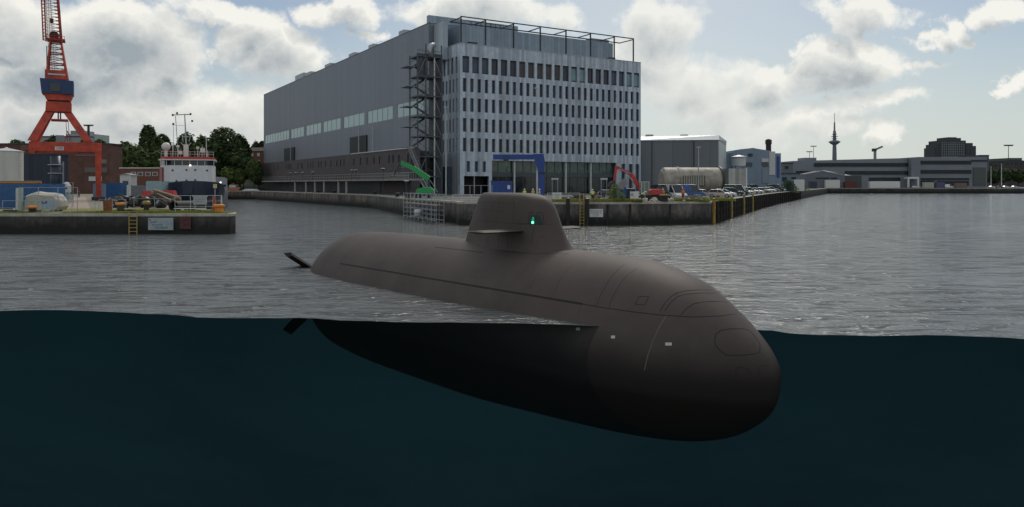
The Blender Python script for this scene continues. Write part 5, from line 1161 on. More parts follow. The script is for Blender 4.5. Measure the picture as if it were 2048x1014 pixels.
# ------------------------------------------------------------------ left side
# portal crane
D = 150; cr = thing('harbour_crane', 'tall red portal crane with a dark blue cabin on the left pier', 'harbour crane', (gx(120, D), D, ZP), R(29)); cx0 = gx(120, D)
def K(x, y, dy=0): return (gx(x, D) - cx0, dy, gz(y, D) - ZP)
for dy in (-3.5, 3.5):
    MB().box(K(70, 0)[0], K(193, 0)[0], dy - .5, dy + .5, K(0, 304.5)[2], K(0, 286)[2]).build('portal_beam', m_orange, cr, bevel=.05)
for (x0_, x1_) in ((181, 193), (70, 80)):
    for dy in (-3.5, 3.5):
        MB().add([(K(x0_, 0)[0], dy - .5, K(0, 304)[2]), (K(x1_, 0)[0], dy - .5, K(0, 304)[2]), (K(x1_, 0)[0], dy + .5, K(0, 304)[2]), (K(x0_, 0)[0], dy + .5, K(0, 304)[2]), (K(x0_ + 2, 0)[0], dy - .4, .7), (K(x1_ - 1, 0)[0], dy - .4, .7), (K(x1_ - 1, 0)[0], dy + .4, .7), (K(x0_ + 2, 0)[0], dy + .4, .7)], [(0, 1, 2, 3), (7, 6, 5, 4), (0, 4, 5, 1), (1, 5, 6, 2), (2, 6, 7, 3), (3, 7, 4, 0)]).build('leg', m_orange, cr)
        MB().box(K(x0_, 0)[0] - .6, K(x1_, 0)[0] + .6, dy - .5, dy + .5, .05, .75).build('bogie', m_dsteel, cr)
for x in (75, 187): MB().box(K(x, 0)[0] - .4, K(x, 0)[0] + .4, -3, 3, K(0, 303)[2], K(0, 289)[2]).build('cross_beam', m_orange, cr)
def quadbar(p, q, w0, w1, h0, h1):
    p, q = Vector(p), Vector(q); vs = []
    for c, w, h in ((p, w0, h0), (q, w1, h1)): vs += [c + Vector((-w / 2, -h / 2, 0)), c + Vector((w / 2, -h / 2, 0)), c + Vector((w / 2, h / 2, 0)), c + Vector((-w / 2, h / 2, 0))]
    return vs, [(0, 1, 2, 3), (7, 6, 5, 4), (0, 4, 5, 1), (1, 5, 6, 2), (2, 6, 7, 3), (3, 7, 4, 0)]
for dy in (-1, 1):
    for (a, c) in (((75, 284), (103, 224)), ((170, 284), (133, 224))):
        MB().add(*quadbar(K(*a, dy * 3.4), K(*c, dy * 1.2), 1.5, 1.5, .9, .9)).build('a_frame_leg', m_orange, cr)
    MB().box(K(104, 0)[0], K(134, 0)[0], dy * 1.9 - .2, dy * 1.9 + .2, K(0, 242)[2], K(0, 239.5)[2]).build('a_frame_tie', m_orange, cr)
MB().add([(K(97, 0)[0], -2, K(0, 205)[2]), (K(140, 0)[0], -2, K(0, 205)[2]), (K(140, 0)[0], 2, K(0, 205)[2]), (K(97, 0)[0], 2, K(0, 205)[2]), (K(96, 0)[0], -2, K(0, 225)[2]), (K(140, 0)[0], -2, K(0, 225)[2]), (K(140, 0)[0], 2, K(0, 225)[2]), (K(96, 0)[0], 2, K(0, 225)[2])], [(0, 1, 2, 3), (7, 6, 5, 4), (0, 4, 5, 1), (1, 5, 6, 2), (2, 6, 7, 3), (3, 7, 4, 0)]).build('slewing_column', m_orange, cr, bevel=.1)
MB().lathe([(1.6, K(0, 205)[2]), (1.75, K(0, 204.5)[2]), (1.75, K(0, 203)[2]), (1.6, K(0, 202.6)[2])], (K(118.5, 0)[0], 0, 0), 24).build('slewing_ring', m_dsteel, cr)
MB().add([(K(98, 0)[0], -2.2, K(0, 202.5)[2]), (K(138, 0)[0], -2.2, K(0, 202.5)[2]), (K(138, 0)[0], 2.2, K(0, 202.5)[2]), (K(98, 0)[0], 2.2, K(0, 202.5)[2]), (K(92, 0)[0], -2.2, K(0, 190)[2]), (K(143, 0)[0], -2.2, K(0, 190)[2]), (K(143, 0)[0], 2.2, K(0, 190)[2]), (K(92, 0)[0], 2.2, K(0, 190)[2])], [(3, 2, 1, 0), (4, 5, 6, 7), (0, 1, 5, 4), (1, 2, 6, 5), (2, 3, 7, 6), (3, 0, 4, 7)]).build('turntable', m_orange, cr)
cabn = MB().add([(K(90, 0)[0], -2.6, K(0, 189.8)[2]), (K(144, 0)[0], -2.6, K(0, 189.8)[2]), (K(144, 0)[0], 2.6, K(0, 189.8)[2]), (K(90, 0)[0], 2.6, K(0, 189.8)[2]), (K(87, 0)[0], -2.6, K(0, 161)[2]), (K(144, 0)[0], -2.6, K(0, 163.5)[2]), (K(144, 0)[0], 2.6, K(0, 163.5)[2]), (K(87, 0)[0], 2.6, K(0, 161)[2])], [(3, 2, 1, 0), (4, 5, 6, 7), (0, 1, 5, 4), (1, 2, 6, 5), (2, 3, 7, 6), (3, 0, 4, 7)]).build('machine_house', m_crane_navy, cr)
MB().box(K(104, 0)[0], K(122, 0)[0], -2.75, -2.62, K(0, 186)[2], K(0, 170)[2]).build('cab_window', m_glass, cabn)
MB().box(K(95, 0)[0], K(132, 0)[0], -1.8, 1.8, K(0, 160.8)[2], K(0, 143)[2]).build('winch_house', m_orange, cr); MB().box(K(100, 0)[0], K(130, 0)[0], -1.9, -1.82, K(0, 153)[2], K(0, 150)[2]).build('winch_panel', m_offw, cr)
tw = []
for (xa, xb) in ((98, 104), (133, 122)):
    for dy in (-1.5, 1.5): MB().bar(K(xa, 160, dy), K(xb, 83, dy * .6), .38, .38, .7).build('tower_leg', m_orange, cr)
mb = MB()
for i in range(7):
    y = 150 - i * 10.5; f_ = (160 - y) / 77; xl, xr = 98 + 6 * f_, 133 - 11 * f_; yy = 1.5 - .6 * f_
    for s_ in (-1, 1): mb.bar(K(xl, y, s_ * yy), K(xr, y, s_ * yy), .14 if i % 2 else .22)
    mb.bar(K(xl, y, -yy), K(xr, y - 10, -yy), .07).bar(K(xr, y, yy), K(xl, y - 10, yy), .07).bar(K(xl, y, -yy), K(xl, y, yy), .12).bar(K(xr, y, -yy), K(xr, y, yy), .12)
mb.build('tower_lattice', mat('crane_dark_red', (.2, .03, .03), .6), cr)
MB().box(K(98, 0)[0], K(129, 0)[0], -1.6, 1.6, K(0, 83)[2], K(0, 80)[2]).build('top_platform', m_orange, cr)
mb = MB()
for i in range(8): x = 98 + i * 4.3; mb.bar(K(x, 80, -1.55), K(x, 75, -1.55), .07)
mb.bar(K(98, 75, -1.55), K(129, 75, -1.55), .07); mb.build('platform_rail', m_orange, cr)
MB().lathe([(.5, -.35), (.85, -.3), (.85, .3), (.5, .35)], (K(110, 0)[0], 0, K(0, 72)[2]), 16, 'y').build('sheave', m_dsteel, cr)
jb = MB(); jt = lambda f_: [K(94 - 5 * f_ + 1, 160 - 190 * f_, -1 - f_ * 5), K(129 - 12 * f_, 160 - 190 * f_, -1 - f_ * 5), K(98 - 4 * f_, 158 - 190 * f_, 1.2 - f_ * 5), K(126 - 12 * f_, 158 - 190 * f_, 1.2 - f_ * 5)]
J0, J1 = jt(.38), jt(1.0)
for i in range(4): MB().bar(J0[i], J1[i], .22).build('jib_chord', m_orange, cr)
mb = MB(); nn = 18
for i in range(nn):
    a, c = jt(.38 + .62 * i / nn), jt(.38 + .62 * (i + 1) / nn)
    mb.bar(a[0], a[1], .08).bar(a[2], a[3], .07).bar(a[0], c[1], .06).bar(a[3], c[2], .06).bar(a[0], c[2], .06).bar(a[1], c[3], .06)
mb.build('jib_lattice', mat('crane_dark_red', (.2, .03, .03), .6), cr)
mb = MB()
for x in (104, 108, 112): mb.tube([K(x, 160, -1.2), K(x - 8, -20, -4)], .035, 5)
mb.build('luffing_ropes', m_dsteel, cr); MB().box(K(104, 0)[0], K(110, 0)[0], -3, -2.4, K(0, 52)[2], K(0, 44)[2]).build('rope_block', m_dsteel, cr)
MB().bar(K(97, 155, 1.6), K(97, 92, 1.2), .16).build('counter_rod', m_dsteel, cr)
MB().box(K(113, 0)[0], K(128, 0)[0], -4.06, -4.01, K(0, 302)[2], K(0, 295)[2]).build('number_plate', m_white, cr)
text_mesh('1500', .62, mat('plate_print', (.3, .05, .03), .6), cr, (K(120.5, 0)[0], -4.08, K(0, 298.5)[2]))
MB().box(K(114, 0)[0], K(128, 0)[0], -3.0, -2.2, K(0, 286)[2], K(0, 272)[2]).build('electrical_box', m_grey, cr); MB().box(K(129, 0)[0], K(137, 0)[0], -3.6, -3.1, K(0, 291)[2], K(0, 285.5)[2]).build('white_plate', m_offw, cr)
mb = MB()
for x in (117, 121): mb.tube([K(x, 205, 0), K(x, 240, 0)], .12, 6)
for x in (130, 134): mb.tube([K(x, 240, 0), K(x + 3, 286, 0)], .05, 5)
mb.build('hanging_ladder', m_dsteel, cr); MB().bar(K(133, 262, -1), K(128, 286, -1), .15).bar(K(133, 262, -1), K(142, 286, -1), .15).build('gantry_stay', m_orange, cr)

# brick warehouse, silo, blue shed, low brick building
D = 262; t = thing('brick_warehouse', 'long dark brick warehouse behind the red crane', 'warehouse', (gx(-60, D), D, ZP)); w = gx(221, D) - gx(-60, D); hh = gz(289, D) - ZP
MB().box(0, w, 0, 8, 0, hh).build('wall', m_brick, t); MB().box(-.2, w + .2, -.25, 8.2, hh, hh + .45).build('roof_edge', m_dsteel, t)
for (p0, p1, y0, y1, m) in ((196, 214, 319, 327, mat('weathered_panel', (.2, .17, .15), .8)), (170, 215, 335, 345, mat('warehouse_band', (.13, .12, .12), .8)), (178, 204, 353, 362, m_offw), (150, 200, 309, 312, mat('warehouse_band', (.13, .12, .12), .8)), (42, 70, 290, 300, mat('rusty_panel', (.16, .08, .05), .8))): MB().box(gx(p0, D) - gx(-60, D), gx(p1, D) - gx(-60, D), -.2, -.02, gz(y1, D) - ZP, gz(y0, D) - ZP).build('wall_panel', m, t)
D = 116; t = thing('white_silo', 'pale round storage silo with a conical roof at the left edge', 'silo', (gx(13, D), D, ZP)); r_ = 29 / F * D; hh = gz(303, D) - ZP; hc = gz(298, D) - ZP
MB().lathe([(r_, 0), (r_, hh)], n=36).build('shell', mat('silo_sheet', (.5, .49, .46), .45, .15, var=.14, scale=.8, stretch=(1, 1, .1)), t, smooth=False); MB().lathe([(r_ + .08, hh), (r_ + .08, hh + .06), (.25, hc + .15), (.05, hc + .3)], n=36).build('roof', m_offw, t)
mb = MB()
for i in range(20): z = hh * i / 20 + .2; mb.box(r_ * .96, r_ * .96 + .45, -.5, -.46, z, z + .04)
mb.build('side_ladder', m_galv, t)
D = 136; t = thing('dark_blue_store', 'dark blue steel store between the silo and the crane', 'store building', (gx(40, D), D, ZP)); w = gx(104, D) - gx(40, D); hh = gz(309, D) - ZP
MB().box(0, w, 0, 5, 0, hh).build('wall', panel_mat('dark_blue_sheet', (.022, .03, .055), .8, var=.2, axis=2, seam=.6), t); MB().box(-.1, w + .1, -.1, 5.1, hh, hh + .2).build('roof', m_dsteel, t)
D = 134; t = thing('dark_cylinder_tank', 'dark blue upright cylinder beside the dark blue store', 'tank', (gx(111, D), D, ZP)); hh = gz(312, D) - ZP
MB().lathe([(.85, 0), (.85, hh)], n=24).build('shell', m_navy, t, smooth=True)
for y in (330, 347): z = gz(y, D) - ZP; MB().lathe([(.86, z), (1.2, z), (1.2, z + .1), (.86, z + .1)], n=20).build('gallery', m_offw, t)
MB().tube([(1.5, -.2, 0), (1.5, -.2, hh - 1)], .14, 8).build('side_pipe', m_grey, t)
t = container(-45, 108, 367.5, 0, 104, 'very long blue steel container wall at the left edge of the pier', m_blue2, 2.6, z0=ZP)
def pipes(px0, px1, y, D, label, m, n_=4, r_=.09, z=None):
    t = thing('timber_bundle', label, 'timber', (gx(px0, D), D, z)); w = gx(px1, D) - gx(px0, D); rr = random.Random(3)
    for i in range(n_): MB().tube([(rr.uniform(0, .3), i * .25, .1 + (i % 2) * .17), (w - rr.uniform(0, 1.5), i * .25 + rr.uniform(-.1, .1), .1 + (i % 2) * .17)], r_, 7).build('beam', m if i % 2 else mat('orange_timber', (.38, .17, .05), .8), t)
    return t
pipes(-30, 84, 360, 104.5, 'orange and brown timbers lying on the long blue container', m_wood, 6, .13, gz(367.2, 104))
D = 92.5; t = thing('tarpaulin_covered_boat', 'boat shaped heap under a pale grey tarpaulin behind the railing', 'covered boat', (gx(92, D), D, ZP))
out = [(53, 420), (54, 404), (58, 390), (68, 386), (80, 382.5), (93, 385), (112, 386), (120, 387), (126, 394), (131, 402), (131, 412), (126, 420)]
vs = []; n_ = len(out)
cxm, czm = 0, .2
for (k_, s_) in ((-1.1, .86), (-.7, .97), (0, 1.0), (.8, .95), (1.3, .8)):
    for (x, y) in out: X = (x - 92) / F * D; Zz = max(0, gz(y, D) - ZP); vs.append((X * s_ + .05 * math.sin(x * 3 + k_ * 4), k_, Zz * (s_ if Zz > .3 else 1) + .03 * math.sin(x * 1.3 + k_ * 5)))
fs = [(i * n_ + k, i * n_ + (k + 1) % n_, (i + 1) * n_ + (k + 1) % n_, (i + 1) * n_ + k) for i in range(4) for k in range(n_)] + [tuple(range(n_)), tuple(4 * n_ + k for k in range(n_))]
o = MB().add(vs, fs).build('tarpaulin', m_tarp, t, smooth=False)
for x in (70, 112): X = (x - 92) / F * D; MB().box(X - .25, X + .25, -.9, .9, 0, .16).build('keel_block', m_wood, t)
sg_ = sign(83, 110, 400, 418, 87.4, ZP, 'pale blue notice board hanging on the left railing', mat('pale_blue_board', (.28, .37, .46), .6)); z_ = gz(409, 87.4) - ZP
MB().box(-.72, -.15, -.07, -.055, z_ + .12, z_ + .42).build('blue_emblem', m_blue, sg_); MB().box(-.6, -.28, -.082, -.072, z_ + .27, z_ + .36).build('emblem_mark', m_white, sg_)
railing([(gx(5, 86.6), 86.6), (gx(190, 86.6), 86.6)], ZP, gz(401.5, 86.6) - ZP, 'long thin railing along the left pier edge', m_galv, 2.9, (1.0, .05), th=.035)
railing([(gx(38, 90), 90), (gx(155, 90), 90)], ZP, gz(375, 90) - ZP, 'tall pale fence frame behind the pier railing', m_galv, 2.3, (1.0, .62, .04), th=.04)
t = thing('pale_column', 'broad pale post before the long blue container', 'post', (gx(39, 91), 91, ZP)); MB().box(-.33, .0, -.2, .2, 0, gz(376, 91) - ZP).build('post', m_offw, t); MB().box(.01, .35, -.18, .18, 0, gz(376, 91) - ZP).build('green_face', mat('pale_green', (.3, .4, .35), .6), t)
t = thing('concrete_mixer_unit', 'white and dark machine standing by the pier road', 'machine', (gx(133, 112), 112, ZP)); k_ = lambda y: gz(y, 112) - ZP
MB().box(-.6, .6, -.5, .5, k_(400), k_(388)).build('base', mat('pale_machine', (.3, .36, .4), .6), t); MB().lathe([(.4, k_(388)), (.62, k_(384)), (.62, k_(372)), (.35, k_(366)), (.1, k_(364))], n=14).build('drum', m_offw, t); MB().tube([(.8, .3, 0), (.8, .3, k_(365)), (0, .3, k_(365))], .05, 6).build('frame', m_galv, t)
for (x, z) in ((-.3, 378), (.25, 376), (0, 370)): MB().sphere((x, -.5, k_(z)), .16).build('fitting', m_dsteel, t)
# bollards
def bollard(px, D, z0, h, r_, label, body, cap, grp=None):
    t = thing('mooring_bollard', label, 'bollard', (gx(px, D), D, z0), 0, grp)
    MB().lathe([(r_ * 1.15, 0), (r_ * 1.15, .08), (r_ * .8, .12), (r_ * .78, h * .62)], n=18).build('body', body, t); MB().lathe([(r_ * .8, h * .62), (r_ * 1.1, h * .72), (r_ * 1.1, h * .92), (r_ * .7, h)], n=18).build('cap', cap, t); return t
bollard(65, 87.8, ZP, .85, .5, 'low black bollard with orange cap at the left pier edge', m_black, m_orangep)
bollard(293, 94, ZP, 1.3, .4, 'tall black bollard with yellow cap near the middle of the pier', m_black, m_yel)
bollard(241, 97, ZP, 1.0, .55, 'squat dark bollard with orange cap left of the tall black one', m_dsteel, m_orangep)
bollard(438, 89, ZP, 1.0, .62, 'bright orange bollard at the right end of the left pier', m_orangep, m_orangep)
bollard(242, 118, ZP, 1.0, .8, 'wide orange bollard in front of the black fender heap', m_black, m_orangep)
for i, (px, D) in enumerate(((636, 218), (668, 205), (750, 176), (795, 146), (815, 137))): bollard(px, D, ZM, .8, .45, 'dark mooring bollard on the hall quay, %s from the left' % ['first', 'second', 'third', 'fourth', 'fifth'][i], m_black, m_dsteel, 'dark bollards on the hall quay')
t = thing('rusty_box', 'upright rust orange steel box leaning by the pier railing', 'box', (gx(216, 90), 90, ZP)); MB().cbox((0, 0, .72), .7, .7, 1.35, 0, 1.15).build('body', m_rust, t); MB().box(-.5, .45, -.5, .5, 0, .05).build('foot_plate', m_offw, t)
t = thing('signal_base', 'flat dark electrical base on the pier left of the bollards', 'base', (gx(20, 88), 88, ZP)); MB().cbox((0, 0, .2), 1.4, .6, .36).build('body', m_dsteel, t); MB().sphere((.6, -.2, .42), .14).build('lamp', m_offw, t, smooth=True)
t = thing('beam_stack', 'small dark stack of beams between the bollards on the pier', 'beam stack', (gx(250, 89.5), 89.5, ZP))
for i in range(4): MB().cbox(((i % 2) * .3 - .1, .1 * i, .12 + .16 * (i // 2)), 1.6, .2, .15, .1 * i).build('beam', m_dwood, t)
# black pipe and steel poles
t = thing('steel_pipe', 'large black pipe section lying open end towards the water on the pier', 'pipe', (gx(347, 93), 93, ZP)); r_ = .62
n_ = 28; vs = []
for (yy, rr) in ((0, r_), (3.2, r_), (3.2, r_ - .08), (0, r_ - .08)):
    for k in range(n_): a = 2 * math.pi * k / n_; vs.append((rr * math.cos(a) + yy * .35, yy, rr * math.sin(a) + r_ + .02))
fs = [(i * n_ + k, i * n_ + (k + 1) % n_, ((i + 1) % 4) * n_ + (k + 1) % n_, ((i + 1) % 4) * n_ + k) for i in range(4) for k in range(n_)]
MB().add(vs, fs).build('shell', m_black, t, smooth=False); MB().sphere((1.15, -.1, .2), .2).build('end_plug', m_offw, t, smooth=True)
rr = random.Random(5)
def pole_pile(label, px0, y0, px1, y1, D0, D1, n_, m, r0=.1):
    t = thing('steel_pole', label, 'pole', (gx(px0, D0), D0, ZP)); o0 = Vector(t.location)
    for i in range(n_):
        a = at(px0 + rr.uniform(-4, 4), y0 + rr.uniform(-2, 2) + i * 1.6, D0 + i * .3) - o0; c = at(px1 + rr.uniform(-6, 6), y1 + rr.uniform(-2, 3) + i * 1.8, D1 + i * .3) - o0
        MB().tube([a, c], r0 * rr.uniform(.8, 1.2), 7).build('pole', m if i % 2 else mat('bleached_pole', (.3, .24, .2), .7), t)
    return t
pole_pile('long brown and bleached poles piled slantwise across the pier', 306, 378, 358, 393, 104, 98, 8, m_wood)
pole_pile('lower darker poles under the slanted pole pile', 312, 388, 344, 402, 103, 98, 5, m_dwood, .13)
# heap of black fenders
tyre = None; rr = random.Random(11)
for i in range(64):
    px = rr.uniform(218, 326); row = i // 22; D = 112 + rr.uniform(-6, 8); zz = .35 + row * .5 * rr.uniform(.6, 1) * (1 if 235 < px < 315 else .5)
    if tyre is None:
        tyre = thing('rubber_fender', 'black rubber fender in the heap on the left pier', 'fender', (gx(px, D), D, ZP + zz), 0, 'heap of black rubber fenders')
        prf = [(.2, -.35), (.42, -.3), (.46, 0), (.42, .3), (.2, .35)]; MB().lathe(prf, n=14, axis='x').build('roll', m_black, tyre, smooth=False); MB().lathe([(.08, -.37), (.2, -.36), (.2, .36), (.08, .37)], n=10, axis='x').build('core', m_grey, tyre)
    else: o = dup(tyre, (gx(px, D), D, ZP + zz)); o.rotation_euler = (rr.uniform(-.6, .6), rr.uniform(-1.2, 1.2), rr.uniform(0, 3.1)); s_ = rr.uniform(.8, 1.7); o.scale = (s_, s_, s_)
for (p0, p1, y0, D, lab, m, z_) in ((212, 241, 366, 150, 'dark blue container behind the fender heap', m_blue2, ZP), (292, 325, 362, 142, 'pale teal container with a dark window behind the fenders', mat('pale_teal', (.26, .38, .42), .6), ZP), (186, 208, 367, 170, 'blue and white pallet boxes below the crane leg', mat('blue_white', (.15, .2, .33), .6), ZP), (262, 292, 371, 150, 'low grey steel bin left of the teal container', m_grey, ZP)): container(p0, p1, y0, 0, D, lab, m, 2.4, z0=z_, ribs=(p0 != 292))
for (p0, p1, y0, D, lab, r1) in ((286, 300, 374, 118, 'small red steel frame beside the fender heap', 1), (322, 352, 373.5, 122, 'flat red workboat cradle in front of the ship bow', 2)):
    t = thing('red_cradle', lab, 'cradle', (gx((p0 + p1) / 2, D), D, ZP)); w = gx(p1, D) - gx(p0, D); hh = (gz(y0, D) - ZP) * .8
    MB().cbox((0, 0, hh * .8), w, 1.4, hh * .4, 0, .8).build('deck', m_red, t)
    for s_ in (-1, 1): MB().box(s_ * w * .35 - .1, s_ * w * .35 + .1, -.5, .5, 0, hh * .6).build('leg', m_red, t)
# frame sign, platform, life ring post at the pier end
fs_ = sign(387, 414, 392, 409, 90, ZP, 'grey framed information board near the pier end', mat('grey_board', (.33, .36, .38), .6), marks=letters([(.15, .85, .55, .12), (.2, .8, .3, .12)], 9), mk=m_grey)
MB().box(-.95, .95, -.09, -.055, gz(393.3, 90) - ZP, gz(391.6, 90) - ZP).build('frame', m_galv, fs_)
t = thing('white_gangway', 'low white plank platform on the pier before the black pipe', 'gangway', (gx(382, 88.5), 88.5, ZP)); MB().box(-1.9, 1.7, -.35, .35, .45, .55).build('deck', m_offw, t)
for x in (-1.7, -.3, 1.5): MB().box(x - .04, x + .04, -.3, -.22, 0, .45).build('leg', m_galv, t)
railing([(gx(350, 92), 92), (gx(442, 92), 92), (gx(444, 89), 89)], ZP, gz(391, 92) - ZP, 'white three bar railing at the right end of the pier', m_offw, 1.7, (1.0, .66, .33), th=.035)
railing([(gx(268, 87), 87), (gx(350, 87), 87)], ZP, gz(397.5, 87) - ZP, 'thin railing above the ladder in the middle of the pier edge', m_galv, 2.4, (1.0,), th=.03)
railing([(gx(198, 87), 87), (gx(252, 87), 87)], ZP, gz(398.5, 87) - ZP, 'thin railing left of the pier ladder', m_galv, 1.6, (1.0,), th=.03)
t = thing('life_ring_post', 'post with yellow box beside the ship bow at the pier end', 'post', (gx(430, 92.5), 92.5, ZP)); MB().tube([(0, 0, 0), (0, 0, gz(375, 92.5) - ZP)], .05, 6).build('post', m_galv, t); MB().cbox((0, 0, gz(372, 92.5) - ZP), .4, .2, .5).build('yellow_box', mat('pale_yellow', (.5, .48, .25), .6), t)
t = thing('red_post', 'short red panel in the white railing at the pier end', 'panel', (gx(428, 90), 90, ZP)); MB().box(-.12, .12, -.04, .04, .2, gz(394, 90) - ZP).build('panel', m_red, t); MB().box(-.15, -.12, -.04, .04, 0, gz(393, 90) - ZP).build('post', m_offw, t)
# wall signs on the left pier
sign(297, 347, 435.5, 460, 85.1, 0, 'large pale sign with faint dark lettering on the left pier wall', mat('weathered_sign', (.30, .36, .39), .7, var=.2), False, letters([(.1, .42, .6, .1), (.18, .58, .36, .11), (.3, .8, .12, .16), (.04, .12, .78, .1)], 12), thick=.1)
sign(360, 382, 433, 458, 85.1, 0, 'faded dark red sign panel on the left pier wall', mat('faded_red_sign', (.085, .035, .035), .8, var=.4, scale=3), False, letters([(.1, .9, .66, .14), (.3, .9, .32, .14)], 15), thick=.08, mk=mat('faded_red', (.17, .04, .045), .8))
# low brick building and hut
D = 215; t = thing('low_brick_building', 'low red brick building with white framed windows beside the ship', 'brick building', (gx(240, D), D, ZP)); w = gx(332, D) - gx(240, D); hh = gz(337, D) - ZP
MB().box(0, w, 0, 10, 0, hh).build('wall', mat('red_brick', (.15, .06, .045), .85, var=.25), t); MB().box(-.2, w + .2, -.2, 10.2, hh, hh + .3).build('roof_edge', m_offw, t)
for px in (267, 281, 296, 310):
    a = gx(px, D) - gx(240, D); f_ = MB().box(a - .75, a + .75, -.12, -.02, gz(352, D) - ZP, gz(344, D) - ZP).build('window_frame', m_white, t); MB().box(a - .6, a + .6, -.17, -.13, gz(351.2, D) - ZP, gz(344.8, D) - ZP).build('pane', m_glass, f_)
t = thing('site_hut', 'small white hut in front of the low brick building', 'hut', (gx(251, 190), 190, ZP)); MB().box(-1.4, 1.4, 0, 3, 0, gz(350, 190) - ZP).build('wall', m_offw, t); MB().extrude([(-1.6, gz(350, 190) - ZP), (0, gz(346.5, 190) - ZP), (1.6, gz(350, 190) - ZP)], 0, -.2, 3.2).build('roof', m_grey, t); MB().box(-.7, .7, -.06, -.01, 3.2, 4.2).build('window', m_glass, t)
# ship
D = 152; sp = thing('moored_ship', 'white ship with red roof and dark blue bow moored behind the left pier', 'ship', (gx(379, D), D, 0), R(21)); sx0 = gx(379, D)
def H_(x, y, dy=0): return (gx(x, D) - sx0, dy, gz(y, D))
# hull by stations from the bow (y negative) to aft
st_ = []
for (yy, hw, zs, keel) in ((-11.0, .15, 6.3, .2), (-10.0, 1.9, 6.25, .1), (-8.0, 3.7, 6.1, .3), (-5.5, 4.8, 5.9, .5), (-2, 5.3, 5.6, .6), (3, 5.6, 5.0, .75), (12, 5.7, 4.2, .8), (38, 5.5, 4.2, .8)):
    st_.append([(-hw, yy, zs), (-hw * .93, yy, zs * .6), (-hw * keel, yy + .3, 0), (-hw * keel * .6, yy + .5, -1.5), (hw * keel * .6, yy + .5, -1.5), (hw * keel, yy + .3, 0), (hw * .93, yy, zs * .6), (hw, yy, zs)])
vs = [(p[0] + 1.0, p[1], p[2]) for s_ in st_ for p in s_]; n_ = 8
fs = [(i * n_ + k, i * n_ + (k + 1) % n_, (i + 1) * n_ + (k + 1) % n_, (i + 1) * n_ + k) for i in range(len(st_) - 1) for k in range(n_)] + [tuple(range(n_)), tuple((len(st_) - 1) * n_ + k for k in range(n_))]
MB().add(vs, fs).build('hull', m_navy, sp, smooth=False)
mb = MB(); zt, zb = H_(0, 331)[2], 4.3; zbm = H_(0, 352)[2]
fr1 = [(H_(325, 0)[0], 1.5), (H_(333, 0)[0], -.5), (H_(345, 0)[0], -1.4), (H_(413, 0)[0], -1.4), (H_(421, 0)[0], -.5), (H_(426, 0)[0], 1.5), (H_(426, 0)[0], 16), (H_(325, 0)[0], 16)]
mb.prism(fr1, zb, zt).build('superstructure', mat('ship_white', (.68, .70, .74), .4, var=.06), sp)
zz0, zz1 = H_(0, 330.8)[2], H_(0, 321)[2]
br = MB().prism([(x * .98, y + .25) for x, y in fr1], zz0, zz1).build('bridge_glazing', m_glass, sp)
mb = MB()
for x in (325.5, 337, 352, 366, 380, 394, 408, 425): p = H_(x, 0)[0] * .985; mb.box(p - .06, p + .06, -1.22 + (1.0 if x < 334 or x > 420 else 0), -1.1 + (1.0 if x < 334 or x > 420 else 0), zz0, zz1)
mb.build('bridge_mullions', m_white, br)
MB().prism([(x * 1.06, y - .5) for x, y in fr1], zz1, zz1 + .22).build('bridge_roof_edge', m_white, sp)
MB().prism([(x * 1.0, y - .1) for x, y in fr1], zz1 + .23, H_(0, 314)[2]).build('red_roof', m_red, sp)
MB().box(H_(325.5, 0)[0] - .05, H_(330, 0)[0], -.6, 1.2, zb, zt - .4).build('red_side_stripe', mat('pale_red', (.4, .16, .15), .5), sp)
for (x, y) in ((349, 341), (374, 340), (390, 340), (412, 341), (356, 362), (374, 361), (390, 360)):
    a = H_(x, y); MB().lathe([(.02, -.05), (.2, -.05), (.2, .05), (.02, .05)], (a[0], -1.43, a[2]), 12, 'y').build('porthole', m_glass, sp)
for (x, y) in ((381, 331), (402, 371), (437, 365)): a = H_(x, y); MB().sphere((a[0], -1.6 if y < 340 else -6.5 if x < 420 else -3, a[2]), .2).build('deck_light', mat('deck_lamp', (1, .93, .75), .5, var=0, emit=1.2), sp)
for xr in (zz1,):
    zr = H_(0, 314)[2]
    for i in range(12): x = H_(328 + i * 8.7, 0)[0]; MB().tube([(x, -.6, zr), (x, -.6, zr + 1.05)], .035, 5).build('roof_rail_post', m_white, sp)
    for dz in (.55, 1.05): MB().tube([(H_(328, 0)[0], -.6, zr + dz), (H_(424, 0)[0], -.6, zr + dz)], .035, 5).build('roof_rail', m_white, sp)
a = H_(335, 293); MB().sphere((a[0], 2, a[2]), .85, 18, 12).build('radome', m_white, sp, smooth=True); MB().tube([(a[0], 2, zr), (a[0], 2, a[2] - .7)], .3, 10).build('radome_stand', m_white, sp)
a = H_(357, 293); MB().sphere((a[0], 1.5, a[2]), .32).build('small_radome', m_white, sp, smooth=True); MB().tube([(a[0], 1.5, zr), (a[0], 1.5, a[2] - .2)], .1, 6).build('small_radome_stand', m_white, sp)
MB().box(H_(367, 0)[0], H_(376, 0)[0], 2, 3, zr, H_(0, 288)[2]).build('mast_base', m_white, sp)
mb = MB(); 
mb.bar(H_(372, 290, 2.5), H_(369, 226, 2.5), .32, .3, .6).bar(H_(364, 272, 2.5), H_(381, 272, 2.5), .18).bar(H_(362, 284, 2.5), H_(372, 296, 2.5), .16).bar(H_(381, 284, 2.5), H_(372, 296, 2.5), .16).bar(H_(366, 282, 2.5), H_(364, 268, 2.5), .15).bar(H_(377, 282, 2.5), H_(380, 268, 2.5), .15); mb.build('main_mast', m_galv, sp)
MB().bar(H_(346, 229, 2.5), H_(381, 226.5, 2.5), .16).bar(H_(345, 249, 2.5), H_(368, 250, 2.5), .06).bar(H_(352, 231, 2.5), H_(356, 290, 2.5), .12).bar(H_(348, 249, 2.5), H_(349, 310, 2.5), .07).build('yards_and_stays', m_grey, sp)
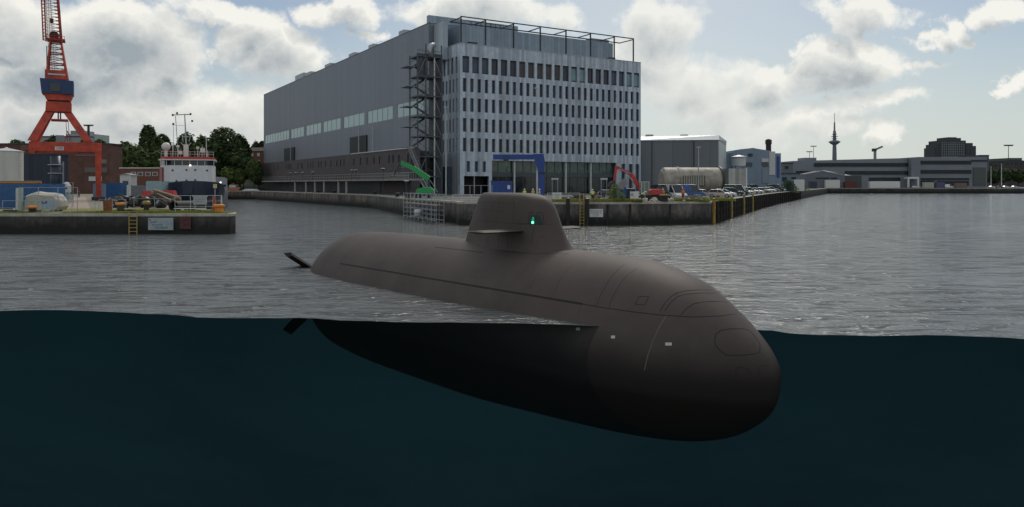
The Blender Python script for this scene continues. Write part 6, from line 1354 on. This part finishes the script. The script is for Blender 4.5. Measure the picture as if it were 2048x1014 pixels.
for (x, y) in ((355, 225), (347, 229), (380, 226), (383, 240), (348, 247)): a = H_(x, y); MB().cbox((a[0], 2.5, a[2]), .35, .3, .4).build('mast_lantern', m_dsteel, sp)
for (x, y0) in ((348, 284), (410, 272), (402, 292), (394, 294), (412, 300)): a = H_(x, y0); MB().tube([(a[0], 1, zr), (a[0], 1, a[2])], .07, 6).build('whip_aerial', m_white, sp)
for (x, y, w_) in ((403, 300, .9), (394, 295, .5), (362, 305, .7)): a = H_(x, y); MB().cbox((a[0], .8, a[2]), w_, .5, w_).build('roof_locker', m_white, sp)
MB().tube([H_(336, 371, -2.2), H_(343, 363, -2.4), H_(350, 368, -2.6)], .1, 6).build('anchor_davit', mat('davit_green', (.12, .22, .18), .6), sp)
MB().box(H_(333, 0)[0], H_(352, 0)[0], -3.5, -1.6, 4.2, 4.9).build('foredeck_winch', mat('davit_green', (.12, .22, .18), .6), sp)
# grey vessel behind
t = thing('grey_vessel', 'plain grey vessel with a dark slot behind the white ship', 'vessel', (gx(438, 185), 185, 0), R(21.5)); k0 = gx(438, 185); V = lambda px, y: (gx(px, 185) - k0, gz(y, 185))
MB().extrude([(V(420, 0)[0], 0), V(420, 352), V(449, 355), V(453, 357), (V(455, 0)[0], 0)], 0, 0, 14).build('superstructure', mat('vessel_grey', (.3, .33, .37), .5), t); a, c = V(430, 369), V(451, 373); MB().box(a[0], c[0], -.1, -.02, c[1], a[1]).build('dark_slot', m_black, t)
t = thing('small_work_boat', 'little orange and white boat ashore on the basin quay', 'boat', (gx(466, 283), 283, ZM + .1)); MB().extrude([(-2.6, 0), (-3.1, 1.0), (3.2, 1.2), (2.4, 0)], 0, -.8, .8).build('hull', mat('boat_orange', (.4, .14, .08), .5), t); MB().box(-1.2, 1.2, -.6, .6, 1.1, 1.9).build('cabin', m_offw, t)
t = thing('white_dinghy', 'white upturned dinghy on the basin quay left of the hall', 'boat', (gx(502, 283), 283, ZM + .05)); MB().sphere((0, 0, 0), 1, 14, 8, (3.4, 1.0, .55)).build('hull', m_white, t); MB().box(-2.5, 2.5, -.05, .05, .5, .62).build('keel', m_offw, t)
# hill houses, hill, white hospital block
def hill_h(x, y): return 13 * math.exp(-((x + 190) / 130)**2 - ((y - 410) / 75)**2)
vs, fs = [], []; nx, ny = 40, 24
for j in range(ny + 1):
    for i in range(nx + 1): x = -520 + i * 11; y = 286 + j * 14; e = min(1, (y - 286) / 20, (-82 - x) / 20 if x > -102 else 1); vs.append((x, y, ZM - .3 + max(0, e) * hill_h(x, y)))
fs = [(j * (nx + 1) + i, j * (nx + 1) + i + 1, (j + 1) * (nx + 1) + i + 1, (j + 1) * (nx + 1) + i) for j in range(ny) for i in range(nx)]
struct(MB().add(vs, fs).build('hill', mat('hill_grass', (.035, .05, .02), .95, var=.4, scale=.1), smooth=True))
def house(px0, px1, ytop, yr, D, lab, m, z0):
    t = thing('brick_house', lab, 'house', (gx(px0, D), D, z0)); w = gx(px1, D) - gx(px0, D); h = gz(ytop, D) - z0; hr = gz(yr, D) - z0
    MB().box(0, w, 0, 9, 0, h).build('wall', m, t); MB().add([(-.4, -.4, h), (w + .4, -.4, h), (w + .4, 9.4, h), (-.4, 9.4, h), (-.4, 4.5, hr), (w + .4, 4.5, hr)], [(0, 1, 5, 4), (2, 3, 4, 5), (0, 4, 3), (1, 2, 5), (3, 2, 1, 0)]).build('roof', mat('dark_tiles', (.05, .035, .035), .8), t)
    for r_ in range(2):
        for c_ in range(int(w / 3)): MB().box(1 + c_ * 3, 2.2 + c_ * 3, -.12, -.02, h - 2.4 - r_ * 3.2, h - .9 - r_ * 3.2).build('window', m_offw, t)
house(497, 535, 302, 294, 345, 'red brick house on the hill just left of the hall', mat('hill_brick', (.16, .075, .05), .85), 6)
D = 420; t = thing('white_block', 'flat roofed white block on the hill behind the crane', 'building', (gx(134, D), D, ZM)); w = gx(190, D) - gx(134, D); h = gz(268, D) - ZM
MB().box(0, w, 0, 15, 0, h).build('wall', mat('block_white', (.3, .34, .35), .7, var=.12, scale=.1), t); MB().box(w * .05, w * .55, 2, 12, h, h + 2).build('roof_storey', m_grey, t)
for r_ in range(3):
    for c_ in range(5): MB().box(1.2 + c_ * 3, 2.8 + c_ * 3, -.2, -.02, h - 3.2 - r_ * 4, h - 1.4 - r_ * 4).build('window', m_tg, t)
t = thing('long_white_roof', 'long low pale building seen through the crane legs', 'building', (gx(70, 400), 400, ZM)); MB().box(0, gx(165, 400) - gx(70, 400), 0, 10, 0, gz(274, 400) - ZM).build('wall', mat('pale_block', (.28, .3, .33), .7), t); MB().box(0, gx(165, 400) - gx(70, 400), -.3, 10.3, gz(274, 400) - ZM, gz(272, 400) - ZM).build('roof_edge', m_dsteel, t)

# ------------------------------------------------------------------ trees and plants
def leaf_mat(name, lo, hi):
    m = bpy.data.materials.new(name); m.use_nodes = True; nt = m.node_tree; N = nt.nodes; L = nt.links; b = N['Principled BSDF']; b.inputs['Roughness'].default_value = .65; b.inputs['Specular IOR Level'].default_value = .25
    tc = N.new('ShaderNodeTexCoord'); nz = N.new('ShaderNodeTexNoise'); nz.inputs['Scale'].default_value = .45; nz.inputs['Detail'].default_value = 5; L.new(tc.outputs['Object'], nz.inputs['Vector'])
    r = N.new('ShaderNodeValToRGB'); L.new(nz.outputs['Fac'], r.inputs[0]); e = r.color_ramp.elements; e[0].position = .35; e[0].color = (*lo, 1); e[1].position = .68; e[1].color = (*hi, 1); L.new(r.outputs[0], b.inputs['Base Color'])
    tl = N.new('ShaderNodeBsdfTranslucent'); L.new(r.outputs[0], tl.inputs[0]); ms = N.new('ShaderNodeMixShader'); ms.inputs[0].default_value = .25; L.new(b.outputs[0], ms.inputs[1]); L.new(tl.outputs[0], ms.inputs[2]); L.new(ms.outputs[0], N['Material Output'].inputs[0]); return m
lm = [leaf_mat('dark_leaves', (.024, .045, .018), (.085, .13, .045)), leaf_mat('mid_leaves', (.04, .065, .02), (.13, .18, .06)), leaf_mat('light_leaves', (.05, .08, .02), (.16, .2, .06))]
m_bark = mat('bark', (.05, .04, .03), .9, var=.3)
def tree(label, px, ytop, D, halfw_px, kind, z0=None, name='broadleaf_tree', seed=0, leaf=.55, dens=1.0, grp='trees behind the basin', sq=1.0):
    rr = random.Random(seed * 7 + 3); x = gx(px, D); z0 = ZM if z0 is None else z0
    if D > 290 and x < -85: z0 = ZM - .6 + hill_h(x, D) * min(1, (D - 286) / 20)
    h = gz(ytop, D) - z0; Rr = halfw_px / F * D; t = thing(name, label, 'tree', (x, D, z0), 0, grp)
    tr = MB().tube([(0, 0, -.3), (.1, 0, h * .25), (-.1, .1, h * .55)], Rr * .09, 8, Rr * .04)
    for i in range(5): a = i * 1.26; tr.tube([(0, 0, h * (.22 + .05 * i)), (Rr * .5 * math.cos(a), Rr * .5 * math.sin(a), h * (.45 + .06 * i))], Rr * .04, 6, Rr * .015)
    tr.build('trunk', m_bark, t)
    lob = [(0, 0, h * .66, Rr * .72, h * .34)]
    for i in range(9):
        a = rr.uniform(0, 6.28); rad = Rr * rr.uniform(.35, .72); zc = h * rr.uniform(.36, .84) * sq; k = 1 - abs(zc / h - .55) * .9
        lob.append((rad * math.cos(a) * k, rad * math.sin(a) * k, zc, Rr * rr.uniform(.28, .46), h * rr.uniform(.1, .17)))
    vs, fs = [], []; N_ = int(4600 * dens)
    for i in range(N_):
        lx, ly, lz, lr, lh = lob[rr.randrange(len(lob))] if rr.random() > .3 else lob[0]
        d = Vector((rr.gauss(0, 1), rr.gauss(0, 1), rr.gauss(0, 1))).normalized(); q = rr.uniform(.55, 1.02) ** .6
        if rr.random() < .06: q *= 1.12
        c = Vector((lx + d.x * lr * q, ly + d.y * lr * q, lz + d.z * lh * q))
        if c.z < h * .12: continue
        s_ = leaf * rr.uniform(.6, 1.3); nn = (d + Vector((rr.uniform(-.8, .8), rr.uniform(-.8, .8), rr.uniform(-.3, 1)))).normalized(); a = nn.orthogonal().normalized(); b_ = nn.cross(a); an = rr.uniform(0, 3.14); a, b_ = a * math.cos(an) + b_ * math.sin(an), b_ * math.cos(an) - a * math.sin(an)
        n0 = len(vs); vs += [c - a * s_, c - b_ * s_ * .6, c + a * s_, c + b_ * s_ * .6 + nn * s_ * .15]; fs.append((n0, n0 + 1, n0 + 2, n0 + 3))
    me = bpy.data.meshes.new('crown'); me.from_pydata([tuple(v) for v in vs], [], fs); me.materials.append(lm[kind]); o = bpy.data.objects.new('crown', me); COL.objects.link(o); o.parent = t
    return t
TR = [('small dark tree left of the tall pointed tree', 252, 283, 300, 26, 0), ('tall pointed dark tree above the brick building', 297, 249, 320, 24, 0), ('rounded mid green tree right of the pointed tree', 325, 268, 315, 24, 1), ('low green tree behind the brick building', 285, 300, 290, 32, 1), ('green tree right behind the ship mast', 372, 265, 330, 26, 1), ('green tree between mast and the great dark tree', 405, 272, 310, 24, 1), ('greatest dark tree right of the ship', 447, 253, 300, 44, 0), ('dark tree leaning right of the greatest tree', 480, 270, 310, 26, 0), ('dark bushy tree close to the basin wall', 487, 300, 295, 26, 0), ('light green willow like tree by the basin wall', 457, 334, 288, 20, 2), ('light green bush right of the light willow', 478, 338, 287, 14, 2), ('mid green tree at the foot of the hall end', 508, 318, 290, 20, 1), ('small tree on the hilltop beside the brick house', 512, 283, 365, 13, 0), ('round hilltop tree right at the hall edge', 524, 282, 365, 10, 0), ('dark low tree by the hall corner', 517, 335, 287, 12, 0), ('dark tree above the warehouse left of the crane', 35, 280, 330, 30, 0), ('dark tree seen through the crane legs', 112, 272, 350, 26, 0), ('dark tree right of the light tower', 200, 278, 330, 22, 0), ('green tree between warehouse and brick building', 240, 292, 285, 20, 1), ('dark tree behind the red crane leg', 172, 277, 345, 20, 0), ('dark green tree filling the gap left of the great dark tree', 425, 290, 295, 24, 0), ('wide green tree filling the gap right of the warehouse', 268, 288, 296, 30, 1), ('dark green tree low behind the ship roof', 350, 290, 295, 26, 0), ('mid green low tree right of the white hut', 318, 300, 292, 26, 1)]
for i, (lab, px, yt, D, hw, kd) in enumerate(TR): tree(lab, px, yt, D, hw, kd, seed=i, dens=1.5 if hw > 30 else 1, leaf=.8 if D > 300 else .7, sq=.95)
for i, (lab, px, yt, D, hw) in enumerate((('dark far tree left of the pale pole lamps', 1985, 340, 560, 14), ('dark far tree between the pole lamps', 2008, 336, 560, 16), ('dark far tree at the right picture edge', 2036, 338, 560, 18), ('low dark far tree beside the high rise', 1968, 345, 560, 10))): tree(lab, px, yt, D, hw, 0, seed=40 + i, leaf=1.0, dens=.6, grp='far trees right of the terminal')
def bush(label, px, D, h, w, kind, n_, z0=ZM, leaf=.12, tall=False, name='shrub'):
    rr = random.Random(int(px)); t = thing(name, label, 'shrub', (gx(px, D), D, z0)); mb = MB()
    for i in range(7): a = rr.uniform(0, 6.28); mb.tube([(0, 0, 0), (math.cos(a) * w * .4, math.sin(a) * w * .4, h * rr.uniform(.5, .95))], .025, 5, .01)
    mb.tube([(0, 0, 0), (.05, 0, h * (1.0 if tall else .8))], .04, 5, .012); mb.build('stems', m_bark, t); vs, fs = [], []
    for i in range(n_):
        a = rr.uniform(0, 6.28); z = h * rr.uniform(.05, 1); rad = w * .5 * (1 - (z / h)**2) * rr.uniform(.3, 1.1) + (.08 if tall else 0); c = Vector((rad * math.cos(a), rad * math.sin(a), z)); d = Vector((math.cos(a), math.sin(a), rr.uniform(-.2, 1.2))).normalized(); s_ = leaf * rr.uniform(.6, 1.4); sd = d.orthogonal().normalized(); n0 = len(vs)
        vs += [c, c + d * s_ + sd * s_ * .35, c + d * s_ * 2.1, c + d * s_ - sd * s_ * .35]; fs.append((n0, n0 + 1, n0 + 2, n0 + 3))
    me = bpy.data.meshes.new('leaves'); me.from_pydata([tuple(v) for v in vs], [], fs); me.materials.append(lm[kind]); o = bpy.data.objects.new('leaves', me); COL.objects.link(o); o.parent = t; return t
lm.append(leaf_mat('fresh_leaves', (.09, .14, .03), (.24, .30, .08)))
bush('tall bright green wild shrub on the quay edge before the excavator', 1230, 104.0, 2.4, 1.7, 3, 520, leaf=.14, tall=True)
bush('small pale green weed right of the tall wild shrub', 1244, 103.9, 1.2, 1.2, 3, 160)
bush('dark green bush overgrowing the quay end behind the cars', 1577, 250, 4.2, 6, 1, 700, leaf=.35, z0=ZM - .8)
bush('second dark bush further along the overgrown quay', 1600, 285, 3.2, 6, 1, 500, leaf=.35, z0=ZM - .8)
bush('ragged plant hanging on the old quay wall by the scaffold', 826, 130.5, .9, 2.4, 1, 300, leaf=.14, z0=ZM - .3)
def grass(name, spots, m, n_, h=.35, w=.03):
    rr = random.Random(9); vs, fs = [], []
    for i in range(n_):
        (xa, xb, ya, yb, z) = rr.choice(spots); x, y = rr.uniform(xa, xb), rr.uniform(ya, yb); hh = h * rr.uniform(.4, 1.3); a = rr.uniform(0, 6.28); dx, dy = math.cos(a) * w, math.sin(a) * w; lx, ly = rr.uniform(-.1, .1), rr.uniform(-.1, .1); n0 = len(vs)
        vs += [(x - dx, y - dy, z), (x + dx, y + dy, z), (x + lx, y + ly, z + hh)]; fs.append((n0, n0 + 1, n0 + 2))
    me = bpy.data.meshes.new(name); me.from_pydata(vs, [], fs); me.materials.append(m); o = bpy.data.objects.new(name, me); COL.objects.link(o); o['kind'] = 'stuff'; return o
m_gr = leaf_mat('quay_grass', (.13, .15, .03), (.30, .31, .07))
grass('grass', [(-66, -56, 86, 90, ZP), (-52, -33, 86, 90.5, ZP), (-50, -36, 87, 95, ZP), (-46, -40, 86, 88, ZP)], m_gr, 16000, .22, .04)
grass('quay_weeds', [(5.5, 14, 103.2, 104.4, ZM), (14, 18, 103.2, 104.3, ZM), (23.2, 28, 106.0, 108.5, ZM), (23.5, 28, 106.2, 110, ZM), (28.6, 33, 110, 119, ZM)], m_gr, 15000, .42, .045)
# grassy soil strips under the blades
struct(MB().prism([(-66, 85.8), (-33, 85.8), (-34.5, 91), (-50, 104), (-62, 104)], ZP + .008, ZP + .012, bottom=False).build('grass_strip', mat('grass_soil', (.17, .17, .05), .95, var=.4, scale=1.2)))
struct(MB().prism([(5, 103.5), (15, 103.5), (28, 107.5), (33, 119), (30, 119), (24, 109), (5, 105)], ZM + .004, ZM + .008, bottom=False).build('weed_strip', mat('weed_soil', (.17, .16, .07), .95, var=.5, scale=1.0)))
# rubble and gear on the main quay
rr = random.Random(21); st0 = None
for i in range(70):
    px = rr.uniform(1188, 1415); D = rr.uniform(104.5, 109) + max(0, (px - 1300) / 60)
    if st0 is None:
        st0 = thing('rubble_stone', 'broken pale stone lying in the rubble along the quay edge', 'stone', (gx(px, D), D, ZM), 0, 'rubble along the main quay edge'); mb = MB().sphere((0, 0, .18), .3, 7, 5, (1.2, .8, .7)); mb.v = [v + Vector((rr.uniform(-.07, .07),) * 3) for v in mb.v]; mb.build('stone', m_coping, st0)
    else: o = dup(st0, (gx(px, D), D, ZM)); s_ = rr.uniform(.4, 1.5); o.scale = (s_ * 1.2, s_, s_); o.rotation_euler = (rr.uniform(-.4, .4), rr.uniform(-.4, .4), rr.uniform(0, 6))
rk = None
for i, px in enumerate((1140, 1147, 1195, 1202, 1212)):
    lab = ['bent pale pipe frame left of the yellow ladder hoop', 'second bent pipe frame against the yellow ladder', 'black machine part right of the lone worker', 'slanted steel beam beside the lone worker', 'dark steel part left of the wild shrub'][i]
    t = thing('steel_scrap', lab, 'steel scrap', (gx(px, 105.2), 105.2, ZM)); MB().tube([(-.5, 0, .05), (0, .1, .8 + .1 * (i % 3)), (.6, 0, .7)], .07, 6).build('bent_pipe', m_galv if i % 2 == 0 else m_dsteel, t); MB().cbox((.1, .2, .25), .8, .5, .45, i).build('block', m_dsteel, t, bevel=.03)
for (px, D, lab, m, w, h) in ((1243, 118, 'blue plastic tank crate behind the excavator arm', m_blue2, 1.2, 2.0), (1233, 121, 'dark machinery box behind the wild shrub', m_dsteel, 2.2, 1.8), (1256, 120, 'second dark machinery box under the excavator arm', m_navy, 2.0, 1.7)):
    t = thing('equipment_box', lab, 'box', (gx(px, D), D, ZM)); MB().cbox((0, 0, h / 2 + .1), w, 1.2, h, .2).build('body', m, t, bevel=.05); MB().cbox((0, 0, .06), w + .1, 1.3, .1, .2).build('skid', m_dwood, t)
t = thing('bent_white_sheet', 'pale folded steel sheet leaning under the excavator arm', 'steel sheet', (gx(1243, 116), 116, ZM)); MB().add([(-.9, 0, 2.2), (.6, 0, 3.6), (1.0, .1, 2.6), (.2, .1, 1.6), (-.9, .06, 2.2), (.6, .06, 3.6), (1.0, .16, 2.6), (.2, .16, 1.6)], [(0, 1, 2, 3), (7, 6, 5, 4), (0, 1, 5, 4), (1, 2, 6, 5), (2, 3, 7, 6), (3, 0, 4, 7)]).build('sheet', mat('dull_sheet', (.26, .28, .3), .6), t); MB().box(-.1, .1, .2, .4, 0, 2.4).build('stand', m_dsteel, t)

for (px, D, lab, m, w, h) in ((1196, 109, 'stack of flat timber pallets right of the lone worker', m_wood, 1.6, .7), (1352, 108.5, 'low pallet of pale bricks right of the bin', m_coping, 1.5, .55), (1378, 110.5, 'pallet of brown bricks in the rubble before the blue van', mat('brick_pallet', (.24, .13, .1), .9), 1.4, .6), (1395, 112, 'small grey crate at the grass edge before the tank', m_grey, 1.0, .8), (1158, 108, 'low dark crate behind the ladder hoop', m_dsteel, 1.8, .8), (1128, 110, 'pale plank stack right of the small white notice', m_wood, 2.2, .5)):
    t = thing('pallet_stack', lab, 'pallet stack', (gx(px, D), D, ZM)); MB().cbox((0, 0, .06), w, 1.0, .12, .15).build('pallet', m_dwood, t)
    for i in range(3): MB().cbox(((i % 2) * .06, 0, .13 + h * (i + .5) / 3), w * (.96 - .04 * i), .9, h / 3 - .02, .15 + .05 * i).build('layer', m, t)
